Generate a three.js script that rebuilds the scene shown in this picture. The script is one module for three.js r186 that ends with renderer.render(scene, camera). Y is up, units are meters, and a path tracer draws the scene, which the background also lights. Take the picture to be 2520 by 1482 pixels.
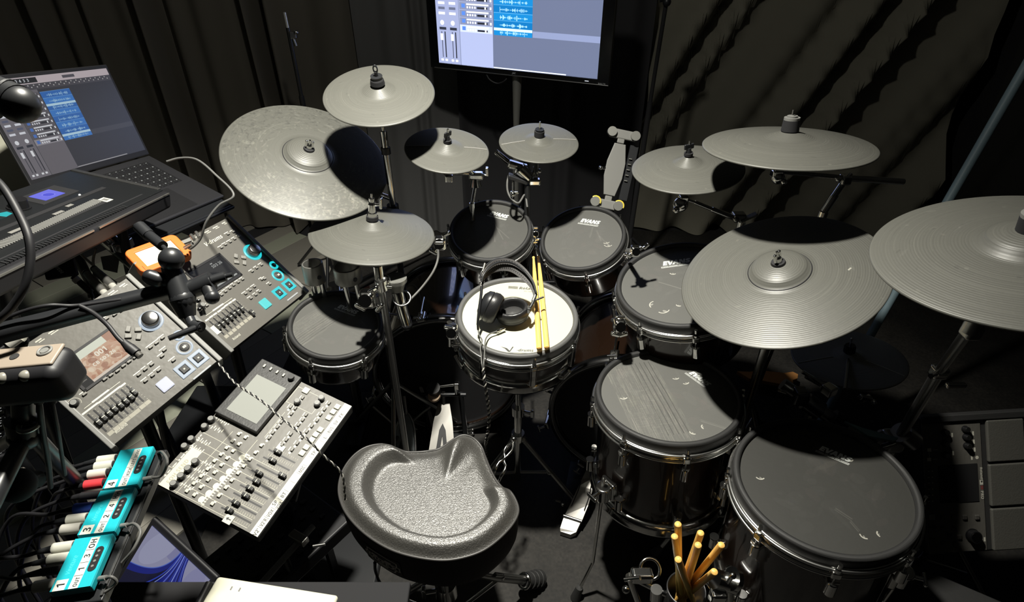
import * as THREE from 'three';
import { RoundedBoxGeometry } from 'three/addons/geometries/RoundedBoxGeometry.js';
import { mergeGeometries, toCreasedNormals } from 'three/addons/utils/BufferGeometryUtils.js';
import { RectAreaLightUniformsLib } from 'three/addons/lights/RectAreaLightUniformsLib.js';

// ---------------------------------------------------------------- camera, light, exposure
RectAreaLightUniformsLib.init();
const scene = new THREE.Scene();
scene.background = new THREE.Color(0x000000);
const camera = new THREE.PerspectiveCamera(54.14, 2520 / 1482, 0.05, 30);
camera.position.set(0, 1.78, 0);
camera.rotation.set(-34.5 * Math.PI / 180, 0, 0);
scene.add(camera);
const renderer = new THREE.WebGLRenderer({ antialias: true });
renderer.toneMapping = THREE.LinearToneMapping;
renderer.toneMappingExposure = 1.0;
renderer.shadowMap.enabled = true;
const LAMP = [-0.185, 2.752, -1.245];          // the one ceiling spot that lights the kit
{
  const s = new THREE.SpotLight(new THREE.Color(1, 0.965, 0.86), 31, 0, 0.94, 1.0, 2);
  s.name = 'ceiling_lamp_beam';
  s.position.set(LAMP[0], LAMP[1] - 0.03, LAMP[2]);
  s.target.position.set(-0.36, 0.6, -1.16);
  s.castShadow = true; s.shadow.radius = 2.6; s.shadow.mapSize.set(2048, 2048);
  scene.add(s, s.target);
  const p = new THREE.PointLight(new THREE.Color(1, 0.97, 0.88), 1.9, 0, 2);   // the wide spill of the same lamp
  p.name = 'ceiling_lamp_spill'; p.position.set(LAMP[0], LAMP[1] - 0.04, LAMP[2]);
  p.castShadow = true; p.shadow.radius = 2.6; scene.add(p);
}

// ---------------------------------------------------------------- helpers
const V = (a, b, c) => Array.isArray(a) ? new THREE.Vector3(...a) : new THREE.Vector3(a, b, c);
let seed = 7;
const rnd = () => { seed = (seed * 1664525 + 1013904223) % 4294967296; return seed / 4294967296; };
const used = {};
const numbered = n => { used[n] = (used[n] || 0) + 1; return used[n] === 1 ? n : n + '_' + String(used[n] - 1).padStart(3, '0'); };
function thing(name, label, category, pos = [0, 0, 0], group) {
  const o = new THREE.Group(); o.name = numbered(name); o.position.set(...pos); scene.add(o);
  o.userData = { label, category }; if (group) o.userData.group = group;
  return o;
}
function put(parent, name, geo, m, label) {                       // a part, in its parent's own axes
  const o = new THREE.Mesh(Array.isArray(geo) ? merge(geo) : geo, m); o.name = name; o.castShadow = o.receiveShadow = true;
  parent.add(o); if (label) o.userData.label = label; return o;
}
function putW(parent, name, geo, m, label) {                      // a part whose shape is given in the room's axes; its parent (a thing) stands unturned
  const g = Array.isArray(geo) ? merge(geo) : geo;
  let p = parent; const off = V(0, 0, 0); while (p && p !== scene) { off.add(p.position); p = p.parent; }
  g.translate(-off.x, -off.y, -off.z);
  return put(parent, name, g, m, label);
}
function structure(name, geo, m) {
  const o = new THREE.Mesh(Array.isArray(geo) ? merge(geo) : geo, m); o.name = name; o.castShadow = o.receiveShadow = true;
  o.userData = { kind: 'structure' }; scene.add(o); return o;
}
function merge(list) {
  return mergeGeometries(list.map(g => {
    g = g.index ? g.toNonIndexed() : g;
    for (const k of Object.keys(g.attributes)) if (!['position', 'normal', 'uv'].includes(k)) g.deleteAttribute(k);
    if (!g.attributes.uv) g.setAttribute('uv', new THREE.BufferAttribute(new Float32Array(g.attributes.position.count * 2), 2));
    return g;
  }));
}
const T = (g, x = 0, y = 0, z = 0) => g.translate(x, y, z);
const box = (w, h, d, x = 0, y = 0, z = 0) => new THREE.BoxGeometry(w, h, d).translate(x, y, z);
const rbox = (w, h, d, r = 0.003, x = 0, y = 0, z = 0, s = 2) => new RoundedBoxGeometry(w, h, d, s, Math.min(r, w / 2.01, h / 2.01, d / 2.01)).translate(x, y, z);
function aim(g, a, b) {                                           // turn a shape built along +y so that it runs from a to b
  const d = V(b).sub(V(a)).normalize();
  g.applyQuaternion(new THREE.Quaternion().setFromUnitVectors(V(0, 1, 0), d));
  return g;
}
function rod(a, b, r0, r1 = r0, seg = 14) {                        // a bar between two points
  const A = V(a), B = V(b), L = A.distanceTo(B);
  const g = new THREE.CylinderGeometry(r1, r0, L, seg, 1); aim(g, a, b);
  return g.translate((A.x + B.x) / 2, (A.y + B.y) / 2, (A.z + B.z) / 2);
}
const cyl = (r0, r1, h, x = 0, y = 0, z = 0, seg = 20) => new THREE.CylinderGeometry(r1, r0, h, seg).translate(x, y, z);
const ball = (r, x = 0, y = 0, z = 0, seg = 14) => new THREE.SphereGeometry(r, seg, Math.ceil(seg * 0.7)).translate(x, y, z);
const tor = (R, r, y = 0, a = 48, b = 10) => new THREE.TorusGeometry(R, r, b, a).rotateX(Math.PI / 2).translate(0, y, 0);
const lathe = (pts, seg = 64) => new THREE.LatheGeometry(pts.map(p => new THREE.Vector2(...p)), seg);
const cable = (pts, r, n = 10, close = false) => new THREE.TubeGeometry(new THREE.CatmullRomCurve3(pts.map(p => V(p)), close, 'centripetal'), Math.max(8, pts.length * n), r, 8, close);
function slab(pts, depth, bevel = 0) {                            // flat outline in x,z (top at y = 0), thickness downwards
  const s = new THREE.Shape(pts.map(p => new THREE.Vector2(p[0], -p[1])));
  const g = new THREE.ExtrudeGeometry(s, { depth: depth - 2 * bevel, bevelEnabled: bevel > 0, bevelSize: bevel, bevelThickness: bevel, bevelSegments: 2, curveSegments: 8, bevelOffset: -bevel });
  return g.rotateX(-Math.PI / 2).translate(0, -depth + bevel, 0);
}
function basis(o, x, n, z) {                                      // x right, n up (out of the face), z towards the player
  o.quaternion.setFromRotationMatrix(new THREE.Matrix4().makeBasis(V(x).normalize(), V(n).normalize(), V(z).normalize()));
}
function frame(o, n, spin = 0) {                                  // y along n
  o.quaternion.setFromUnitVectors(V(0, 1, 0), V(n).normalize()).multiply(new THREE.Quaternion().setFromAxisAngle(V(0, 1, 0), spin));
}
function planar(g, sx, sz = sx) {                                 // uv across x and z, (0,0) at -s and (1,1) at +s, z away is up
  const p = g.attributes.position, uv = new Float32Array(p.count * 2);
  for (let i = 0; i < p.count; i++) { uv[2 * i] = p.getX(i) / sx / 2 + 0.5; uv[2 * i + 1] = -p.getZ(i) / sz / 2 + 0.5; }
  g.setAttribute('uv', new THREE.BufferAttribute(uv, 2)); return g;
}
function scaleUV(g, k, l = k) { const u = g.attributes.uv; for (let i = 0; i < u.count; i++) u.setXY(i, u.getX(i) * k, u.getY(i) * l); return g; }

// ---------------------------------------------------------------- textures
function canvas(w, h, draw, srgb = true) {
  const c = document.createElement('canvas'); c.width = w; c.height = h; const x = c.getContext('2d'); draw(x, w, h);
  const t = new THREE.CanvasTexture(c); if (srgb) t.colorSpace = THREE.SRGBColorSpace;
  t.wrapS = t.wrapT = THREE.RepeatWrapping; return t;
}
const hash = (x, y, s) => { let h = (x * 374761393 + y * 668265263 + s * 1442695041) | 0; h = Math.imul(h ^ (h >>> 13), 1274126177); return ((h ^ (h >>> 16)) >>> 0) / 4294967295; };
function vnoise(x, y, per, s) {
  const xi = Math.floor(x), yi = Math.floor(y), fx = x - xi, fy = y - yi, u = fx * fx * (3 - 2 * fx), v = fy * fy * (3 - 2 * fy);
  const m = a => ((a % per) + per) % per;
  const a = hash(m(xi), m(yi), s), b = hash(m(xi + 1), m(yi), s), c = hash(m(xi), m(yi + 1), s), d = hash(m(xi + 1), m(yi + 1), s);
  return a + (b - a) * u + (c - a) * v + (a - b - c + d) * u * v;
}
function noiseTex(n, fn, srgb = false) {                           // fn(u, v) gives 0..1 or [r, g, b] in 0..1
  const d = new Uint8Array(n * n * 4);
  for (let j = 0; j < n; j++) for (let i = 0; i < n; i++) {
    const q = fn(i / n, j / n), k = (j * n + i) * 4, a = Array.isArray(q) ? q : [q, q, q];
    for (let c = 0; c < 3; c++) d[k + c] = Math.max(0, Math.min(255, a[c] * 255)); d[k + 3] = 255;
  }
  const t = new THREE.DataTexture(d, n, n); t.wrapS = t.wrapT = THREE.RepeatWrapping; t.magFilter = THREE.LinearFilter; t.minFilter = THREE.LinearMipmapLinearFilter; t.generateMipmaps = true;
  if (srgb) t.colorSpace = THREE.SRGBColorSpace; t.needsUpdate = true; return t;
}
const fbm = (u, v, f, s, o = 4) => { let a = 0, w = 0.5, t = 0; for (let i = 0; i < o; i++) { a += w * vnoise(u * f, v * f, f, s + i); t += w; w *= 0.5; f *= 2; } return a / t; };

const grainTex = noiseTex(256, (u, v) => fbm(u, v, 32, 3, 3));
const leatherTex = noiseTex(512, (u, v) => { const a = fbm(u, v, 22, 11, 3), b = fbm(u + a * 0.03, v, 36, 19, 2); return Math.pow(1 - Math.abs(2 * b - 1), 2) * 0.7 + a * 0.3; });
const weaveTex = noiseTex(256, (u, v) => 0.5 + 0.25 * Math.sin(u * 512) * Math.sin(v * 512) + 0.35 * (fbm(u, v, 24, 5, 3) - 0.5));
const floorTex = noiseTex(512, (u, v) => { const a = fbm(u, v, 8, 41, 5), b = fbm(u, v, 128, 47, 2); const k = 0.1 + 0.12 * a + 0.1 * (b - 0.5); return [k * 1.05, k, k * 0.92]; }, true);
const woodTex = noiseTex(256, (u, v) => { const a = fbm(u * 1, v, 4, 61, 3), g = vnoise(u * 90 + a * 6, v * 3, 90, 67); const k = 0.62 + 0.2 * a + 0.16 * g; return [k * 1.2, k * 0.98, k * 0.6]; }, true);

// ---------------------------------------------------------------- materials
const M = {};
const mat = (k, o) => (M[k] = new THREE.MeshStandardMaterial(o));
const lin = (r, g, b) => new THREE.Color().setRGB(r, g, b);
mat('chrome', { color: lin(0.78, 0.78, 0.76), metalness: 1, roughness: 0.14 });
mat('steel', { color: lin(0.42, 0.42, 0.41), metalness: 1, roughness: 0.32 });
mat('blackMetal', { color: lin(0.016, 0.017, 0.019), roughness: 0.38 });
mat('black', { color: lin(0.012, 0.012, 0.014), roughness: 0.5 });
mat('blackMatte', { color: lin(0.014, 0.014, 0.016), roughness: 0.85 });
mat('rubber', { color: lin(0.02, 0.02, 0.02), roughness: 0.62, bumpMap: grainTex, bumpScale: 0.0004 });
M.shell = new THREE.MeshPhysicalMaterial({ color: lin(0.012, 0.006, 0.0035), roughness: 0.22, clearcoat: 1, clearcoatRoughness: 0.04 });
mat('shellWood', { color: lin(0.1, 0.045, 0.02), roughness: 0.4 });
mat('panel', { color: lin(0.075, 0.071, 0.064), roughness: 0.48, bumpMap: grainTex, bumpScale: 0.0003 });
mat('panelDark', { color: lin(0.03, 0.03, 0.03), roughness: 0.5, bumpMap: grainTex, bumpScale: 0.0003 });
mat('white', { color: lin(0.55, 0.55, 0.48), roughness: 0.6 });
mat('print', { color: lin(0.45, 0.45, 0.4), roughness: 0.6 });
mat('greyKey', { color: lin(0.22, 0.215, 0.2), roughness: 0.5 });
mat('knob', { color: lin(0.01, 0.01, 0.011), roughness: 0.35 });
mat('wood', { color: lin(1, 0.92, 0.72), map: woodTex, roughness: 0.45 });
mat('cableBlack', { color: lin(0.01, 0.01, 0.012), roughness: 0.55 });
mat('cableGrey', { color: lin(0.12, 0.12, 0.115), roughness: 0.5 });
mat('orange', { color: lin(0.78, 0.16, 0.015), roughness: 0.55 });
mat('grey', { color: lin(0.2, 0.2, 0.19), roughness: 0.45 });
mat('silver', { color: lin(0.5, 0.49, 0.46), metalness: 0.9, roughness: 0.35 });
mat('laptop', { color: lin(0.05, 0.05, 0.055), metalness: 0.5, roughness: 0.42 });
const glow = (r, g, b, k) => new THREE.MeshStandardMaterial({ color: lin(0.02, 0.02, 0.02), emissive: lin(r, g, b), emissiveIntensity: k, roughness: 0.4 });
mat('keyPale', { color: lin(0.5, 0.49, 0.43), roughness: 0.5 });
M.glassGrey = new THREE.MeshStandardMaterial({ color: lin(0.3, 0.31, 0.29), roughness: 0.16 });
mat('tagRed', { color: lin(0.62, 0.04, 0.05), roughness: 0.5 });
mat('tagBlue', { color: lin(0.03, 0.09, 0.5), roughness: 0.5 });
mat('tagPale', { color: lin(0.42, 0.41, 0.37), roughness: 0.5 });
mat('silverDim', { color: lin(0.3, 0.3, 0.28), metalness: 0.6, roughness: 0.4 });
mat('tealGrey', { color: lin(0.12, 0.2, 0.2), roughness: 0.5 });
mat('tan', { color: lin(0.5, 0.23, 0.07), roughness: 0.6 });
mat('brownWood', { color: lin(0.22, 0.08, 0.035), roughness: 0.6 });
mat('yellowRim', { color: lin(0.75, 0.6, 0.08), roughness: 0.35 });
mat('chromeBright', { color: lin(0.9, 0.9, 0.85), metalness: 0.6, roughness: 0.35 });
mat('steelDark', { color: lin(0.12, 0.12, 0.12), metalness: 1, roughness: 0.4 });
mat('rimGrey', { color: lin(0.1, 0.1, 0.098), roughness: 0.5, bumpMap: grainTex, bumpScale: 0.0003 });
mat('chromeSoft', { color: lin(0.8, 0.8, 0.78), metalness: 1, roughness: 0.26 });

// ---------------------------------------------------------------- the room
{
  const wallM = new THREE.MeshStandardMaterial({ color: lin(0.02, 0.02, 0.022), roughness: 0.9 });
  const fl = new THREE.MeshStandardMaterial({ color: lin(0.62, 0.62, 0.62), map: floorTex, roughness: 0.75, bumpMap: grainTex, bumpScale: 0.0008 });
  const F = structure('floor', box(6.6, 0.1, 5.8, -0.4, -0.065, -1.0), wallM);
  // pale laminate boards on the left half of the floor; the kit stands on a dark rug laid beside them
  const pm = [0.62, 0.5, 0.56, 0.46, 0.7].map((k, i) => new THREE.MeshStandardMaterial({ color: lin(k * 0.5, k * (i === 4 ? 0.52 : 0.475), k * 0.41), roughness: 0.55, bumpMap: grainTex, bumpScale: 0.0003 }));
  const plankG = rbox(1.19, 0.014, 0.127, 0.0015, 0, 0, 0, 1), yaw = 1.0024, dx = Math.cos(yaw), dz = -Math.sin(yaw);
  for (let r = 0; r < 17; r++) for (let c = 0; c < 4; c++) {
    const u = -2.0 + c * 1.195 + (r % 3) * 0.4, v = r * 0.129, x = -1.02 + dx * u - Math.sin(yaw) * v * 1.0, z = -1.5 + dz * u - Math.cos(yaw) * v;
    if (x < -3.5 || x > -0.4 || z > 1.4 || z < -3.5) continue;
    const o = put(F, 'plank', plankG, pm[(r * 3 + c * 2 + (r === 6 ? 1 : 0)) % 5]); o.position.set(x, -0.012, z); o.rotation.y = yaw;
  }
  structure('ceiling', box(6.6, 0.1, 5.8, -0.4, 2.93, -1.0), new THREE.MeshStandardMaterial({ color: lin(0.16, 0.16, 0.15), roughness: 0.9 }));
  structure('wall_back', box(6.6, 2.98, 0.12, -0.4, 1.44, -3.84), wallM);
  structure('wall_front', box(6.6, 2.98, 0.12, -0.4, 1.44, 1.84), wallM);
  structure('wall_left', box(0.12, 2.98, 5.8, -3.64, 1.44, -1.0), wallM);
  structure('wall_right', box(0.12, 2.98, 5.8, 2.74, 1.44, -1.0), wallM);
  const rg = thing('rug', 'dark grey rug under the drum kit and the drum stool', 'rug', [0.78, -0.01, -1.05]);
  const gg = rbox(3.66, 0.01, 4.7, 0.004, 0, 0.005, 0, 1); scaleUV(gg, 4, 5); put(rg, 'rug', gg, fl);
}
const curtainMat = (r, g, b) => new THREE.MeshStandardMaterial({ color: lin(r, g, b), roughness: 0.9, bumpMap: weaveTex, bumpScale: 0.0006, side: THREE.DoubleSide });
function curtain(label, a, b, H, folds, amp, shear, m, s0) {       // a, b: floor ends in x,z; folds: how many; shear: how far the folds lean
  const A = V(a[0], 0, a[1]), B = V(b[0], 0, b[1]), L = A.distanceTo(B), dir = B.clone().sub(A).normalize(), nrm = V(-dir.z, 0, dir.x);
  const nx = Math.round(folds * 22), ny = 26, pos = [], uv = [], idx = [];
  const wave = (s, y) => {
    const w = s + shear * (H - y) / L, k = w * folds;
    const p = k + 0.24 * Math.sin(k * 2.35 + s0) + 0.13 * Math.sin(k * 4.1 + s0 * 2.1) + 0.06 * Math.sin(y * 1.3 + s0 + k);
    const c = Math.sin(p * 2 * Math.PI), big = 0.5 + 0.5 * Math.sin(k * 1.93 + s0 * 3 + y * 0.5);
    return amp * ((0.3 + 0.7 * big) * c + 0.3 * Math.sin(p * 4.7 + s0)) * (0.85 + 0.15 * y / H);
  };
  for (let j = 0; j <= ny; j++) for (let i = 0; i <= nx; i++) {
    const s = i / nx, y = H * j / ny, d = wave(s, y), P = A.clone().addScaledVector(dir, s * L).addScaledVector(nrm, d);
    pos.push(P.x, y + 0.005, P.z); uv.push(s * L * 2, y * 2);
  }
  for (let j = 0; j < ny; j++) for (let i = 0; i < nx; i++) { const k = j * (nx + 1) + i; idx.push(k, k + 1, k + nx + 1, k + 1, k + nx + 2, k + nx + 1); }
  const g = new THREE.BufferGeometry(); g.setAttribute('position', new THREE.Float32BufferAttribute(pos, 3)); g.setAttribute('uv', new THREE.Float32BufferAttribute(uv, 2)); g.setIndex(idx); g.computeVertexNormals();
  const o = new THREE.Mesh(g, m); o.name = numbered('curtain'); o.castShadow = o.receiveShadow = true; o.userData = { label, category: 'curtain' }; scene.add(o); return o;
}
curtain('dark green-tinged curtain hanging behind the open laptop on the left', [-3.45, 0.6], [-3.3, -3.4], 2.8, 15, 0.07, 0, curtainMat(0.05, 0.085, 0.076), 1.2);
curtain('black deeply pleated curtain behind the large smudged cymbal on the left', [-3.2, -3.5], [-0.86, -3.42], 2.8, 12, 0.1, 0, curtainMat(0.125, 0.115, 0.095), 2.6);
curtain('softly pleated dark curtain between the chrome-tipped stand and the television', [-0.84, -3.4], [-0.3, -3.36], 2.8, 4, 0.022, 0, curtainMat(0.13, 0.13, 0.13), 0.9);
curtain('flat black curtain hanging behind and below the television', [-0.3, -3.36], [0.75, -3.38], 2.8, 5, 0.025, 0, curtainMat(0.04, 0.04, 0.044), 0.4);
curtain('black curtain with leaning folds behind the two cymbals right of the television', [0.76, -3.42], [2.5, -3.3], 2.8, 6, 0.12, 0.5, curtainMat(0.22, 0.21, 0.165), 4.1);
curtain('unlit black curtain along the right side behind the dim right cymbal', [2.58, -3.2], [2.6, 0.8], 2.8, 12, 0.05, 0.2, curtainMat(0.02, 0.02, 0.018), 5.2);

{ // the ceiling lamp, out of the picture: where the shadows of the cymbals point to
  const t = thing('ceiling_lamp', 'round black ceiling spotlight above the drum kit, outside the picture', 'lamp', [LAMP[0], 2.88, LAMP[2]]);
  put(t, 'canopy', cyl(0.05, 0.05, 0.02, 0, -0.01, 0), M.blackMetal);
  put(t, 'shade', lathe([[0.03, -0.02], [0.085, -0.06], [0.09, -0.125], [0.086, -0.125], [0.08, -0.062], [0.0, -0.03]], 32), M.blackMetal);
  put(t, 'lamp_disc', cyl(0.07, 0.07, 0.006, 0, -0.075, 0), glow(1, 0.96, 0.86, 6));
}

// ---------------------------------------------------------------- drums
function headTex(o) {
  seed = o.seed;
  return canvas(768, 768, (x, w) => {
    const b = o.base; x.fillStyle = `rgb(${b},${b},${b - 3})`; x.fillRect(0, 0, w, w);
    for (let i = 0; i < 9000; i++) { const k = b + (rnd() - 0.5) * 22; x.fillStyle = `rgba(${k},${k},${k - 4},0.5)`; x.fillRect(rnd() * w, rnd() * w, 1.5, 1.5); }
    for (let i = 0; i < 60; i++) { x.fillStyle = `rgba(150,148,138,${0.012 + 0.02 * rnd()})`; x.beginPath(); x.ellipse(w * (0.2 + 0.6 * rnd()), w * (0.2 + 0.6 * rnd()), 8 + 60 * rnd(), 6 + 26 * rnd(), rnd() * 3, 0, 7); x.fill(); }
    if (o.streak) {                                                // brushed, worn cloth-like band left by brushes
      x.save(); x.translate(w * o.streak[0], w * o.streak[1]); x.rotate(o.streak[2]);
      const W = w * o.streak[3], H = w * o.streak[4];
      for (let i = 0; i < 900; i++) { const u = (rnd() - 0.5), v = (rnd() - 0.5); x.fillStyle = `rgba(176,172,158,${0.02 + 0.085 * rnd() * o.streak[5]})`; x.fillRect(u * W, v * H, 1 + 3 * rnd(), 14 + 120 * rnd()); }
      for (let i = 0; i < 500; i++) { x.fillStyle = `rgba(176,172,158,${0.03 + 0.07 * rnd() * o.streak[5]})`; x.fillRect((rnd() - 0.5) * W * 0.6 - W * 0.12, (rnd() - 0.5) * H, 10 + 34 * rnd(), 1.6); }
      for (let i = 0; i < 5; i++) { x.fillStyle = 'rgba(40,40,38,0.5)'; x.fillRect(W * (0.05 + 0.09 * i), -H / 2, 3 + 3 * rnd(), H); }
      x.restore();
    }
    for (const [u, v, s, r] of o.scuff || []) {                    // half-moon rub marks of a stick tip
      x.save(); x.translate(w * u, w * v); x.rotate(r); x.strokeStyle = 'rgba(190,188,176,0.8)'; x.lineWidth = 6;
      x.beginPath(); x.arc(0, 0, s * w * 1.4, 0.2, 2.2); x.stroke(); x.fillStyle = 'rgba(178,176,166,0.5)'; x.beginPath(); x.ellipse(s * w * 0.5, s * w * 0.8, s * w * 0.55, s * w * 0.3, 0.4, 0, 7); x.fill(); x.restore();
    }
    for (const [u, v, l, r] of o.scratch || []) { x.save(); x.translate(w * u, w * v); x.rotate(r); for (let i = 0; i < 8; i++) { x.fillStyle = `rgba(160,158,150,${0.08 + 0.1 * rnd()})`; x.fillRect(-l * w / 2 + rnd() * 10, (rnd() - 0.5) * 14, l * w, 1.6); } x.restore(); }
    if (o.logo !== undefined) {
      const a = o.logo, r = (o.logoR || 0.58) * w / 2;
      x.save(); x.translate(w / 2, w / 2); x.rotate(a); x.translate(0, -r);
      x.transform(1, 0, -0.22, 1, 0, 0); const k = o.logoK || 1;
      x.fillStyle = 'rgb(205,208,205)'; x.font = `bold ${62 * k}px sans-serif`; x.textAlign = 'center'; x.lineWidth = 5 * k; x.strokeStyle = 'rgb(205,208,205)';
      x.fillText('EVANS', 0, 20 * k); x.strokeText('EVANS', 0, 20 * k);
      x.font = `bold ${15 * k}px sans-serif`; x.fillText('HYBRID SENSORY PERCUSSION', 0, 44 * k, 212 * k); x.fillRect(-104 * k, 47 * k, 208 * k, 4 * k);
      x.restore();
    }
  });
}
const roundRect = (x, a, b, w, h, r) => { x.beginPath(); x.moveTo(a + r, b); x.arcTo(a + w, b, a + w, b + h, r); x.arcTo(a + w, b + h, a, b + h, r); x.arcTo(a, b + h, a, b, r); x.arcTo(a, b, a + w, b, r); x.closePath(); };
function drum(name, label, R, c, n, depth, o) {
  const t = thing(name, label, 'drum', c, o.group); frame(t, n);
  const inner = R - 0.012, rs = R - 0.014;
  // the rubber-covered rim stands up round the head
  put(t, 'rim', lathe([[inner - 0.004, -0.012], [inner - 0.003, -0.001], [inner + 0.003, 0.003], [R - 0.002, 0.001], [R, -0.006], [R, -0.026], [R - 0.004, -0.03], [inner, -0.03]], 96), o.rimMat || M.rubber);
  const hg = planar(lathe([[0.0001, -0.0075], [inner * 0.5, -0.0078], [inner - 0.0035, -0.009], [inner - 0.0035, -0.013]], 72), inner);
  put(t, 'head', hg, new THREE.MeshStandardMaterial({ map: o.map, roughness: o.headRough || 0.72, bumpMap: o.headBump === null ? null : grainTex, bumpScale: 0.0002 }));
  put(t, 'hoop', lathe([[rs + 0.002, -0.026], [R + 0.001, -0.027], [R + 0.0045, -0.031], [R + 0.003, -0.036], [R + 0.0005, -0.039], [R + 0.0005, -0.046], [R + 0.006, -0.049], [R + 0.006, -0.052], [rs, -0.052]], 96), M.chrome);
  put(t, 'hoop_ring', [tor(R + 0.0045, 0.0042, -0.031, 96, 12), tor(R + 0.0055, 0.0036, -0.0495, 96, 12)], M.chromeSoft);
  put(t, 'shell', lathe([[rs, -0.04], [rs + 0.003, -0.05], [rs + 0.003, -depth + 0.012], [rs, -depth]], 96), o.shell || M.shell);
  const seat = lathe([[0.0001, -depth + 0.016], [rs, -depth + 0.016], [rs + 0.002, -depth + 0.006]], 48);
  put(t, 'bottom_head', seat, M.blackMatte);
  if (o.bottomHoop) put(t, 'bottom_hoop', lathe([[rs + 0.002, -depth - 0.012], [R + 0.004, -depth - 0.012], [R + 0.006, -depth - 0.004], [R + 0.001, -depth + 0.008], [R, -depth + 0.02], [rs + 0.003, -depth + 0.022]], 96), M.chrome);
  const ear = rbox(0.02, 0.02, 0.014, 0.004), washer = cyl(0.006, 0.006, 0.006, 0, 0.012, 0, 10), rodG = merge([cyl(0.0028, 0.0028, 0.05, 0, -0.03, 0, 8), cyl(0.0045, 0.0045, 0.012, 0, 0.018, 0, 6)]);
  const lugG = o.longLug ? merge([rbox(0.02, o.longLug, 0.016, 0.006, 0, -0.07 - o.longLug / 2 + 0.01, -0.002)]) : merge([cyl(0.0115, 0.0105, 0.034, 0, -0.086, 0, 16), cyl(0.0085, 0.0115, 0.006, 0, -0.066, 0, 16), rbox(0.014, 0.018, 0.018, 0.003, 0, -0.086, -0.012)]);
  for (let i = 0; i < o.lugs; i++) {
    const a = (o.spin || 0) + i / o.lugs * Math.PI * 2, s = Math.sin(a), k = Math.cos(a), rr = R + 0.009;
    const L = put(t, 'lug', lugG, M.chrome); L.position.set(s * rr, 0, k * rr); L.rotation.y = a;
    const q = put(L, 'tension_rod', rodG, M.chrome); q.position.set(0, -0.028, 0);
    const w = put(L, 'hoop_claw', merge([T(ear.clone(), 0, -0.04, -0.002), T(washer.clone(), 0, -0.038, 0)]), M.chrome);
    if (o.bottomHoop) { const m = put(t, 'bottom_lug', T(lugG.clone(), 0, 0.086, 0), M.chrome); m.position.set(s * rr, -depth + 0.07, k * rr); m.rotation.y = a; }
  }
  return t;
}
const HT = {
  tom1: headTex({ seed: 3, base: 66, logo: 0.38, logoR: 0.6, scratch: [[0.6, 0.5, 0.35, 1.2], [0.55, 0.55, 0.3, 1.5], [0.66, 0.55, 0.25, 0.9]] }),
  tom2: headTex({ seed: 5, base: 84, logo: 0.45, logoR: 0.58, scuff: [[0.78, 0.62, 0.03, 0.4], [0.8, 0.66, 0.04, 0.6]], scratch: [[0.62, 0.42, 0.18, 1.9], [0.7, 0.5, 0.2, 1.4], [0.74, 0.58, 0.16, 1.1]] }),
  tom3: headTex({ seed: 9, base: 82, logo: 0.05, logoR: 0.58, logoK: 0.9, scuff: [[0.24, 0.7, 0.03, 2.4], [0.29, 0.76, 0.035, 0.3], [0.42, 0.74, 0.016, 1], [0.46, 0.34, 0.02, 0.8]], scratch: [[0.4, 0.5, 0.22, 0.7]] }),
  tomL: headTex({ seed: 13, base: 80, logo: 0.3, logoR: 0.56, streak: [0.22, 0.56, 0.62, 0.34, 0.62, 0.8], scratch: [[0.8, 0.42, 0.1, 0.8]] }),
  ft1: headTex({ seed: 17, base: 86, logo: 1.02, logoR: 0.66, logoK: 0.74, streak: [0.33, 0.52, -0.16, 0.4, 0.8, 1.25], scuff: [[0.17, 0.5, 0.022, 0.3], [0.59, 0.88, 0.018, 1], [0.68, 0.84, 0.016, 2], [0.6, 0.3, 0.02, 0.3], [0.66, 0.36, 0.02, 0.1]], scratch: [[0.75, 0.82, 0.2, 0.5]] }),
  ft2: headTex({ seed: 21, base: 42, logo: 0.66, logoR: 0.56, logoK: 0.74, scuff: [[0.14, 0.42, 0.02, 0.6], [0.58, 0.86, 0.018, 1.2], [0.67, 0.86, 0.014, 2], [0.74, 0.32, 0.016, 0.3]], scratch: [[0.52, 0.72, 0.1, 0.9], [0.55, 0.8, 0.07, 1.3]] }),
  snare: canvas(1024, 1024, (x, w) => {
    x.fillStyle = 'rgb(190,190,172)'; x.fillRect(0, 0, w, w); seed = 31;
    for (let i = 0; i < 4000; i++) { const k = 180 + 18 * rnd(); x.fillStyle = `rgba(${k},${k},${k - 12},0.5)`; x.fillRect(rnd() * w, rnd() * w, 2, 2); }
    x.fillStyle = 'rgb(60,60,58)'; x.textAlign = 'center';
    x.save(); x.translate(w * 0.56, w * 0.115); x.rotate(0.06); x.font = 'bold 50px sans-serif'; for (let i = 0; i < 5; i++) x.fillRect(-150, -34 + i * 8, 92, 5); x.font = 'italic bold 52px sans-serif'; x.fillText('Roland', 36, 4); x.font = '22px sans-serif'; x.fillText('PD-140DS', 52, 40); x.restore();
    x.save(); x.translate(w * 0.5, w * 0.93); x.font = 'italic bold 62px sans-serif'; x.beginPath(); x.moveTo(-150, -40); x.lineTo(-95, -22); x.lineTo(-70, 8); x.lineTo(-48, -40); x.lineTo(-36, -40); x.lineTo(-68, 22); x.lineTo(-84, 22); x.lineTo(-112, -16); x.closePath(); x.fill(); x.font = 'italic bold 42px sans-serif'; x.fillText('-drums', 58, 14); x.fillRect(-90, 30, 240, 5); x.restore();
  }),
};
const TOMS = 'black mesh-headed toms of the drum kit';
drum('rack_tom', 'black mesh-head tom behind the snare, left one of the pair below the two small cymbals', 0.143, [-0.074, 0.844, -1.796], [-0.059, 0.942, 0.329], 0.16, { map: HT.tom1, lugs: 6, spin: 0.3, group: TOMS });
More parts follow.
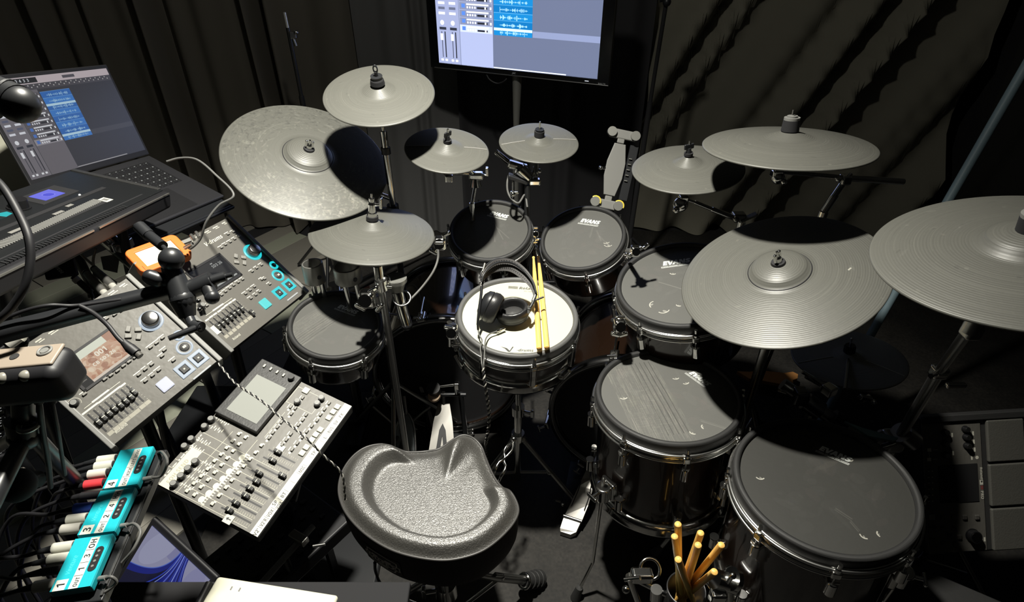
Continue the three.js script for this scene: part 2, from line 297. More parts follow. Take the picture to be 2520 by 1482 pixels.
drum('rack_tom', 'black mesh-head tom right behind the headphones and sticks, half-moon mark near its right edge', 0.151, [0.246, 0.8, -1.823], [-0.228, 0.924, 0.308], 0.17, { map: HT.tom2, lugs: 6, spin: -0.05, group: TOMS });
drum('rack_tom', 'black tom partly covered by the big grooved cymbal right of the snare', 0.189, [0.489, 0.869, -1.425], [-0.204, 0.974, 0.101], 0.2, { map: HT.tom3, lugs: 8, spin: -0.05, group: TOMS });
drum('rack_tom', 'small black tom left of the snare, beside the cyan-lit control panel', 0.136, [-0.518, 0.745, -1.392], [0.159, 0.97, 0.186], 0.14, { map: HT.tomL, lugs: 6, spin: -0.28, group: TOMS });
function floorTom(label, R, c, n, depth, o) {
  const t = drum('floor_tom', label, R, c, n, depth, { ...o, bottomHoop: true });
  for (const a of o.legs) {
    const s = Math.sin(a), k = Math.cos(a), r0 = R + 0.012, yl = -depth + 0.1;
    const b = put(t, 'leg_bracket', merge([rbox(0.05, 0.06, 0.022, 0.008, 0, 0, -0.004), cyl(0.017, 0.017, 0.05, 0, 0, 0.016, 18), rod([0, 0.01, 0.03], [0, 0.01, 0.055], 0.005), rbox(0.036, 0.012, 0.008, 0.004, 0, 0.01, 0.058), tor(0.018, 0.004, 0.02, 20, 6).translate(0, 0, 0.016)]), M.chrome);
    b.position.set(s * r0, yl, k * r0); b.rotation.y = a;
    const foot = V(s * (r0 + 0.016), 0, k * (r0 + 0.016)), w = new THREE.Quaternion().copy(t.quaternion).invert();
    const dn = V(0, -1, 0).applyQuaternion(w), top = V(s * (r0 + 0.016), yl + 0.06, k * (r0 + 0.016));
    const floorY = t.localToWorld(top.clone()).y;
    const bend = top.clone().addScaledVector(dn, floorY - 0.14), out = V(s, 0, k), end = top.clone().addScaledVector(dn, floorY - 0.035).addScaledVector(out, 0.045);
    const leg = put(t, 'leg', merge([rod(top.toArray(), bend.toArray(), 0.0052), rod(bend.toArray(), end.toArray(), 0.0052), ball(0.0054, ...bend.toArray(), 8)]), M.chrome);
    const e2 = end.clone().addScaledVector(dn, 0.034).addScaledVector(out, 0.012);
    put(leg, 'rubber_foot', merge([rod(end.clone().addScaledVector(dn, -0.012).toArray(), e2.toArray(), 0.0105, 0.016), tor(0.01, 0.003, 0, 16, 6).applyQuaternion(new THREE.Quaternion().setFromUnitVectors(V(0, 1, 0), dn)).translate(...end.toArray())]), M.rubber);
  }
  return t;
}
floorTom('black-brown floor tom with a brushed worn patch on its head, behind the drumsticks', 0.19, [0.411, 0.703, -1.142], [-0.044, 0.998, -0.038], 0.33, { map: HT.ft1, lugs: 8, spin: 0.02, legs: [-0.95, 0.95, 3.0], group: 'floor toms' });
floorTom('black-brown floor tom in front, beside the pad instrument at the right edge', 0.19, [0.688, 0.717, -0.846], [-0.073, 0.997, 0.005], 0.36, { map: HT.ft2, lugs: 8, spin: -0.25, legs: [-1.2, 1.2, 3.0], group: 'floor toms' });

{ // snare with its throw-off and stand
  const t = drum('snare_drum', 'chrome snare drum with a white head carrying headphones and sticks', 0.178, [0.017, 0.772, -1.4], [0.034, 0.995, 0.089], 0.135, { map: HT.snare, lugs: 8, spin: 0.24, longLug: 0.05, rimMat: M.rimGrey, headRough: 0.55, headBump: null, bottomHoop: true, shell: new THREE.MeshStandardMaterial({ color: lin(0.16, 0.155, 0.16), metalness: 0.7, roughness: 0.28 }) });
  t.userData.label = 'chrome snare drum with a white head carrying headphones and sticks';
  put(t, 'strainer', [rbox(0.03, 0.07, 0.02, 0.005, -0.19, -0.08, 0.0), rod([-0.2, -0.05, 0.01], [-0.2, -0.11, 0.03], 0.005), cyl(0.008, 0.008, 0.02, -0.2, -0.04, 0.01, 12)], M.chrome);
  const s = thing('snare_stand', 'chrome tripod stand holding the snare drum', 'stand', [0.02, 0, -1.38]);
  putW(s, 'basket_arm', [rod([0.02, 0.55, -1.38], [-0.15, 0.63, -1.33], 0.006), rod([-0.15, 0.63, -1.33], [-0.165, 0.67, -1.33], 0.006)], M.chrome);
  putW(s, 'basket_arm', [rod([0.02, 0.55, -1.38], [0.15, 0.63, -1.28], 0.006), rod([0.15, 0.63, -1.28], [0.165, 0.66, -1.275], 0.006)], M.chrome);
  putW(s, 'basket_arm', [rod([0.02, 0.55, -1.38], [0.03, 0.63, -1.56], 0.006), rod([0.03, 0.63, -1.56], [0.03, 0.67, -1.575], 0.006)], M.chrome);
  putW(s, 'tilter', [ball(0.022, 0.02, 0.555, -1.38), rod([-0.02, 0.53, -1.37], [0.06, 0.535, -1.37], 0.008), rbox(0.03, 0.034, 0.03, 0.006, 0.02, 0.53, -1.38), rbox(0.012, 0.034, 0.012, 0.004, 0.062, 0.54, -1.37)], M.chrome);
  putW(s, 'pole', [rod([0.02, 0.53, -1.38], [0.02, 0.4, -1.38], 0.0095), rod([0.02, 0.41, -1.38], [0.02, 0.06, -1.38], 0.0135)], M.chrome);
  putW(s, 'collar', [cyl(0.021, 0.021, 0.034, 0.02, 0.4, -1.38), rod([0.02, 0.4, -1.38], [0.062, 0.4, -1.365], 0.006), rbox(0.012, 0.03, 0.012, 0.004, 0.066, 0.4, -1.363), cyl(0.022, 0.022, 0.03, 0.02, 0.28, -1.38), ], M.chrome);
  for (const [dx, dz, k] of [[0.21, 0.08, 0], [-0.2, 0.1, 1], [0.01, -0.24, 2]]) {
    const e = [0.02 + dx, 0.02, -1.38 + dz], m = [0.02 + dx * 0.08, 0.27, -1.38 + dz * 0.08], h = [0.02 + dx * 0.52, 0.145, -1.38 + dz * 0.52], lo = [0.02 + dx * 0.06, 0.1, -1.38 + dz * 0.06];
    const leg = putW(s, 'leg', [rod(m, e, 0.0085), rod(lo, h, 0.006), ball(0.012, ...h), ball(0.012, ...m)], M.steel);
    putW(leg, 'rubber_foot', [rod([0.02 + dx * 0.93, 0.032, -1.38 + dz * 0.93], [0.02 + dx * 1.05, 0.014, -1.38 + dz * 1.05], 0.014, 0.02)], M.rubber);
  }
}

// ---------------------------------------------------------------- cymbal pads
const radial = (lines, sd, amt) => noiseTex(512, (u, v) => { const x = u - 0.5, y = v - 0.5, r = Math.hypot(x, y) * 2, a = Math.atan2(y, x); return 0.5 + 0.4 * amt(u, v) * Math.sin(r * lines * 6.283 + 0.6 * fbm(u, v, 4, sd, 2)) + 0.3 * (fbm(u, v, 64, sd + 3, 2) - 0.5); });
const bell = (u, v) => Math.hypot(u - 0.5, v - 0.5) * 2 < 0.31 ? 1 : 0;
const GROOVE = radial(46, 71, () => 1), FINE = radial(42, 73, (u, v) => 0.12 + 1.3 * bell(u, v));
function cymTex(sd, base, o = {}) {
  return canvas(1024, 1024, (x, w) => {
    seed = sd; x.fillStyle = `rgb(${base},${base},${base - 5})`; x.fillRect(0, 0, w, w);
    for (let i = 0; i < 260; i++) { const r = w / 2 * Math.sqrt(rnd()), k = rnd(); x.strokeStyle = `rgba(${k > 0.5 ? 190 : 30},${k > 0.5 ? 188 : 30},${k > 0.5 ? 176 : 30},${0.03 + 0.05 * rnd()})`; x.lineWidth = 1 + 2 * rnd(); const a = rnd() * 7; x.beginPath(); x.arc(w / 2, w / 2, r, a, a + 0.3 + 2 * rnd()); x.stroke(); }
    for (let i = 0; i < 14000; i++) { const k = base + (rnd() - 0.5) * 34; x.fillStyle = `rgba(${k},${k},${k - 5},0.4)`; x.fillRect(rnd() * w, rnd() * w, 2, 2); }
    for (let i = 0; i < (o.smear || 0); i++) {                      // stick smudges and rubbed chalky patches
      const a = (o.a0 ?? 0) + (rnd() - 0.5) * (o.spread || 6.3), r = w / 2 * (0.45 + 0.55 * rnd()), cx = w / 2 + Math.cos(a) * r, cy = w / 2 + Math.sin(a) * r;
      const lt = rnd() < (o.light ?? 0.5);
      x.save(); x.translate(cx, cy); x.rotate(a + 1.57 + (rnd() - 0.5) * 1.6); x.fillStyle = lt ? `rgba(205,202,186,${0.03 + 0.07 * rnd()})` : `rgba(28,28,28,${0.03 + 0.09 * rnd()})`;
      x.beginPath(); const L = 4 + 20 * rnd() * rnd() * 1.6, Wd = 2 + 7 * rnd(); for (let k = 0; k < 9; k++) { const t = k / 9 * 6.283; x.lineTo(Math.cos(t) * L * (0.6 + 0.6 * rnd()), Math.sin(t) * Wd * (0.5 + 0.8 * rnd())); } x.closePath(); x.fill(); x.restore();
    }
    for (const [n, a0, sp, col, al] of [[o.dark || 0, -2.3, 2.2, '24,24,24', 0.16], [o.chalk || 0, 1.25, 1.9, '212,208,190', 0.11]]) for (let i = 0; i < n; i++) {   // thumbed dark blotches, chalky scuffs
      const a = a0 + (rnd() - 0.5) * sp, r = w / 2 * (0.5 + 0.47 * Math.sqrt(rnd())); x.save(); x.translate(w / 2 + Math.cos(a) * r, w / 2 + Math.sin(a) * r); x.rotate(rnd() * 3); x.fillStyle = `rgba(${col},${al * (0.3 + 0.7 * rnd())})`;
      x.beginPath(); const L = 6 + 22 * rnd() * rnd(), q = 4 + 9 * rnd() * rnd(); for (let k = 0; k < 11; k++) { const t = k / 11 * 6.283; x.lineTo(Math.cos(t) * L * (0.5 + rnd()), Math.sin(t) * q * (0.5 + rnd())); } x.closePath(); x.fill(); x.restore();
    }
    for (const [u, v, s, a] of o.marks || []) { x.fillStyle = 'rgba(205,202,190,0.7)'; x.save(); x.translate(u * w, v * w); x.rotate(a); x.fillRect(-s * w, -s * w * 0.35, 2 * s * w, 0.7 * s * w); x.restore(); }
  });
}
const CT = { smudged: cymTex(101, 88, { smear: 900, light: 0.5, dark: 190, chalk: 420 }), plain: cymTex(103, 88, { smear: 46, light: 0.6 }), pale: cymTex(109, 128, { smear: 20, light: 0.7 }), ride: cymTex(107, 92, { smear: 26, light: 0.7, marks: [[0.79, 0.62, 0.011, -0.6]] }) };
function cymbal(name, label, R, c, n, o) {
  const t = thing(name, label, 'cymbal', c, o.group); frame(t, n);
  const rb = R * (o.bell || 0.24), bow = R * (o.bow ?? 0.1), bh = o.bellH ?? 0.02, yb = bow;
  const top = [];
  for (let i = 0; i <= 8; i++) { const a = i / 8; top.push([0.0075 + (rb - 0.0075) * a, yb + bh * (o.cone ? 1 - Math.pow(a, 0.8) : Math.sqrt(Math.max(0, 1 - a * a * 0.98)) * (1 - 0.04 * a) - (a === 1 ? 0.14 : 0))]); }
  top[8][1] = yb + (o.ring ? -0.0012 : 0);
  for (let i = 1; i <= 10; i++) { const a = i / 10; top.push([rb + (R - 0.003 - rb) * a, yb * (1 - Math.pow(a, 1.35))]); }
  const edge = [[R, -0.002], [R - 0.001, -0.005], [R - 0.006, -0.0065]];
  const under = [[R * 0.7, yb * 0.32 - 0.0055], [rb, yb - 0.005], [rb * 0.5, yb + bh * 0.7 - 0.005], [0.0075, yb + bh - 0.005]];
  const mm = new THREE.MeshStandardMaterial({ map: o.map || CT.plain, roughness: (o.rough || 0.5) - 0.06, bumpMap: o.groove ? GROOVE : FINE, bumpScale: o.groove ? 0.0003 : 0.00026 });
  put(t, 'pad', planar(lathe([...top, ...edge], 128), R), mm);
  put(t, 'underside', lathe([...edge.slice(2), ...under], 96), M.black);
  if (o.ring) put(t, 'bell_ring', lathe([[rb * 0.985, yb - 0.0002], [rb, yb + 0.0014], [rb * 1.02, yb - 0.0006]], 96), M.black);
  const y0 = yb + bh;
  if (o.top === 'wing') { put(t, 'felt', [cyl(0.0125, 0.0125, 0.008, 0, y0 + 0.004, 0)], M.blackMatte); const w = put(t, 'wing_nut', [cyl(0.008, 0.006, 0.014, 0, y0 + 0.015, 0, 14), rbox(0.03, 0.016, 0.006, 0.003, 0, y0 + 0.026, 0)], M.blackMetal); w.rotation.y = o.turn || 0.6; put(t, 'bolt', cyl(0.003, 0.003, 0.05, 0, y0 + 0.018, 0, 10), M.chrome); }
  else if (o.top === 'nut') { put(t, 'felt', cyl(0.017, 0.015, 0.006, 0, y0 + 0.002, 0), M.black); const w = put(t, 'wing_nut', [cyl(0.0095, 0.008, 0.012, 0, y0 + 0.01, 0, 16), rbox(0.008, 0.024, 0.007, 0.003, -0.008, y0 + 0.02, 0).rotateZ(0.02), rbox(0.008, 0.024, 0.007, 0.003, 0.008, y0 + 0.02, 0)], M.chrome); w.rotation.y = o.turn || 0.2; put(t, 'bolt', cyl(0.003, 0.003, 0.045, 0, y0 + 0.012, 0, 10), M.chrome); }
  else if (o.top === 'loop') { put(t, 'felt', [cyl(0.021, 0.019, 0.012, 0, y0 + 0.004, 0), cyl(0.019, 0.016, 0.005, 0, y0 + 0.0125, 0)], M.blackMatte); put(t, 'washer', cyl(0.0155, 0.017, 0.007, 0, y0 + 0.018, 0), M.blackMetal); put(t, 'wing_nut', [cyl(0.005, 0.005, 0.016, 0, y0 + 0.026, 0, 12), new THREE.TorusGeometry(0.0075, 0.0026, 8, 20).scale(0.75, 1.35, 1).translate(0, y0 + 0.042, 0)], M.blackMetal); }
  else if (o.top === 'cap') { put(t, 'stopper', [cyl(0.021, 0.019, 0.026, 0, y0 + 0.009, 0)], M.blackMatte); put(t, 'washer', [cyl(0.0185, 0.0185, 0.006, 0, y0 + 0.025, 0), cyl(0.012, 0.012, 0.004, 0, y0 + 0.03, 0)], M.grey); put(t, 'bolt', cyl(0.003, 0.003, 0.02, 0, y0 + 0.036, 0, 10), M.chrome); }
  else if (o.top === 'stack') { put(t, 'felt', cyl(0.017, 0.017, 0.018, 0, y0 + 0.006, 0), M.blackMatte); put(t, 'washer', cyl(0.0125, 0.0145, 0.006, 0, y0 + 0.018, 0), M.blackMetal); put(t, 'bolt', [cyl(0.003, 0.003, 0.03, 0, y0 + 0.03, 0, 10), ball(0.0045, 0, y0 + 0.044, 0, 8)], M.chrome); }
  else if (o.top === 'clutch') {
    put(t, 'felt', cyl(0.018, 0.017, 0.011, 0, y0 + 0.003, 0), M.blackMatte);
    const q = put(t, 'clutch', [cyl(0.0145, 0.0145, 0.012, 0, y0 + 0.014, 0), cyl(0.0105, 0.0105, 0.03, 0, y0 + 0.034, 0), cyl(0.013, 0.0105, 0.006, 0, y0 + 0.05, 0), cyl(0.008, 0.0085, 0.012, 0, y0 + 0.058, 0), rod([0.006, y0 + 0.045, 0], [0.022, y0 + 0.047, 0], 0.005)], M.chrome);
    put(q, 'clutch_screw', [rbox(0.009, 0.034, 0.018, 0.004, 0.026, y0 + 0.052, 0)], M.chrome);
    put(t, 'bolt', cyl(0.003, 0.003, 0.02, 0, y0 + 0.068, 0, 10), M.chrome);
  }
  if (o.ridges) for (const a of o.ridges) {                         // raised lines that part the playing zone from the rest
    const p = [], s = Math.sin(a), k = Math.cos(a);
    for (let i = 0; i <= 8; i++) { const q = i / 8, r = rb * 1.0 + (R - 0.006 - rb) * q; p.push([s * r, yb * (1 - Math.pow(q, 1.35)) + 0.0004, k * r]); }
    put(t, 'ridge', cable(p, 0.0019, 3), o.ridgeM || M.greyKey);
  }
  return t;
}
cymbal('cymbal', 'grey rubber cymbal topmost beside the wall screen, black loop nut on top', 0.159, [-0.382, 1.312, -1.734], [0.03, 0.958, 0.285], { bell: 0.32, bellH: 0.024, cone: true, bow: 0.06, top: 'loop', rough: 0.5 });
cymbal('cymbal', 'large smudged grey cymbal in front of the left curtain, shadow across its right half', 0.243, [-0.623, 1.119, -1.726], [0.356, 0.881, 0.311], { bell: 0.3, bellH: 0.022, bow: 0.08, ring: true, top: 'nut', map: CT.smudged, rough: 0.5 });
cymbal('hi_hat', 'grey hi-hat cymbal with a chrome clutch above the small left tom', 0.182, [-0.413, 0.958, -1.553], [0.111, 0.994, -0.001], { bell: 0.27, bellH: 0.02, cone: true, bow: 0.15, top: 'clutch', rough: 0.52 });
cymbal('splash_cymbal', 'small two-tone grey cymbal below the screen, left of the pair, black wing nut', 0.128, [-0.197, 1.148, -1.733], [0.119, 0.974, 0.191], { bell: 0.4, bellH: 0.018, cone: true, bow: 0.05, top: 'wing', ridges: [1.75, -1.5], turn: 0.9 });
cymbal('splash_cymbal', 'small two-tone grey cymbal below the screen, right of the pair, with pale dividing lines', 0.134, [0.09, 1.101, -1.932], [0.027, 0.986, 0.163], { bell: 0.36, bellH: 0.018, cone: true, bow: 0.05, top: 'stack', ridges: [1.72, -1.36] });
cymbal('cymbal', 'grey cymbal with black wing nut tucked under the highest right cymbal', 0.156, [0.501, 1.141, -1.603], [-0.104, 0.993, 0.059], { bell: 0.28, bellH: 0.022, cone: true, bow: 0.1, top: 'wing', turn: 0.3 });
cymbal('cymbal', 'wide thin-looking grey cymbal seen nearly edge-on, highest on the right side', 0.202, [0.683, 1.27, -1.424], [-0.046, 0.995, -0.089], { bell: 0.3, bellH: 0.02, cone: true, bow: 0.1, top: 'cap' });
cymbal('cymbal', 'large grooved grey ride cymbal with a ringed bell above the floor toms', 0.228, [0.633, 1.041, -1.181], [-0.369, 0.924, 0.099], { bell: 0.3, bellH: 0.022, bow: 0.08, ring: true, groove: true, map: CT.ride, top: 'nut', turn: 0.7, rough: 0.46 });
cymbal('cymbal', 'dim grey cymbal cut off by the right edge of the picture', 0.21, [0.798, 1.324, -0.795], [-0.228, 0.972, -0.049], { bell: 0.3, bellH: 0.022, bow: 0.09, top: 'cap', groove: true });
cymbal('splash_cymbal', 'low dark cymbal pad with one pale line, under the grooved ride cymbal', 0.165, [1.063, 0.578, -1.436], [-0.102, 0.991, -0.09], { bell: 0.3, bellH: 0.016, cone: true, bow: 0.05, top: 'stack', ridges: [0.75, -1.5], map: CT.pale, ridgeM: M.print });

// ---------------------------------------------------------------- control panels on the left
function boardThing(name, label, cat, P, group) { const t = thing(name, label, cat, P.c, group); basis(t, P.x, P.n, P.z); return t; }
function panelTex(w, h, W, draw) {                                  // a canvas laid over a panel, drawn in metres about its middle
  const k = W / w, H = Math.round(h * k);
  return canvas(W, H, x => { x.save(); x.translate(W / 2, H / 2); x.scale(k, k); draw(x); x.restore(); });
}
const speckle = (x, w, h, b, n) => { x.fillStyle = `rgb(${b},${b - 2},${b - 7})`; x.fillRect(-w / 2, -h / 2, w, h); for (let i = 0; i < n; i++) { const k = b + (rnd() - 0.5) * 16; x.fillStyle = `rgba(${k},${k - 2},${k - 7},0.6)`; x.fillRect((rnd() - 0.5) * w, (rnd() - 0.5) * h, 0.0007, 0.0007); } };
const txt = (x, s, u, v, size, max) => { x.save(); x.translate(u, v); x.scale(size / 40, size / 40); x.fillText(s, 0, 0, max ? max * 40 / size : undefined); x.restore(); };
const bar = (x, u, v, w, h) => x.fillRect(u - w / 2, v - h / 2, w, h);

const BTN = { small: rbox(0.0095, 0.005, 0.0052, 0.0012, 0, 0.0025, 0), sq: rbox(0.008, 0.005, 0.008, 0.0012, 0, 0.0025, 0), nav: merge([rbox(0.015, 0.005, 0.011, 0.004, 0, 0.0025, 0)]) };
const KNOB = merge([cyl(0.0085, 0.0075, 0.012, 0, 0.006, 0, 20), cyl(0.0092, 0.0092, 0.003, 0, 0.0015, 0, 20)]);
const KNOBTIP = cyl(0.0062, 0.0062, 0.0016, 0, 0.0128, 0, 16);
const CAP = merge([rbox(0.0088, 0.011, 0.0185, 0.0016, 0, 0.0045, 0), rbox(0.005, 0.003, 0.012, 0.001, 0, 0.0095, 0)]);
const CAPLINE = box(0.0078, 0.0008, 0.0022, 0, 0.0112, 0);
M.cap = new THREE.MeshStandardMaterial({ color: lin(0.05, 0.05, 0.05), roughness: 0.4 });
function button(t, g, m, u, v, name = 'button') { const o = put(t, name, g, m); o.position.set(u, 0, v); return o; }
function faderAt(t, a, b, cap, m = M.cap) {                          // slot from a to b, cap at the given place, all in the panel's axes
  const L = Math.hypot(b[0] - a[0], b[1] - a[1]), s = put(t, 'fader', box(0.0034, 0.0006, L, 0, 0.0003, 0), M.black);
  s.position.set((a[0] + b[0]) / 2, 0, (a[1] + b[1]) / 2);
  const c = put(s, 'fader_cap', CAP, m); c.position.set(cap[0] - s.position.x, 0, cap[1] - s.position.z);
  const l = put(s, 'fader_line', CAPLINE, M.print); l.position.copy(c.position);
}
function drumModule(label, P, d) {
  const t = boardThing('drum_module', label, 'drum module', P, 'drum modules with light rings'), w = P.w, h = P.h;
  put(t, 'body', [rbox(w - 0.012, 0.04, h - 0.004, 0.004, 0, -0.0215, 0)], M.panelDark);
  for (const s of [-1, 1]) put(t, 'side_rail', rbox(0.012, 0.05, h + 0.006, 0.003, s * (w / 2 - 0.004), -0.0185, 0), M.grey);
  const tex = panelTex(w, h, 1024, x => {
    seed = d.seed; speckle(x, w, h, 96, 9000); x.fillStyle = 'rgb(208,206,192)';
    for (const [u, v] of d.labels) bar(x, u, v, 0.0135, 0.0042);
    for (const [u, v] of d.tags) { x.fillStyle = 'rgb(150,147,136)'; bar(x, u, v, 0.0125, 0.009); x.fillStyle = 'rgb(208,206,192)'; }
    for (const [u, v] of [...d.soft, ...d.cluster, ...d.right, ...d.top]) { bar(x, u - 0.001, v - 0.0068, 0.012 + 0.006 * rnd(), 0.0022); }
    const a = d.labels[0], b = d.labels[7]; bar(x, (a[0] + b[0]) / 2 + 0.004, (a[1] + b[1]) / 2 - 0.009, Math.abs(b[0] - a[0]) * 0.94, 0.0011); bar(x, (a[0] + b[0]) / 2, (a[1] + b[1]) / 2 - 0.0095, 0.04, 0.004);
    for (let i = 0; i < 9; i++) { x.fillStyle = 'rgba(196,193,180,0.9)'; bar(x, -w * 0.4 + i * w * 0.1, -h / 2 + 0.011, 0.012 + 0.008 * rnd(), 0.003); bar(x, -w * 0.4 + i * w * 0.1 + 0.004, -h / 2 + 0.016, 0.01 + 0.01 * rnd(), 0.002); }
    for (let i = 0; i < 8; i++) { const L = d.labels[i], Q = d.tags[i], n = 8; for (let k = 0; k < n; k++) { x.fillStyle = 'rgba(188,186,172,0.8)'; bar(x, L[0] + (Q[0] - L[0]) * (k + 1) / (n + 1) + 0.006, L[1] + (Q[1] - L[1]) * (k + 1) / (n + 1), 0.003, 0.0008); } }
    x.fillStyle = 'rgb(205,203,190)'; x.font = 'italic bold 40px sans-serif'; x.textAlign = 'center'; txt(x, 'V-drums', d.brand[0], d.brand[1], 0.017);
    x.font = '40px sans-serif'; txt(x, 'Roland', -w * 0.36, h * 0.44, 0.009);
    for (const [u, v] of d.knobs) { x.strokeStyle = 'rgb(190,188,175)'; x.lineWidth = 0.0008; x.beginPath(); x.arc(u, v, 0.0125, 2.4, 7.0); x.stroke(); }
  });
  put(t, 'top_panel', planar(box(w - 0.016, 0.002, h - 0.006, 0, -0.001, 0), w / 2, h / 2), new THREE.MeshStandardMaterial({ map: tex, roughness: 0.45, bumpMap: grainTex, bumpScale: 0.0003 }));
  const gl = d.glow, ring = (u, v, R, r, n) => { const o = put(t, n, lathe([[R - r, 0.0004], [R - r * 0.6, 0.0026], [R + r * 0.6, 0.0026], [R + r, 0.0004]], 48), gl); o.position.set(u, 0, v); return o; };
  const q = ring(...d.dial, 0.0235, d.ringW, 'light_ring'); put(q, 'dial', lathe([[0.0001, 0.0225], [0.0155, 0.0215], [0.0185, 0.018], [0.0195, 0.0004]], 40), M.chromeDark);
  for (const [u, v, R, nm] of [[...d.small, 0.011, 'light_ring'], [...d.big, 0.0165, 'light_ring']]) { const r = ring(u, v, R, d.ringW * 0.8, nm); put(r, 'button', lathe([[0.0001, 0.0042], [R * 0.5, 0.004], [R * 0.68, 0.0004]], 32), M.panelDark); put(r, 'button_mark', rbox(R * 0.5, 0.0006, R * 0.36, 0.0002, 0, 0.0045, 0, 1), M.print); }
  const sq = new THREE.Shape([[-0.0165, -0.0165], [0.0165, -0.0165], [0.0165, 0.0165], [-0.0165, 0.0165]].map(p => new THREE.Vector2(...p))); sq.holes.push(new THREE.Path([[-0.0108, -0.0108], [-0.0108, 0.0108], [0.0108, 0.0108], [0.0108, -0.0108]].map(p => new THREE.Vector2(...p))));
  const sqG = new THREE.ExtrudeGeometry(sq, { depth: 0.0022, bevelEnabled: true, bevelSize: 0.0008, bevelThickness: 0.0006, bevelSegments: 1 }).rotateX(-Math.PI / 2);
  for (const p of [d.sq1, d.sq2]) { const o = button(t, sqG, gl, ...p, 'light_frame'); put(o, 'button', rbox(0.018, 0.004, 0.018, 0.002, 0, 0.0022, 0), M.panelDark); put(o, 'button_mark', rbox(0.004, 0.0006, 0.004, 0.0002, 0, 0.0044, 0, 1), M.print); }
  button(t, rbox(0.029, 0.005, 0.029, 0.003, 0, 0.002, 0), d.pad, ...d.padAt, 'lit_pad');
  button(t, rbox(0.05, 0.0026, 0.004, 0.0012, 0, 0.0012, 0), M.lineGlow, ...d.line, 'light_bar');
  d.nav.forEach((p, i) => { const o = button(t, BTN.nav, M.greyKey, ...p, 'arrow_button'); o.rotation.y = [0.7, -0.7, -0.7, 0.7][i]; });
  for (const p of [...d.soft, ...d.cluster, ...d.right, ...d.top]) button(t, BTN.small, M.greyKey, ...p);
  for (const p of d.knobs) { const k = button(t, KNOB, M.knob, ...p, 'knob'); put(k, 'knob_top', KNOBTIP, M.grey); }
  for (let i = 0; i < 8; i++) { const L = d.labels[i], Q = d.tags[i]; faderAt(t, [L[0] + (Q[0] - L[0]) * 0.1, L[1] + (Q[1] - L[1]) * 0.1], [L[0] + (Q[0] - L[0]) * 0.88, L[1] + (Q[1] - L[1]) * 0.88], d.caps[i]); }
  // the screen, sunk into a frame
  const s = d.screen, sw = s[2], sh = s[3];
  const fr = put(t, 'screen_frame', [box(sw + 0.012, 0.003, 0.006, s[0], 0.0012, s[1] - sh / 2 - 0.003), box(sw + 0.012, 0.003, 0.006, s[0], 0.0012, s[1] + sh / 2 + 0.003), box(0.006, 0.003, sh + 0.012, s[0] - sw / 2 - 0.003, 0.0012, s[1]), box(0.006, 0.003, sh + 0.012, s[0] + sw / 2 + 0.003, 0.0012, s[1])], M.black);
  const sc = put(t, 'screen', planar(box(sw, 0.001, sh), sw / 2, sh / 2), d.screenM); sc.position.set(s[0], 0.0008, s[1]);
  return t;
}
M.chromeDark = new THREE.MeshStandardMaterial({ color: lin(0.25, 0.25, 0.25), metalness: 1, roughness: 0.25 });
M.lineGlow = glow(0.9, 0.92, 0.88, 0.75);
const screenMat = (tex, k, r = 0.25) => new THREE.MeshStandardMaterial({ color: lin(0.015, 0.015, 0.015), roughness: r, emissive: lin(1, 1, 1), emissiveMap: tex, emissiveIntensity: k });
const kitScreen = canvas(640, 420, (x, w, h) => {
  x.fillStyle = '#c9a48a'; x.fillRect(0, 0, w, h); seed = 51;
  for (let i = 0; i < 60; i++) { x.fillStyle = ['#a5694c', '#d9c2a4', '#8c5a46', '#e6d9c0', '#b9886c'][i % 5]; x.globalAlpha = 0.5; x.beginPath(); x.ellipse(rnd() * w, 110 + rnd() * 310, 20 + rnd() * 50, 14 + rnd() * 34, rnd() * 3, 0, 7); x.fill(); } x.globalAlpha = 1;
  x.fillStyle = '#dfe2cf'; x.fillRect(0, 0, w * 0.83, 96); x.fillStyle = '#b48a74'; x.fillRect(w * 0.83, 0, w * 0.17, 96);
  x.fillStyle = '#15171a'; x.fillRect(0, 96, 112, h); x.fillStyle = '#6d6a66'; for (let i = 0; i < 4; i++) x.fillRect(22, 130 + i * 66, 60, 14);
  x.fillStyle = '#f0ead8'; x.font = 'bold 92px sans-serif'; x.fillText('001', 330, 186); x.font = 'bold 62px sans-serif'; x.fillText('CB SD3 26', 232, 268);
  x.fillStyle = '#d8cbbb'; x.fillRect(112, h - 34, w - 112, 34);
});
const darkScreen = canvas(512, 320, (x, w, h) => { x.fillStyle = '#2a2c32'; x.fillRect(0, 0, w, h); x.fillStyle = '#c9ccc8'; x.save(); x.translate(300, 96); x.font = 'bold 52px sans-serif'; x.fillText('SD3 26', 0, 0); x.fillRect(10, -66, 34, 14); x.restore(); x.fillStyle = '#7fb2c0'; x.beginPath(); x.ellipse(250, 220, 90, 36, 0.2, 0, 7); x.fill(); x.fillStyle = '#d3d6d0'; x.fillRect(70, h - 34, w - 90, 20); });
const MODB = { c: [-0.906, 0.9, -1.052], x: [0.568, 0.21, -0.796], n: [0.376, 0.794, 0.478], z: [0.732, -0.571, 0.372], w: 0.290, h: 0.303 }, MODA = { c: [-0.795, 0.891, -1.401], x: [0.298, -0.077, -0.951], n: [0.663, 0.734, 0.148], z: [0.687, -0.675, 0.27], w: 0.345, h: 0.320 };
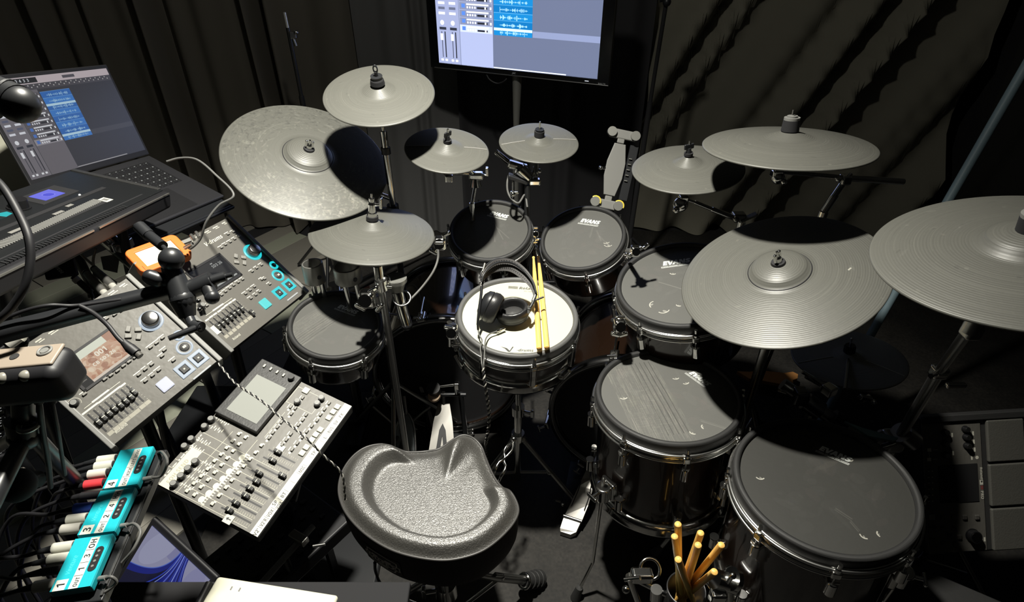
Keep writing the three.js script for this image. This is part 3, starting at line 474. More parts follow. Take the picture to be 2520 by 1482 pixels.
drumModule('grey drum module with white light rings and a lit photo screen, nearer of the two', MODB, {
  seed: 61, glow: glow(0.62, 0.72, 0.82, 0.8), pad: glow(0.8, 0.82, 0.92, 0.95), ringW: 0.0032, dial: [0.1007, -0.0277], small: [0.1188, 0.0415], big: [0.1076, 0.0726], sq1: [0.1107, 0.1147], sq2: [0.0714, 0.1149], padAt: [0.0194, 0.1148], line: [0.0928, 0.1472],
  nav: [[0.053, -0.043], [0.067, -0.028], [0.042, -0.029], [0.056, -0.013]], soft: [[-0.055, 0.020], [-0.041, 0.021], [-0.026, 0.022], [-0.010, 0.021], [0.004, 0.021], [0.019, 0.021]],
  right: [[0.090, 0.023], [0.073, 0.024], [0.057, 0.024], [0.073, 0.049], [0.060, 0.057], [0.070, 0.082]], cluster: [[0.032, 0.058], [0.015, 0.058], [-0.002, 0.059], [0.033, 0.079], [0.016, 0.080], [-0.002, 0.080], [-0.103, 0.020], [-0.107, -0.013]],
  top: [[0.039, -0.093], [0.057, -0.090], [0.074, -0.089], [0.090, -0.088], [0.107, -0.086]], labels: [[-0.131, 0.053], [-0.118, 0.053], [-0.105, 0.053], [-0.092, 0.054], [-0.078, 0.054], [-0.065, 0.054], [-0.052, 0.054], [-0.040, 0.055]],
  tags: [[-0.124, 0.124], [-0.110, 0.124], [-0.097, 0.124], [-0.084, 0.123], [-0.071, 0.123], [-0.059, 0.123], [-0.045, 0.122], [-0.032, 0.122]], caps: [[-0.124, 0.089], [-0.111, 0.088], [-0.098, 0.088], [-0.085, 0.087], [-0.072, 0.089], [-0.059, 0.089], [-0.046, 0.089], [-0.035, 0.084]],
  knobs: [[-0.133, -0.012], [-0.129, 0.023]], brand: [0.0007, -0.1745], screen: [...[-0.0352, -0.0277], 0.118, 0.078], screenM: screenMat(kitScreen, 0.85) });
drumModule('grey drum module with cyan light rings behind the boom arm', MODA, {
  seed: 63, glow: glow(0.02, 0.72, 0.78, 0.95), pad: glow(0.12, 0.85, 0.82, 0.9), ringW: 0.0042, dial: [0.1327, -0.0306], small: [0.1542, 0.0358], big: [0.136, 0.0679], sq1: [0.1382, 0.11], sq2: [0.0891, 0.112], padAt: [0.0229, 0.1126], line: [0.1146, 0.1441],
  nav: [[0.076, -0.046], [0.092, -0.031], [0.061, -0.030], [0.079, -0.016]], soft: [[-0.058, 0.024], [-0.041, 0.022], [-0.023, 0.021], [-0.006, 0.020], [0.013, 0.020], [0.031, 0.020]],
  right: [[0.120, 0.015], [0.098, 0.015], [0.077, 0.016], [0.080, 0.051], [0.089, 0.054], [0.088, 0.075]], cluster: [[0.041, 0.056], [0.041, 0.076], [0.021, 0.057], [0.023, 0.077], [0.001, 0.058], [0.002, 0.077], [-0.116, 0.026]],
  top: [[0.063, -0.088], [0.081, -0.090], [0.101, -0.090], [0.121, -0.091], [0.141, -0.091], [0.138, -0.111], [0.117, -0.113]], labels: [[-0.147, 0.057], [-0.132, 0.056], [-0.117, 0.056], [-0.101, 0.056], [-0.086, 0.055], [-0.072, 0.054], [-0.057, 0.054], [-0.042, 0.054]],
  tags: [[-0.144, 0.121], [-0.128, 0.121], [-0.113, 0.120], [-0.097, 0.120], [-0.082, 0.119], [-0.066, 0.119], [-0.051, 0.119], [-0.038, 0.119]], caps: [[-0.143, 0.088], [-0.128, 0.088], [-0.112, 0.087], [-0.096, 0.087], [-0.081, 0.085], [-0.066, 0.086], [-0.051, 0.086], [-0.036, 0.112]],
  knobs: [[-0.130, 0.020]], brand: [0.0619, -0.1118], screen: [...[-0.022, -0.0344], 0.118, 0.075], screenM: screenMat(darkScreen, 0.55) });
{
  const t = boardThing('paper_tag', 'small white paper square stuck on the lower corner of the cyan-lit module', 'tag', { ...MODA, c: [0, 0, 0] });
  const g = new THREE.Group(); const o = put(t, 'paper', rbox(0.026, 0.0012, 0.026, 0.0004, 0, 0.0008, 0, 1), M.white);
  const p = V(MODA.c).addScaledVector(V(MODA.x), [-0.159, 0.0912][0]).addScaledVector(V(MODA.z), [-0.159, 0.0912][1]).addScaledVector(V(MODA.n), 0.0005); t.position.copy(p);
}

// ---------------------------------------------------------------- the mixing desk
const MIX = { c: [-0.608, 0.697, -0.978], x: [0.387, 0.186, -0.903], n: [0.159, 0.951, 0.264], z: [0.908, -0.246, 0.339], w: 0.370, h: 0.278 };
{
  const t = boardThing('mixing_desk', 'grey digital mixing desk with tilted screen and handwritten tape strip', 'mixer', MIX), w = MIX.w, h = MIX.h;
  const lit = (x, s) => { x.fillStyle = s; };
  const slots = [[-0.167, 0.028], [-0.162, 0.106], [-0.147, 0.030], [-0.143, 0.104], [-0.128, 0.029], [-0.125, 0.104], [-0.106, 0.030], [-0.105, 0.104], [-0.087, 0.030], [-0.085, 0.106], [-0.066, 0.029], [-0.066, 0.105], [-0.047, 0.031], [-0.052, 0.109], [-0.029, 0.032], [-0.027, 0.105], [-0.007, 0.031], [-0.007, 0.105]];
  const caps = [[-0.163, 0.049], [-0.144, 0.051], [-0.122, 0.059], [-0.104, 0.056], [-0.085, 0.059], [-0.066, 0.051], [-0.047, 0.100], [-0.027, 0.058], [-0.004, 0.055]];
  const knobs = [[-0.007, -0.132], [-0.029, -0.132], [-0.068, -0.136], [-0.089, -0.136], [-0.108, -0.090], [-0.128, -0.092], [-0.148, -0.093], [-0.169, -0.094], [0.164, 0.060], [0.146, 0.060], [0.128, 0.014], [0.172, -0.039]];
  const heads = [[-0.167, 0.007], [-0.146, 0.007], [-0.125, 0.008], [-0.106, 0.008], [-0.086, 0.009], [-0.067, 0.009], [-0.047, 0.010], [-0.028, 0.011], [-0.007, 0.011]];
  const colA = [[-0.168, -0.060], [-0.148, -0.059], [-0.128, -0.057], [-0.108, -0.056], [-0.086, -0.056], [-0.067, -0.054], [-0.048, -0.054], [-0.028, -0.054], [-0.007, -0.053]], colB = [[-0.168, -0.040], [-0.148, -0.040], [-0.128, -0.038], [-0.108, -0.037], [-0.087, -0.036], [-0.068, -0.036], [-0.048, -0.036], [-0.028, -0.036], [-0.007, -0.034]];
  const grid = [[0.110, 0.008], [0.095, 0.021], [0.163, 0.084], [0.143, 0.084], [0.126, 0.084], [0.109, 0.054], [0.094, 0.055], [0.078, 0.054], [0.109, 0.086], [0.090, 0.084], [0.072, 0.082], [0.049, 0.053], [0.032, 0.053], [0.017, 0.052], [0.055, 0.082], [0.036, 0.081], [0.017, 0.080], [0.065, 0.014], [0.050, 0.014], [0.033, 0.014], [0.018, 0.015], [0.112, 0.020], [0.145, 0.018]];
  const pads = [[0.164, 0.107], [0.147, 0.106], [0.128, 0.106], [0.091, 0.107], [0.075, 0.105], [0.059, 0.105], [0.037, 0.105], [0.020, 0.105]];
  const strips = [[-0.162, -0.057], [-0.169, -0.026], [-0.147, -0.024], [-0.128, -0.023], [-0.107, -0.020], [-0.088, -0.020], [-0.067, -0.019], [-0.047, -0.017], [-0.028, -0.016]], hooks = [[-0.166, -0.020], [-0.148, -0.016], [-0.128, -0.013], [-0.108, -0.012], [-0.088, -0.011], [-0.067, -0.009], [-0.048, -0.008]];
  const tl = [[-0.175, 0.121], [0.173, 0.136]], lab = [[-0.141, -0.110], [-0.177, -0.115], [-0.100, -0.106]];
  const tex = panelTex(w, h, 1600, x => {
    seed = 71; speckle(x, w, h, 104, 9000);
    x.fillStyle = 'rgb(196,193,176)'; x.strokeStyle = 'rgb(196,193,176)'; x.lineWidth = 0.0009;
    const line = (a, b) => { x.beginPath(); x.moveTo(...a); x.lineTo(...b); x.stroke(); };
    for (let i = 0; i < 9; i++) {
      const a = slots[2 * i], b = slots[2 * i + 1];
      for (let k = 0; k <= 12; k++) { const u = a[0] + (b[0] - a[0]) * (0.1 + 0.9 * k / 12) - 0.009, v = a[1] + (b[1] - a[1]) * (0.1 + 0.9 * k / 12); x.fillStyle = 'rgb(150,147,132)'; bar(x, u, v, 0.0065, 0.0009); bar(x, u + 0.018, v, 0.0045, 0.0009); }
      x.fillStyle = 'rgb(206,204,188)'; bar(x, colA[i][0] + 0.006, colA[i][1] + 0.001, 0.003, 0.006); bar(x, colB[i][0] + 0.006, colB[i][1] + 0.001, 0.003, 0.006); bar(x, heads[i][0] + 0.006, heads[i][1] + 0.001, 0.003, 0.006);
    }
    for (const [u, v] of hooks) { x.beginPath(); x.ellipse(u - 0.003, v - 0.002, 0.0075, 0.006, 0, 0, 7); x.fill(); for (let k = 0; k < 4; k++) bar(x, u - 0.01 + k * 0.0062, v + 0.008, 0.0024, 0.006 + 0.003 * rnd()); bar(x, u, v + 0.003, 0.02, 0.004); }
    for (let i = 0; i < 8; i++) line([colA[i][0] - 0.012, colA[i][1] - 0.12], [slots[2 * i + 1][0] - 0.015, slots[2 * i + 1][1]]);
    const A = heads[0], B = heads[8]; line([A[0] - 0.02, A[1] - 0.018], [B[0] + 0.008, B[1] - 0.018]); line([colA[0][0] - 0.02, colA[0][1] - 0.018], [colA[8][0], colA[8][1] - 0.018]);
    for (const [u, v] of knobs.slice(0, 8)) { for (let k = 0; k < 6; k++) bar(x, u + 0.008 + (k % 2) * 0.004, v + 0.012 + k * 0.0055, 0.008, 0.0022); }
    for (let i = 0; i < 30; i++) bar(x, -w * 0.45 + 0.006 * rnd() + i * 0.0062, -h / 2 + 0.012, 0.004, 0.002 + 0.002 * rnd());
    for (const [u, v] of grid) { bar(x, u - 0.009, v - 0.0015, 0.005, 0.0055); bar(x, u, v - 0.008, 0.011, 0.0022); }
    x.strokeRect(grid[4][0] - 0.008, grid[0][1] - 0.02, 0.05, 0.075);
    line([grid[12][0] - 0.018, grid[12][1] - 0.05], [grid[12][0] + 0.06, grid[12][1] - 0.05]);
    // hand-lettered tape along the front edge
    const y0 = (tl[0][1] + tl[1][1]) / 2, x0 = Math.min(tl[0][0], tl[1][0]) - 0.012, x1 = Math.max(tl[0][0], tl[1][0]) + 0.01;
    x.fillStyle = 'rgb(222,221,206)'; x.fillRect(x0, y0 - 0.0115, x1 - x0, 0.023); x.fillStyle = 'rgb(40,40,40)'; x.textAlign = 'center'; x.font = 'bold 40px sans-serif';
    const tx = ["V2'", "V2'R", 'VOX', 'SP', 'BT', '', '', 'MIC', '', 'TP', '', 'L', 'BUS', 'SV', 'FX', ''];
    tx.forEach((s, i) => { const u = x0 + (i + 0.5) * (x1 - x0) / tx.length; if (s) { txt(x, s, u, y0 + (s === 'SP' ? -0.001 : 0.004), 0.0115, 0.018); if (s === 'SP') txt(x, 'VOX', u, y0 + 0.009, 0.0095, 0.018); } bar(x, x0 + i * (x1 - x0) / tx.length, y0, 0.0008, 0.013); });
    x.save(); x.translate(...lab[0]); x.fillStyle = 'rgb(205,202,182)'; x.fillRect(-0.06, -0.014, 0.12, 0.028); x.fillStyle = 'rgba(150,148,130,0.8)'; txt(x, 'FOH SEND', 0, 0.004, 0.013); x.restore();
  });
  put(t, 'body', [rbox(w, 0.03, h, 0.004, 0, -0.0165, 0), slab([[-w / 2 + 0.02, -h / 2 + 0.02], [w / 2 - 0.02, -h / 2 + 0.02], [w / 2 - 0.02, h / 2 - 0.03], [-w / 2 + 0.02, h / 2 - 0.03]], 0.045).translate(0, -0.03, 0)], M.panelDark);
  put(t, 'top_panel', planar(box(w - 0.004, 0.002, h - 0.004, 0, -0.001, 0), w / 2, h / 2), new THREE.MeshStandardMaterial({ map: tex, roughness: 0.5, bumpMap: grainTex, bumpScale: 0.0003 }));
  for (let i = 0; i < 9; i++) faderAt(t, slots[2 * i], slots[2 * i + 1], caps[i], M.knob);
  for (const p of knobs.slice(0, 11)) { const k = button(t, KNOB, M.knob, ...p, 'knob'); put(k, 'knob_top', KNOBTIP, M.grey); }
  for (const p of [...heads, ...colA, ...colB]) button(t, BTN.sq, M.keyPale, ...p);
  for (const p of grid) button(t, BTN.small, M.greyKey, ...p);
  for (const p of pads) button(t, rbox(0.014, 0.004, 0.014, 0.0035, 0, 0.002, 0), M.white, ...p, 'pad_button');
  button(t, rbox(0.017, 0.004, 0.017, 0.0035, 0, 0.002, 0), M.white, ...[0.1664, 0.0119], 'pad_button');
  // the screen unit stands a little proud and tilts back
  const q = [[0.013, -0.148], [0.190, -0.130], [0.182, -0.009], [0.013, -0.016]], c = [0, 1].map(k => (q[0][k] + q[1][k] + q[2][k] + q[3][k]) / 4);
  const sw = Math.hypot(q[1][0] - q[0][0], q[1][1] - q[0][1]), sh = Math.hypot(q[2][0] - q[1][0], q[2][1] - q[1][1]);
  const u = put(t, 'screen_unit', [rbox(sw, 0.014, sh, 0.003, 0, 0, 0)], M.panelDark); u.position.set(c[0], 0.008, c[1]);
  put(u, 'screen', planar(box(sw * 0.64, 0.002, sh * 0.72), sw * 0.32, sh * 0.36), M.glassGrey).position.set(-sw * 0.08, 0.007, 0.004);
  for (let i = 0; i < 4; i++) put(u, 'button', BTN.small, M.print).position.set(sw * 0.4, 0.007, -sh * 0.32 + i * sh * 0.16);
  const k = put(u, 'knob', KNOB, M.knob); k.position.set(sw * 0.41, 0.007, sh * 0.34);
  // paper tags
  for (const [p, lb] of [[[0.0058, 0.0533], 'white paper tag beside the top fader of the mixing desk'], [[-0.1789, 0.059], 'white paper tag with an arrow at the near corner of the mixing desk']]) {
    const g = thing('paper_tag', lb, 'tag'); basis(g, MIX.x, MIX.n, MIX.z); g.position.copy(V(MIX.c).addScaledVector(V(MIX.x), p[0]).addScaledVector(V(MIX.z), p[1]).addScaledVector(V(MIX.n), 0.001));
    put(g, 'paper', rbox(0.02, 0.0012, 0.02, 0.0004, 0, 0.0006, 0, 1), M.white);
    if (/arrow/.test(lb)) put(g, 'arrow_mark', slab([[-0.001, 0.006], [-0.001, -0.001], [-0.004, -0.001], [0, -0.006], [0.004, -0.001], [0.001, -0.001], [0.001, 0.006]], 0.0004).translate(0, 0.0016, 0), M.black);
  }
}


// ---------------------------------------------------------------- tables, laptops and desk gear on the left
const wgeo = (P, u, v, n = 0) => V(P.c).addScaledVector(V(P.x), u).addScaledVector(V(P.z), v).addScaledVector(V(P.n), n).toArray();
{ // cream board standing behind the laptop
  const t = thing('cream_board', 'cream coloured board standing behind the open laptop at the left edge', 'board', [-1.655, 1.087, -1.781]); t.rotation.set(-0.5, 0.5, 0, 'YXZ');
  put(t, 'board', rbox(0.5, 0.5, 0.02, 0.004), new THREE.MeshStandardMaterial({ color: lin(0.78, 0.77, 0.62), roughness: 0.7 }));
  put(t, 'handle', [cable([[0.1, -0.06, 0.01], [0.115, -0.06, 0.03], [0.14, -0.075, 0.03], [0.155, -0.085, 0.01]], 0.005)], M.chrome);
}
const LAP = { c: [-1.169, 1.019, -1.708], x: [0.242, -0.135, -0.961], n: [0.402, 0.915, -0.027], z: [0.883, -0.38, 0.276], w: 0.427, h: 0.296 };
const keyTex = canvas(64, 64, (x, w) => { x.fillStyle = '#060607'; x.fillRect(0, 0, w, w); x.fillStyle = '#cfd2cc'; x.fillRect(24, 26, 16, 13); });
M.key = new THREE.MeshStandardMaterial({ color: lin(0.012, 0.012, 0.013), roughness: 0.5, emissive: lin(1, 1, 1), emissiveMap: keyTex, emissiveIntensity: 0.6 });
const dawTex = (W, H, tv) => canvas(W, H, (x, w, h) => {               // multitrack recording window
  seed = 81; const bg = tv ? '#5f6780' : '#36363c', side = tv ? '#8f97b8' : '#77737a', list = tv ? '#9aa3c6' : '#6e6a70';
  x.fillStyle = bg; x.fillRect(0, 0, w, h);
  x.fillStyle = tv ? '#8d95b6' : '#c9bcc0'; x.fillRect(0, 0, w, h * 0.075); x.fillStyle = '#15171c'; x.fillRect(w * 0.2, h * 0.012, w * 0.2, h * 0.052); x.fillStyle = '#dfe3e8'; x.font = `bold ${h * 0.042}px sans-serif`; x.fillText('119  4  3  3', w * 0.215, h * 0.052);
  x.fillStyle = '#55525a'; x.fillRect(w * 0.6, h * 0.022, w * 0.1, h * 0.03);
  x.fillStyle = '#4a484e'; x.fillRect(0, h * 0.075, w, h * 0.06); x.fillStyle = '#c3c1bf'; for (let i = 0; i < 44; i++) x.fillRect(w * (0.06 + 0.021 * i), h * (0.085 + 0.02 * (i % 2)), w * 0.008, h * 0.012);
  x.fillStyle = side; x.fillRect(0, h * 0.135, w * 0.15, h); x.fillStyle = list; x.fillRect(w * 0.153, h * 0.135, w * 0.212, h);
  for (let c = 0; c < 2; c++) {                                       // two channel strips
    const X = w * (0.018 + 0.07 * c); x.fillStyle = '#3d4152';
    for (let i = 0; i < 6; i++) { x.fillStyle = i % 2 ? '#e7eaf2' : '#5b6076'; x.fillRect(X, h * (0.3 + 0.045 * i), w * 0.042, h * 0.022); }
    x.fillStyle = '#eef0f5'; x.beginPath(); x.arc(X + w * 0.02, h * 0.62, h * 0.022, 0, 7); x.fill(); x.fillStyle = '#2c2f3b'; x.fillRect(X, h * 0.66, w * 0.045, h * 0.024);
    x.fillRect(X + w * 0.012, h * 0.7, w * 0.004, h * 0.24); x.fillStyle = '#23252e'; x.fillRect(X + w * 0.032, h * 0.7, w * 0.007, h * 0.24); x.fillStyle = '#f0f2f6'; x.fillRect(X + w * 0.004, h * 0.72, w * 0.018, h * 0.06); x.fillRect(X, h * 0.955, w * 0.016, h * 0.02); x.fillRect(X + w * 0.028, h * 0.955, w * 0.016, h * 0.02);
  }
  for (let i = 0; i < 8; i++) {                                       // tracks
    const Y = h * (0.165 + 0.066 * i), last = i === 7;
    x.fillStyle = last ? (tv ? '#b9c2e4' : '#98949b') : (tv ? '#767d97' : '#5c595f'); x.fillRect(w * 0.156, Y, w * 0.206, h * 0.062);
    x.fillStyle = '#4f79c8'; x.fillRect(w * 0.17, Y + h * 0.012, w * 0.022, h * 0.034); x.fillStyle = '#e9ebf0'; x.fillRect(w * 0.2, Y + h * 0.008, w * 0.14, h * 0.014);
    for (let k = 0; k < 4; k++) x.fillRect(w * (0.203 + 0.016 * k), Y + h * 0.032, w * 0.009, h * 0.018); x.fillStyle = '#23252c'; x.fillRect(w * 0.268, Y + h * 0.034, w * 0.065, h * 0.016); x.fillStyle = '#f1f3f6'; x.fillRect(w * 0.315, Y + h * 0.03, w * 0.01, h * 0.022); x.fillRect(w * 0.348, Y + h * 0.03, w * 0.01, h * 0.022);
    x.fillStyle = tv ? (i % 2 ? '#1478b8' : '#0d69a8') : (i % 2 ? '#3b7fd0' : '#2d6cbc'); x.fillRect(w * 0.372, Y, w * 0.235, h * 0.066);
    x.fillStyle = last || (!tv && i === 2) ? '#bfe2f5' : 'rgba(200,230,250,0.35)'; x.fillRect(w * 0.372, Y, w * 0.235, h * (last || (!tv && i === 2) ? 0.024 : 0.005));
    x.fillStyle = '#a9d2f0'; for (let k = 0; k < 60; k++) { const a = h * 0.018 * Math.pow(rnd(), 2) * (0.3 + Math.abs(Math.sin(k * 0.19 + i * 2))); x.fillRect(w * (0.41 + 0.0028 * k), Y + h * 0.04 - a, w * 0.0024, 2 * a + 1); }
  }
  x.fillStyle = tv ? '#7f89aa' : '#46464c'; x.fillRect(w * 0.61, h * 0.635, w * 0.39, h * 0.055);
  x.fillStyle = tv ? '#e2ecf8' : '#a9a7a8'; x.fillRect(w * 0.366, h * 0.985, w * 0.45, h * 0.01);
});
{
  const t = boardThing('laptop', 'open dark laptop showing a recording window with blue tracks', 'laptop', LAP), w = LAP.w, h = LAP.h;
  const b = put(t, 'base', rbox(w, 0.012, h, 0.005, 0, -0.006, 0, 3), M.laptop);
  put(b, 'key_well', box(w * 0.8, 0.001, h * 0.46, 0, 0.0002, -h * 0.17), M.black);
  for (let r = 0; r < 6; r++) for (let c = 0; c < 14; c++) put(b, 'key', rbox(w * 0.049, 0.0016, r ? h * 0.066 : h * 0.04, 0.0008, -w * 0.371 + c * w * 0.0571, 0.001, -h * 0.365 + r * h * 0.077 - (r ? 0 : 0.003), 1), M.key);
  put(b, 'trackpad', rbox(w * 0.44, 0.001, h * 0.38, 0.0004, 0, 0.0003, h * 0.28, 1), new THREE.MeshStandardMaterial({ color: lin(0.035, 0.035, 0.038), metalness: 0.4, roughness: 0.3 }));
  const a = 129 * Math.PI / 180 - Math.PI / 2, lid = put(t, 'lid', rbox(w, h, 0.006, 0.005, 0, h / 2, 0, 3), M.laptop); lid.position.set(0, 0.002, -h / 2); lid.rotation.x = -a;
  put(lid, 'bezel', rbox(w - 0.006, h - 0.006, 0.001, 0.0004, 0, h / 2, 0.0032, 1), M.black);
  const tex = dawTex(1280, 800, false), g = new THREE.BoxGeometry(w * 0.955, h * 0.9, 0.001);
  put(lid, 'screen', g.translate(0, h * 0.5 + 0.003, 0.004), [M.black, M.black, M.black, M.black, screenMat(tex, 0.62, 0.3), M.black]);
  const s = thing('laptop_stand', 'black shelf stand carrying the open laptop', 'stand', LAP.c);
  basis(s, LAP.x, LAP.n, LAP.z);
  put(s, 'shelf', [rbox(w * 0.96, 0.012, h * 1.14, 0.004, 0, -0.0185, 0.03), rbox(w * 0.9, 0.014, 0.012, 0.004, 0, -0.016, h * 0.63)], M.blackMetal);
  const pw = V(LAP.c).addScaledVector(V(LAP.n), -0.025), q = s.worldToLocal(V(pw.x, 0.03, pw.z));
  put(s, 'post', rod([0, -0.024, 0], q.toArray(), 0.018), M.blackMetal); put(s, 'foot', rbox(0.36, 0.03, 0.36, 0.01).applyQuaternion(s.quaternion.clone().invert()).translate(...q.toArray()), M.blackMetal);
}
const SLB = { c: [-1.12, 1.16, -1.268], x: [0.066, -0.136, -0.989], n: [0.209, 0.971, -0.12], z: [0.976, -0.199, 0.092], w: 0.558, h: 0.279 };
{
  const t = boardThing('music_keyboard', 'black slab-shaped music keyboard with a ribbed strip and small blue display', 'keyboard', SLB), w = 0.62, h = SLB.h, cx = -0.01;
  put(t, 'body', [rbox(w, 0.05, h, 0.012, cx, -0.026, 0, 3)], M.black);
  put(t, 'top_panel', rbox(w - 0.02, 0.003, h - 0.03, 0.001, cx, 0.0005, -0.004, 1), new THREE.MeshStandardMaterial({ color: lin(0.01, 0.011, 0.012), roughness: 0.42, bumpMap: grainTex, bumpScale: 0.0002 }));
  put(t, 'front_trim', [box(w * 0.46, 0.004, 0.004, cx + w * 0.25, -0.004, h / 2 - 0.0005), box(w * 0.46, 0.004, 0.004, cx - w * 0.24, -0.004, h / 2 - 0.0005)], M.silver);
  put(t, 'side_bevel', rbox(0.014, 0.006, h * 0.88, 0.002, cx + w / 2 - 0.012, 0.002, -0.01, 1), M.panelDark);
  const g = rbox(0.0046, 0.004, 0.024, 0.0012, 0, 0.002, 0, 1);
  put(t, 'rib_bed', box(0.37, 0.0012, 0.03, -0.045, 0.0022, 0.055), M.blackMatte);
  for (let i = 0; i < 52; i++) { const k = put(t, 'rib', g, M.grey); k.position.set(0.128 - i * 0.0068, 0.0022, 0.05 + i * 0.00021); k.rotation.y = 0.12; }
  put(t, 'sticker', [rbox(0.024, 0.001, 0.026, 0.0004, 0.146, 0.0025, 0.057, 1)], M.white);
  put(t, 'sticker_print', box(0.012, 0.0004, 0.014, 0.146, 0.0032, 0.057), M.grey);
  put(t, 'display_frame', rbox(0.12, 0.004, 0.066, 0.002, 0.104, 0.002, -0.056, 1), M.blackMatte);
  const tex = canvas(160, 100, (x, W, H) => { x.fillStyle = '#6f72f0'; x.fillRect(0, 0, W, H); x.fillStyle = '#4a4fe0'; x.beginPath(); x.ellipse(85, 54, 34, 24, 0.3, 0, 7); x.fill(); x.strokeStyle = '#8f92ff'; x.lineWidth = 4; x.stroke(); });
  put(t, 'display', planar(box(0.064, 0.001, 0.042), 0.032, 0.021), screenMat(tex, 0.85)).position.set(0.097, 0.0046, -0.055);
  put(t, 'groove', [box(0.44, 0.0012, 0.012, 0.0, 0.0022, 0.004), box(0.5, 0.001, 0.004, -0.02, 0.0022, 0.1)], M.blackMatte);
  put(t, 'dial', [cyl(0.02, 0.018, 0.022, 0.003, 0.013, -0.05, 28), cyl(0.024, 0.024, 0.004, 0.003, 0.003, -0.05, 28)], M.knob);
  const tx2 = canvas(128, 128, (x, W) => { x.fillStyle = '#06282b'; x.fillRect(0, 0, W, W); x.fillStyle = '#19c9cf'; x.beginPath(); x.moveTo(14, 10); x.lineTo(84, 6); x.lineTo(80, 44); x.lineTo(120, 60); x.lineTo(112, 110); x.lineTo(50, 122); x.lineTo(40, 70); x.lineTo(8, 52); x.fill(); });
  put(t, 'cyan_display', planar(box(0.046, 0.001, 0.04), 0.023, 0.02), screenMat(tx2, 0.8)).position.set(-0.05, 0.0026, -0.05);
  for (const [x, z, s] of [[0.02, 0.03, 0.03], [0.07, 0.02, 0.02], [-0.1, 0.03, 0.045]]) put(t, 'logo_plate', rbox(s, 0.0012, 0.009, 0.0004, x, 0.0026, z, 1), M.greyKey);
  put(t, 'indicator', ball(0.003, 0.14, 0.003, -0.005, 8), glow(1, 1, 0.95, 1));
  for (let i = 0; i < 40; i++) put(t, 'vent_fin', box(0.003, 0.003, 0.012, 0.13 - i * 0.0095, 0.0026, 0.116), M.blackMatte);
  const s = thing('keyboard_stand', 'black folding stand under the slab-shaped keyboard', 'stand', [SLB.c[0], 0, SLB.c[2]]);
  for (const k of [-0.22, 0.16]) { const top = V(wgeo(SLB, k, 0.08, -0.056)), tp2 = V(wgeo(SLB, k, -0.1, -0.056)); putW(s, 'support_bar', [rod(top.toArray(), tp2.toArray(), 0.013)], M.blackMetal); putW(s, 'leg', [rod(top.toArray(), [top.x - 0.2, 0.014, top.z], 0.013)], M.blackMetal); putW(s, 'leg', [rod(tp2.toArray(), [tp2.x + 0.02, 0.014, tp2.z], 0.013)], M.blackMetal); }
}
{ // rugged orange drive
  const P = { c: [-0.921, 1.01, -1.337], x: [0.57, -0.043, -0.821], n: [0.372, 0.904, 0.211], z: [0.733, -0.425, 0.531], w: 0.135, h: 0.087 }, t = boardThing('portable_drive', 'orange rubber-sleeved portable drive with a cream top, lying on the cyan-lit module', 'drive', P), w = P.w, h = P.h;
  const s = new THREE.Shape(); const R = 0.016; s.moveTo(-w / 2 + R, -h / 2); s.lineTo(w / 2 - R, -h / 2); s.absarc(w / 2 - R, -h / 2 + R, R, -Math.PI / 2, 0); s.lineTo(w / 2, h / 2 - R); s.absarc(w / 2 - R, h / 2 - R, R, 0, Math.PI / 2); s.lineTo(-w / 2 + R, h / 2); s.absarc(-w / 2 + R, h / 2 - R, R, Math.PI / 2, Math.PI); s.lineTo(-w / 2, -h / 2 + R); s.absarc(-w / 2 + R, -h / 2 + R, R, Math.PI, 1.5 * Math.PI);
  const hole = new THREE.Path([[-0.046, -0.026], [-0.046, 0.026], [0.046, 0.026], [0.046, -0.026]].map(p => new THREE.Vector2(...p))); s.holes.push(hole);
  put(t, 'sleeve', new THREE.ExtrudeGeometry(s, { depth: 0.016, bevelEnabled: true, bevelSize: 0.003, bevelThickness: 0.004, bevelSegments: 3, bevelOffset: -0.003, curveSegments: 10 }).rotateX(-Math.PI / 2).translate(0, -0.014, 0), M.orange);
  put(t, 'case', rbox(0.094, 0.02, 0.054, 0.001, 0, -0.006, 0, 1), new THREE.MeshStandardMaterial({ color: lin(0.58, 0.57, 0.46), roughness: 0.5, metalness: 0.1 }));
  put(t, 'sleeve_seam', [box(0.0012, 0.001, 0.017, -w * 0.42, 0.0062, 0.03), box(0.02, 0.001, 0.0012, w * 0.1, 0.0062, -0.036)], new THREE.MeshStandardMaterial({ color: lin(0.35, 0.06, 0.01), roughness: 0.7 }));
  put(t, 'plug', [rbox(0.03, 0.008, 0.012, 0.002, w / 2 + 0.012, -0.006, -0.012)], M.grey);
  const b = thing('drive_prop', 'black foam block under the orange portable drive', 'block', P.c); basis(b, P.x, P.n, P.z); put(b, 'foam', rbox(w * 0.8, 0.05, h * 0.7, 0.006, 0, -0.042, 0), M.blackMatte);
}
{ // cables of the laptop and the drive
  const k = thing('laptop_cable', 'thin grey cable curving from the laptop down to the orange drive', 'cable', [-0.709, 1.153, -1.389]);
  putW(k, 'cord', cable([[-0.914, 1.201, -1.495], [-0.882, 1.208, -1.5], [-0.834, 1.21, -1.489], [-0.765, 1.188, -1.437], [-0.709, 1.151, -1.388], [-0.745, 1.132, -1.374], [-0.778, 1.097, -1.351], [-0.805, 1.05, -1.342], [-0.834, 1.026, -1.338], [-0.853, 1.019, -1.358]], 0.003, 12), M.cableGrey);
  putW(k, 'plug', [rod([-0.828, 1.038, -1.341], [-0.855, 1.022, -1.348], 0.005), rod([-0.82, 1.05, -1.342], [-0.839, 1.05, -1.367], 0.004), rod([-0.807, 1.054, -1.345], [-0.826, 1.056, -1.371], 0.004)], M.silver);
}
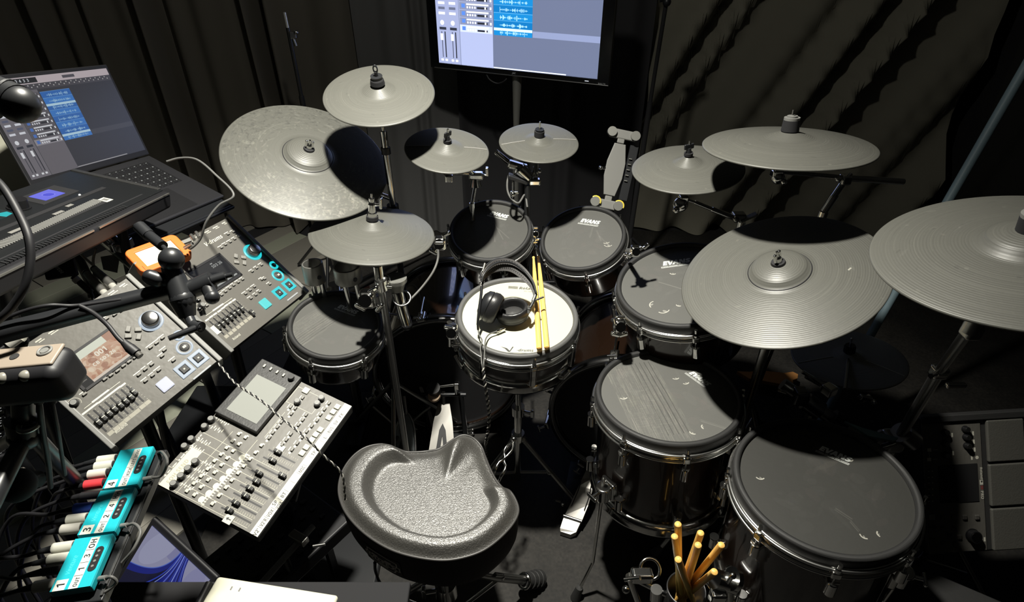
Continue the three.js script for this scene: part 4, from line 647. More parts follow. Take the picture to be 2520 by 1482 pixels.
// ---- teal boxes with hand-lettered tape, on a black tray
const TEAL = [[{ c: [-0.733, 0.88, -0.749], x: [-0.175, 0, -0.985], n: [0, 1, 0], z: [0.985, 0, -0.175], w: 0.098, h: 0.062 }, '4', ['OUT', 'KICK', 'LEFT', 'MONO'], 'teal interface box marked 4, far one of the three on the black tray'], [{ c: [-0.719, 0.88, -0.652], x: [-0.135, 0, -0.991], n: [0, 1, 0], z: [0.991, 0, -0.135], w: 0.097, h: 0.062 }, '3', ['OUT', '2', '4', 'HH'], 'teal interface box marked 3, middle one of the three on the black tray'], [{ c: [-0.704, 0.88, -0.554], x: [-0.17, 0, -0.985], n: [0, 1, 0], z: [0.985, 0, -0.17], w: 0.099, h: 0.061 }, '1', ['OUT', '1', '3', 'OH'], 'teal interface box marked 1, nearest of the three on the black tray']];
TEAL.forEach(([P, num, row, label], bi) => {
  const t = boardThing('interface_box', label, 'interface box', P, 'teal boxes on the tray'), w = P.w - 0.003, h = P.h;
  const tex = panelTex(w, h, 640, x => {
    x.fillStyle = 'rgb(16,176,190)'; x.fillRect(-w / 2, -h / 2, w, h); seed = 90 + bi; for (let i = 0; i < 500; i++) { x.fillStyle = `rgba(10,150,166,${0.1 * rnd()})`; x.fillRect((rnd() - 0.5) * w, (rnd() - 0.5) * h, 0.004, 0.0015); }
    x.textAlign = 'center'; x.font = 'italic 40px sans-serif'; x.fillStyle = 'rgba(120,225,232,0.6)'; if (bi) txt(x, 'Venture', -w * 0.04, -h * 0.2, 0.01);
    x.fillStyle = 'rgb(214,216,206)'; x.fillRect(-w * 0.5, -h * 0.06, w * 0.98, h * 0.24); x.fillRect(-w * 0.5, -h * 0.45, w * 0.2, h * 0.3);
    x.fillStyle = 'rgb(22,30,34)'; x.font = 'bold 40px sans-serif'; txt(x, num, -w * 0.4, -h * 0.2, 0.017);
    row.forEach((s, i) => { const n = s.length; txt(x, s, -w * 0.385 + i * w * 0.245, h * 0.13, n > 2 ? 0.0085 : 0.013, 0.021); if (i) bar(x, -w * 0.51 + i * w * 0.245, h * 0.06, 0.0009, h * 0.22); });
  });
  put(t, 'case', rbox(w, 0.014, h, 0.002, 0, -0.0075, 0, 1), new THREE.MeshStandardMaterial({ color: lin(0.005, 0.33, 0.38), roughness: 0.45 }));
  put(t, 'top_panel', planar(box(w - 0.002, 0.0012, h - 0.002), w / 2 - 0.001, h / 2 - 0.001), new THREE.MeshStandardMaterial({ map: tex, roughness: 0.5 }));
  const s = new THREE.Shape(); const a = w * 0.17, r = 0.0062; s.moveTo(-a, -r); s.lineTo(a, -r); s.absarc(a, 0, r, -Math.PI / 2, Math.PI / 2); s.lineTo(-a, r); s.absarc(-a, 0, r, Math.PI / 2, 1.5 * Math.PI);
  const sl = put(t, 'screw_slot', new THREE.ExtrudeGeometry(s, { depth: 0.001, bevelEnabled: false, curveSegments: 10 }).rotateX(-Math.PI / 2).translate(w * 0.02, 0.0006, h * 0.32), M.black);
  for (let i = 0; i < 4; i++) put(sl, 'trim_screw', cyl(0.0022, 0.0022, 0.001, w * 0.02 + (i - 1.5) * w * 0.095, 0.0018, h * 0.32, 10), M.grey);
});
{
  const A = TEAL[0][0], B = TEAL[2][0];
  const t = thing('equipment_tray', 'long black tray carrying the three teal boxes', 'tray', [-0.715, 0.845, -0.652]); t.rotation.y = Math.atan2(B.c[0] - A.c[0], B.c[2] - A.c[2]);
  put(t, 'tray', [rbox(0.085, 0.02, 0.315, 0.003, -0.002, 0.002, 0.0)], M.blackMetal);
  put(t, 'rail', box(0.004, 0.003, 0.3, 0.037, 0.0135, 0), M.panelDark);
  put(t, 'post', rod([-0.025, -0.006, 0.08], [-0.14, -0.83, 0.08], 0.016), M.blackMetal); put(t, 'foot', rbox(0.3, 0.02, 0.2, 0.006, -0.14, -0.834, 0.08), M.blackMetal);
}
// plugs in the far side of the boxes, with wrapped tags
[[[-0.788, 0.872, -0.774], 'white', 'blank white tag', 0], [[-0.785, 0.872, -0.759], 'white', 'white tag with two bars', 0], [[-0.786, 0.872, -0.74], 'white', 'white tag lettered S', 0], [[-0.779, 0.872, -0.716], 'red', 'red tag', 0],
 [[-0.77, 0.872, -0.691], 'none', 'black sleeve', 1], [[-0.767, 0.872, -0.664], 'blue', 'blue tape band', 1], [[-0.765, 0.872, -0.641], 'white', 'lettered white tag', 1], [[-0.763, 0.872, -0.621], 'pale', 'pale grey tag', 1],
 [[-0.755, 0.872, -0.586], 'white', 'white tag lettered N', 2], [[-0.749, 0.872, -0.565], 'white', 'white tag lettered SN', 2], [[-0.744, 0.872, -0.545], 'none', 'black sleeve', 2], [[-0.742, 0.872, -0.519], 'white', 'white tag lettered H', 2]].forEach(([p, c, d, b], i) => {
  const P = TEAL[b][0], dir = V(P.z).negate(), t = thing('audio_plug', `${['first', 'second', 'third', 'fourth'][i % 4]} plug from far end in teal box ${['4', '3', '1'][b]}, with ${d}`, 'plug', p, 'plugs in the teal boxes');
  const at = k => V(p).addScaledVector(dir, k), loc = (v, y = 0) => [v.x, v.y + y, v.z];
  putW(t, 'barrel', [rod(loc(at(-0.02)), loc(at(0.02)), 0.0075), rod(loc(at(0.02)), loc(at(0.045), -0.003), 0.0065, 0.004)], c === 'none' ? M.black : M.blackMetal);
  if (c !== 'none') putW(t, 'tag', [rod(loc(at(-0.013)), loc(at(0.019)), 0.0092)], c === 'red' ? M.tagRed : c === 'blue' ? M.tagBlue : c === 'pale' ? M.tagPale : M.white);
  const e = at(0.09 + 0.03 * (i % 3)); putW(t, 'cord', cable([loc(at(0.04), -0.002), loc(at(0.065), -0.008), [e.x, e.y - 0.03, e.z + 0.01 * ((i * 7) % 5 - 2)], [e.x - 0.05, e.y - 0.13, e.z + 0.03], [e.x - 0.06, e.y - 0.33, e.z + 0.05]], 0.0036, 8), M.cableBlack);
});
[[0, [-0.7, 0.87, -0.728], [[-0.669, 0.87, -0.735], [-0.649, 0.9, -0.741], [-0.688, 0.88, -0.786], [-0.726, 0.84, -0.813]]], [1, [-0.689, 0.87, -0.627], [[-0.657, 0.88, -0.625], [-0.638, 0.88, -0.609], [-0.64, 0.87, -0.585], [-0.66, 0.85, -0.571]]], [2, [-0.667, 0.87, -0.531], [[-0.642, 0.88, -0.528], [-0.637, 0.87, -0.526], [-0.648, 0.86, -0.519], [-0.674, 0.85, -0.511]]]].forEach(([b, p, pts]) => {
  const t = thing('patch_lead', `${['grey lead beside the mixing desk, looping from teal box 4', 'grey lead beside the tablet, looping from teal box 3', 'grey lead at the picture bottom, looping from teal box 1'][b]}`, 'cable', p, 'leads of the teal boxes'), q = V(p).add(V(pts[0]).sub(V(p)).multiplyScalar(0.55)).toArray();
  putW(t, 'plug', rod(p, q, 0.0042), M.grey); putW(t, 'cord', cable([q, ...pts], 0.0026, 10), M.cableGrey);
});
// ---- tablet with a blue picture, white laptop, keypad
{
  const P = { c: [-0.794, 0.498, -0.719], x: [0.824, -0.21, 0.527], n: [-0.259, 0.686, 0.679], z: [-0.504, -0.696, 0.511], w: 0.200, h: 0.200 }, t = boardThing('tablet', 'black-framed tablet showing a blue ribbon picture', 'tablet', { ...P, c: wgeo(P, 0, 0.04) }), w = P.w, h = 0.28;
  put(t, 'case', rbox(w + 0.026, 0.012, h + 0.03, 0.005, 0, -0.0075, 0, 2), M.black);
  const tex = canvas(512, 716, (x, W, H) => {
    x.fillStyle = '#8f90ad'; x.fillRect(0, 0, W, H); x.fillStyle = '#7f80a6'; x.beginPath(); x.moveTo(150, 0); x.quadraticCurveTo(190, 150, 330, 0); x.fill(); x.fillStyle = '#9a9cb8'; x.beginPath(); x.ellipse(120, 60, 70, 160, 0.5, 0, 7); x.fill(); x.fillStyle = '#8687ac'; x.beginPath(); x.ellipse(430, 90, 60, 110, 0.2, 0, 7); x.fill();
    x.fillStyle = '#0c1a7a'; x.beginPath(); x.moveTo(-10, 245); x.quadraticCurveTo(230, 190, 262, -6); x.lineTo(330, -6); x.quadraticCurveTo(360, 200, 520, 470); x.lineTo(520, 730); x.lineTo(-10, 730); x.fill();
    x.fillStyle = '#04062c'; x.beginPath(); x.moveTo(-10, 290); x.quadraticCurveTo(250, 220, 280, 0); x.lineTo(282, 0); x.quadraticCurveTo(240, 330, -10, 480); x.fill();
    for (let i = 0; i < 13; i++) { x.strokeStyle = ['#2b3fb0', '#7d8ed8', '#101e86', '#5767c6', '#080f5a'][i % 5]; x.lineWidth = 7 - (i % 3) * 2; x.beginPath(); x.moveTo(268 + i * 4.6, -6); x.bezierCurveTo(270 + i * 7, 190, 120 + i * 34, 330, -60 + i * 52, 480 + i * 24); x.stroke(); }
    x.strokeStyle = '#4f68c0'; x.lineWidth = 5; x.beginPath(); x.moveTo(-10, 245); x.quadraticCurveTo(230, 190, 262, -6); x.stroke();
  });
  put(t, 'screen', planar(box(w, 0.001, h, 0, 0.0005, 0), w / 2, h / 2), screenMat(tex, 0.72, 0.25));
  put(t, 'stand', rod([0, -0.014, 0], t.worldToLocal(V(t.position.x - 0.06, 0.02, t.position.z - 0.12)).toArray(), 0.012), M.blackMetal);
}
{
  const c = [-0.482, 0.62, -0.634], t = thing('white_laptop', 'white laptop base with dark keys at the bottom edge of the picture', 'laptop', c); t.rotation.y = -0.155;
  put(t, 'base', rbox(0.262, 0.014, 0.2, 0.016, 0, -0.002, 0.073, 4), new THREE.MeshStandardMaterial({ color: lin(0.7, 0.69, 0.56), roughness: 0.45 }));
  for (const x of [-0.088, -0.07]) put(t, 'port', rbox(0.003, 0.0012, 0.0075, 0.0008, x, 0.0053, -0.006, 1), M.grey);
  for (let r = 0; r < 5; r++) for (let k = 0; k < 11; k++) put(t, 'key', rbox(0.0165, 0.003, 0.016, 0.0015, -0.096 + k * 0.0193, 0.0062, 0.034 + r * 0.019, 1), M.knob);
  put(t, 'hinge', rod([-0.14, 0.002, -0.01], [-0.128, 0.002, 0.12], 0.008), M.black);
  const s = thing('low_table', 'low black table under the tablet and the white laptop', 'table', [c[0] - 0.1, 0.6, c[2] + 0.02]);
  put(s, 'top', rbox(0.62, 0.02, 0.26, 0.004, 0.06, -0.012, 0.06), M.blackMatte); for (const x of [-0.2, 0.33]) for (const z of [-0.04, 0.16]) put(s, 'leg', box(0.025, 0.58, 0.025, x, -0.31, z), M.blackMetal);
}
{
  const t = thing('control_unit', 'unlit black unit with rows of small keys below the mixing desk', 'control unit', [-0.641, 0.36, -0.918]); t.rotation.y = 0.95;
  put(t, 'body', rbox(0.36, 0.05, 0.22, 0.006, 0, -0.026, 0), M.black);
  for (let r = 0; r < 5; r++) for (let k = 0; k < 9; k++) if ((r * 5 + k * 3) % 4) put(t, 'key', rbox(0.016, 0.006, 0.011, 0.002, -0.14 + k * 0.035, 0.002, -0.08 + r * 0.04, 1), M.panelDark);
  put(t, 'leg', box(0.02, 0.31, 0.02, -0.15, -0.2, 0), M.blackMetal); put(t, 'leg', box(0.02, 0.31, 0.02, 0.15, -0.2, 0), M.blackMetal);
  const s = thing('desk_strut', 'grey slotted metal strut with a clamp below the near corner of the mixing desk', 'strut', [-0.548, 0.42, -0.902]);
  putW(s, 'bar', [rod([-0.603, 0.42, -0.778], [-0.521, 0.42, -0.938], 0.008)], M.grey);
  putW(s, 'clamp', rbox(0.05, 0.02, 0.022, 0.003).rotateY(-0.5).translate(...[-0.544, 0.43, -0.896]), M.silver);
  putW(s, 'plug', [rod([-0.509, 0.41, -0.886], [-0.479, 0.41, -0.892], 0.004)], M.steel);
  putW(s, 'leg', rod([-0.572, 0.41, -0.854], [[-0.572, 0.41, -0.854][0], 0, [-0.572, 0.41, -0.854][2]], 0.012), M.blackMetal);
}
{ // stands that carry the modules and the desk
  const t = thing('module_rack', 'black metal rack behind the drum modules and the mixing desk', 'rack', [-0.9, 0, -1.4]);
  for (const [P, k] of [[MODA, 0], [MODB, 1]]) { const a = V(wgeo(P, -0.08, -0.02, -0.05)), b = V(wgeo(P, 0.08, -0.02, -0.05)); putW(t, 'bracket', [rod(a.toArray(), b.toArray(), 0.012)], M.blackMetal); putW(t, 'post', rod(wgeo(P, 0, -0.02, -0.05), [a.x * 0.5 + b.x * 0.5 - 0.05, 0.0, a.z * 0.5 + b.z * 0.5], 0.016), M.blackMetal); }
  const m = wgeo(MIX, 0, 0, -0.09); const s = thing('desk_stand', 'black pedestal under the mixing desk', 'stand', [m[0], 0, m[2]]);
  putW(s, 'plate', rbox(0.2, 0.02, 0.2, 0.004, 0, -0.01, 0).applyQuaternion(new THREE.Quaternion().setFromUnitVectors(V(0, 1, 0), V(MIX.n).normalize())).translate(...m), M.blackMetal);
  putW(s, 'post', rod([m[0], m[1] - 0.015, m[2]], [m[0], 0.02, m[2]], 0.022), M.blackMetal); putW(s, 'foot', rbox(0.4, 0.025, 0.4, 0.008, m[0], 0.0135, m[2]), M.blackMetal);
}
// ---- plugs at the back edge of the nearer module
[[[-1.113, 0.968, -1.311], [-1.032, 0.941, -1.244], 'silver microphone plug, left one of the two behind the white-lit module'], [[-1.099, 0.972, -1.325], [-1.016, 0.95, -1.262], 'silver microphone plug, right one of the two behind the white-lit module']].forEach(([a, b, lb]) => {
  const t = thing('microphone_plug', lb, 'plug', a, 'silver plugs behind the module'); const m = V(a).lerp(V(b), 0.5).toArray(), q = V(a).lerp(V(b), 0.84).toArray();
  putW(t, 'shell', [rod(a, m, 0.0085, 0.0105), rod(m, q, 0.0105)], M.silver); putW(t, 'latch', rod(q, b, 0.009), M.tagPale); putW(t, 'boot', [ball(0.009, ...a), cable([a, V(a).add(V(-0.02, -0.02, -0.02)).toArray(), V(a).add(V(-0.04, -0.09, -0.02)).toArray()], 0.004)], M.cableBlack);
});
{
  const t = thing('wireless_dongle', 'black square adapter with white lettering hanging below the slab-shaped keyboard', 'adapter', [-1.15, 0.999, -1.284]);
  const g = rbox(0.068, 0.05, 0.018, 0.004), lb = canvas(256, 96, (x, w, h) => { x.fillStyle = '#0a0c0f'; x.fillRect(0, 0, w, h); x.fillStyle = '#c9cbc6'; x.font = 'italic bold 58px sans-serif'; x.textAlign = 'center'; x.fillText('SPEEDI', w / 2, 66, 236); });
  const r = new THREE.Group(); t.rotation.set(-0.6, 0.5, -0.05, 'YXZ');
  put(t, 'case', g, M.black); const p = put(t, 'label', new THREE.BoxGeometry(0.042, 0.016, 0.0006), new THREE.MeshStandardMaterial({ map: lb, roughness: 0.6 })); p.position.set(-0.004, 0, 0.0094); p.rotation.z = -1.1;
  put(t, 'plug', [rod([0.022, -0.026, 0], [0.05, -0.075, 0.0], 0.008), rod([0.05, -0.075, 0], [0.056, -0.13, 0.01], 0.004)], M.black);
  put(t, 'band', rod([0.024, -0.032, 0], [0.03, -0.042, 0], 0.0092), M.tagPale);
}
{
  const t = thing('jack_plug', 'white-sleeved jack plug numbered 3 at the back corner of the white-lit module', 'plug', [-1.066, 1.001, -1.018]);
  putW(t, 'sleeve', [rod([-1.06, 0.996, -1.002], [-1.074, 0.991, -1.035], 0.012)], M.white); putW(t, 'barrel', [rod([-1.079, 0.99, -0.986], [-1.063, 0.998, -1.003], 0.013)], M.tagPale); putW(t, 'cord', cable([[-1.079, 0.99, -0.986], [-1.086, 0.987, -0.959], [-1.094, 0.958, -0.915]], 0.005), M.cableBlack);
}
{
  const t = thing('white_cable', 'pale thin cable running down between the slab-shaped keyboard and the module', 'cable', [-1.14, 0.946, -1.393]);
  putW(t, 'cord', cable([[-1.194, 0.997, -1.403], [-1.168, 0.955, -1.399], [-1.115, 0.919, -1.374], [-1.068, 0.911, -1.344]], 0.0034), M.tagPale);
  const u = thing('white_cable', 'pale upright cable hanging from the chrome clamp beside the orange drive', 'cable', [-1.144, 0.946, -1.393]);
  putW(u, 'cord', cable([[-1.13, 0.991, -1.399], [-1.144, 0.961, -1.39], [-1.147, 0.93, -1.381], [-1.14, 0.909, -1.367]], 0.0036), M.tagPale);
}
{ // chrome rack clamp beside the drive
  const t = thing('rack_clamp', 'chrome pipe clamp with wing bolts under the laptop corner, beside the orange drive', 'clamp', [-1.1, 0.997, -1.427]), p = t.position.toArray();
  put(t, 'jaw', [cyl(0.024, 0.024, 0.05, 0, 0, 0).rotateZ(0.6), rbox(0.03, 0.03, 0.05, 0.006, 0.03, -0.01, 0)], M.chrome);
  put(t, 'wing_bolt', [rod([-0.02, 0.01, 0.02], [-0.035, 0.022, 0.04], 0.005), rbox(0.034, 0.012, 0.008, 0.003, -0.037, 0.026, 0.042)], M.chrome); put(t, 'wing_bolt', [rod([0.02, 0.0, 0.02], [0.03, 0.005, 0.045], 0.005), rbox(0.012, 0.03, 0.008, 0.003, 0.03, 0.007, 0.048)], M.chrome);
  put(t, 'rack_pipe', rod([-0.06, 0.045, -0.02], [0.12, -0.12, 0.05], 0.018), M.steel);
  put(t, 'eyelet_plate', slab([[-0.02, -0.02], [0.03, -0.03], [0.04, 0.03], [0, 0.02]], 0.003).rotateX(0.5).translate(-0.02, -0.05, 0.03), M.grey);
}
// ---- boom arm with ball joint over the modules
{
  const t = thing('boom_arm', 'black microphone boom arm with ball joint reaching in from the left edge', 'boom arm', [-0.561, 1.241, -0.819]);
  const A = [-0.807, 1.224, -0.71], B = [-0.562, 1.241, -0.819];
  putW(t, 'bar', [rod(A, B, 0.0165, 0.014, 4)], M.blackMetal);
  putW(t, 'cable_bundle', cable([[-0.798, 1.24, -0.709], [-0.757, 1.254, -0.731], [-0.715, 1.259, -0.746], [-0.693, 1.247, -0.762], [-0.629, 1.244, -0.784]], 0.0032), M.cableBlack);
  putW(t, 'joint_body', [rod([-0.562, 1.278, -0.832], [-0.543, 1.234, -0.802], 0.015, 0.019), rod([-0.543, 1.234, -0.802], [-0.537, 1.206, -0.789], 0.021, 0.013), ball(0.02, ...[-0.542, 1.232, -0.801])], M.blackMetal);
  putW(t, 'ball_head', ball(0.0195, ...[-0.555, 1.292, -0.83], 24), M.blackMetal);
  const r = putW(t, 'tilt_rod', [rod([-0.562, 1.299, -0.84], [-0.584, 1.302, -0.861], 0.004), rod([-0.578, 1.303, -0.855], [-0.617, 1.306, -0.888], 0.0085), rod([-0.616, 1.305, -0.887], [-0.639, 1.313, -0.905], 0.0105), rod([-0.638, 1.308, -0.901], [-0.65, 1.31, -0.914], 0.005)], M.blackMetal);
  putW(t, 'lock_knob', [rbox(0.034, 0.026, 0.022, 0.011).rotateZ(-0.45).translate(...[-0.581, 1.269, -0.808]), rod([-0.576, 1.264, -0.81], [-0.551, 1.256, -0.811], 0.007)], M.blackMetal);
  putW(t, 'side_clamp', [rod([-0.534, 1.241, -0.819], [-0.501, 1.25, -0.831], 0.0155, 0.0165), rod([-0.501, 1.251, -0.831], [-0.481, 1.254, -0.839], 0.0085), rod([-0.481, 1.254, -0.839], [-0.469, 1.256, -0.841], 0.0042), ball(0.012, ...[-0.496, 1.233, -0.807]), rod([-0.507, 1.245, -0.821], [-0.495, 1.231, -0.806], 0.011)], M.blackMetal);
  putW(t, 'lever', [rod([-0.537, 1.209, -0.791], [-0.523, 1.201, -0.773], 0.008), rod([-0.522, 1.201, -0.773], [-0.506, 1.201, -0.767], 0.009), rod([-0.508, 1.202, -0.768], [-0.548, 1.198, -0.741], 0.0065, 0.0042)], M.blackMetal);
  putW(t, 'screw', [ball(0.004, ...[-0.506, 1.228, -0.779], 8), ball(0.004, ...[-0.508, 1.239, -0.787], 8), rod([-0.507, 1.227, -0.785], [-0.503, 1.217, -0.778], 0.005)], M.chrome);
  putW(t, 'mount', [rod(A, V(A).add(V(-0.35, -0.05, 0.1)).toArray(), 0.012)], M.blackMetal);
}
{
  const t = thing('data_cable', 'black cable hanging from the boom arm with a flat plug above the lit photo screen', 'cable', [-0.609, 1.202, -0.719]);
  putW(t, 'cord', cable([[-0.682, 1.247, -0.762], [-0.664, 1.239, -0.757], [-0.633, 1.229, -0.738], [-0.612, 1.214, -0.722], [-0.601, 1.206, -0.716]], 0.0036, 12), M.cableBlack);
  putW(t, 'plug', [rod([-0.603, 1.209, -0.718], [-0.594, 1.202, -0.713], 0.0052, 0.0075), rod([-0.594, 1.202, -0.713], [-0.583, 1.195, -0.708], 0.0078)], M.cableBlack); putW(t, 'tip', [rod([-0.583, 1.195, -0.708], [-0.577, 1.191, -0.705], 0.0055)], M.panel);
}
{
  const t = thing('loop_cable', 'thick black cable looping in front of the slab-shaped keyboard', 'cable', [-0.67, 1.372, -0.715]);
  putW(t, 'cord', cable([[-0.789, 1.46, -0.823], [-0.73, 1.442, -0.787], [-0.697, 1.414, -0.756], [-0.673, 1.388, -0.726], [-0.67, 1.363, -0.708], [-0.677, 1.335, -0.689], [-0.693, 1.312, -0.674], [-0.713, 1.295, -0.662], [-0.77, 1.262, -0.663]], 0.0056, 14), M.cableBlack);
}
{
  const t = thing('microphone', 'black rounded microphone head poking in at the upper left edge', 'microphone', [-0.509, 1.611, -0.612]);
  putW(t, 'body', [rod([-0.546, 1.623, -0.62], [-0.505, 1.607, -0.609], 0.0165, 0.0185, 24), ball(0.0185, ...[-0.502, 1.605, -0.608], 22), rod([-0.538, 1.606, -0.608], [-0.526, 1.599, -0.604], 0.011, 0.011)], M.blackMetal);
  putW(t, 'band', [rod([-0.517, 1.612, -0.612], [-0.515, 1.611, -0.612], 0.0192, 0.0192, 24)], M.black);
}
{ // web camera on its tripod
  const c = [-0.696, 1.211, -0.64], t = thing('web_camera', 'barrel-shaped desk camera with two dome buttons on a tripod at the left edge', 'camera', c); t.rotation.set(0.1, 0.12, 0.02);
  put(t, 'body', rbox(0.145, 0.066, 0.064, 0.017, -0.012, -0.004, 0, 5), M.black);
  put(t, 'top_cover', rbox(0.128, 0.006, 0.042, 0.003, -0.012, 0.029, -0.006, 2), new THREE.MeshStandardMaterial({ color: lin(0.3, 0.25, 0.2), roughness: 0.45 }));
  for (const x of [-0.012, 0.018]) put(t, 'dome_button', new THREE.SphereGeometry(0.0085, 20, 10, 0, 6.3, 0, 1.6).rotateX(0.75).translate(x, 0.021, 0.024), new THREE.MeshStandardMaterial({ color: lin(0.24, 0.23, 0.2), roughness: 0.3 }));
  put(t, 'ring_button', [tor(0.0085, 0.0018, 0.033, 24, 8).translate(0.032, 0, -0.012), cyl(0.0055, 0.0055, 0.002, 0.032, 0.033, -0.012)], M.grey);
  put(t, 'speaker_grille', cyl(0.006, 0.006, 0.001, -0.006, 0.0326, -0.006, 14), M.panelDark);
  put(t, 'mount_knob', [cyl(0.015, 0.017, 0.05, -0.062, 0.026, 0.0, 20), cyl(0.0155, 0.0155, 0.004, -0.062, 0.05, 0, 20)], M.blackMetal);
  const s = thing('camera_tripod', 'black tripod below the barrel-shaped desk camera', 'tripod', [-0.746, 1.107, -0.63]);
  putW(s, 'post', [rod([-0.722, 1.167, -0.634], [-0.738, 1.127, -0.631], 0.0145), rod([-0.738, 1.127, -0.631], [-0.745, 1.098, -0.623], 0.024, 0.02), ball(0.023, ...[-0.744, 1.101, -0.625])], M.blackMetal);
  putW(s, 'leg', rod([-0.744, 1.099, -0.624], [-0.73, 1.078, -0.513], 0.012, 0.014), M.blackMetal); putW(s, 'leg', rod([-0.739, 1.093, -0.632], [-0.825, 0.861, -0.727], 0.012), M.blackMetal); putW(s, 'leg', rod([-0.759, 1.097, -0.635], [-0.986, 0.92, -0.744], 0.011), M.blackMetal);
  putW(s, 'collar', tor(0.013, 0.004, 0, 20, 8).translate(...[-0.721, 1.129, -0.62]), M.silver); putW(s, 'knob_ring', rod([-0.758, 1.052, -0.592], [-0.765, 1.04, -0.608], 0.006), M.silver);
  putW(s, 'clamp_knob', [ball(0.026, ...[-0.756, 1.038, -0.582], 16), rod([-0.756, 1.041, -0.584], [-0.767, 1.005, -0.62], 0.014)], M.blackMatte);
  [[[[-0.685, 1.193, -0.628], [-0.69, 1.166, -0.622], [-0.716, 1.102, -0.626], [-0.748, 1.026, -0.635], [-0.783, 0.953, -0.645]], 'grey-booted'], [[[-0.675, 1.187, -0.636], [-0.678, 1.159, -0.629], [-0.694, 1.107, -0.63], [-0.727, 1.043, -0.646], [-0.759, 0.97, -0.657]], 'thin']].forEach(([p, n]) => {
    const k = thing('camera_cable', `${n} black cable plugged into the underside of the desk camera`, 'cable', p[0]); putW(k, 'cord', cable(p, n === 'thin' ? 0.003 : 0.0042), M.cableBlack); putW(k, 'plug', [rod(p[0], V(p[0]).lerp(V(p[1]), 0.8).toArray(), 0.0085, 0.006)], n === 'thin' ? M.black : M.panelDark);
  });
}
{
  const t = thing('number_pad', 'small black keyboard with lit keys at the left edge below the desk camera', 'keyboard', [-1.261, 0.7, -1.008]); t.rotation.y = 0.62;
  put(t, 'body', rbox(0.13, 0.02, 0.2, 0.005, -0.02, -0.011, 0), M.black);
  for (let r = 0; r < 9; r++) for (let k = 0; k < 5; k++) put(t, 'key', rbox(0.017, 0.006, 0.016, 0.002, 0.03 - k * 0.0215, 0.002, -0.085 + r * 0.0212, 1), (r + k * 2) % 3 ? M.key : M.knob);
  const s = thing('pad_stand', 'black stand below the small lit keyboard at the left edge', 'stand', [-1.285, 0.68, -1.026]); put(s, 'post', rod([0, -0.002, 0], [0, -0.67, 0], 0.02), M.blackMetal);
}
[[[-1.659, 0.03, -1.427], [[-0.06, 0.0, 0], [0, 0.01, 0.03], [0.05, -0.01, 0]], 'black cable tangle end between the tripod and the teal boxes'], [[-1.67, 0.02, -1.323], [[-0.04, 0, 0.02], [0, 0.005, 0.02], [0.05, 0.0, -0.02]], 'black plug body lying on the pale floor boards below the tripod']].forEach(([p, q, lb], i) => {
  const t = thing(i ? 'power_plug' : 'cable_end', lb, 'plug', p); put(t, 'body', i ? [rbox(0.13, 0.045, 0.09, 0.02)] : [rod([-0.03, -0.01, 0], [0.05, 0.02, 0], 0.014), cyl(0.017, 0.017, 0.02, 0.05, 0.02, 0).rotateZ(0.1)], M.black); put(t, 'cord', cable(q.map(v => v), 0.005), M.cableBlack);
});
{ // braided cable from the near module across the mixing desk to the seat
  braid('braided_cable', 'black and white braided cable crossing the mixing desk screen to the drum seat', [[-0.677, 0.891, -1.039], [-0.628, 0.876, -0.993], [-0.543, 0.885, -0.926], [-0.479, 0.87, -0.88], [-0.414, 0.866, -0.828], [-0.387, 0.823, -0.822], [-0.362, 0.771, -0.823], [-0.362, 0.699, -0.81]], 0.0024);
}
function braid(name, label, pts, r) {
  const t = thing(name, label, 'cable', pts[0]), c = new THREE.CatmullRomCurve3(pts.map(p => V(p)), false, 'centripetal'), L = c.getLength(), n = Math.round(L / 0.004);
  for (const s of [0, 1]) {
    const q = []; const f = c.computeFrenetFrames(n, false);
    for (let i = 0; i <= n; i++) { const a = i / n * L / 0.011 * 2 * Math.PI / 2 + s * Math.PI; q.push(c.getPointAt(i / n).addScaledVector(f.normals[i], Math.cos(a) * r * 0.62).addScaledVector(f.binormals[i], Math.sin(a) * r * 0.62)); }
    putW(t, 'strand', new THREE.TubeGeometry(new THREE.CatmullRomCurve3(q), n, r * 0.62, 5, false), s ? M.tagPale : M.cableBlack);
  }
  return t;
}

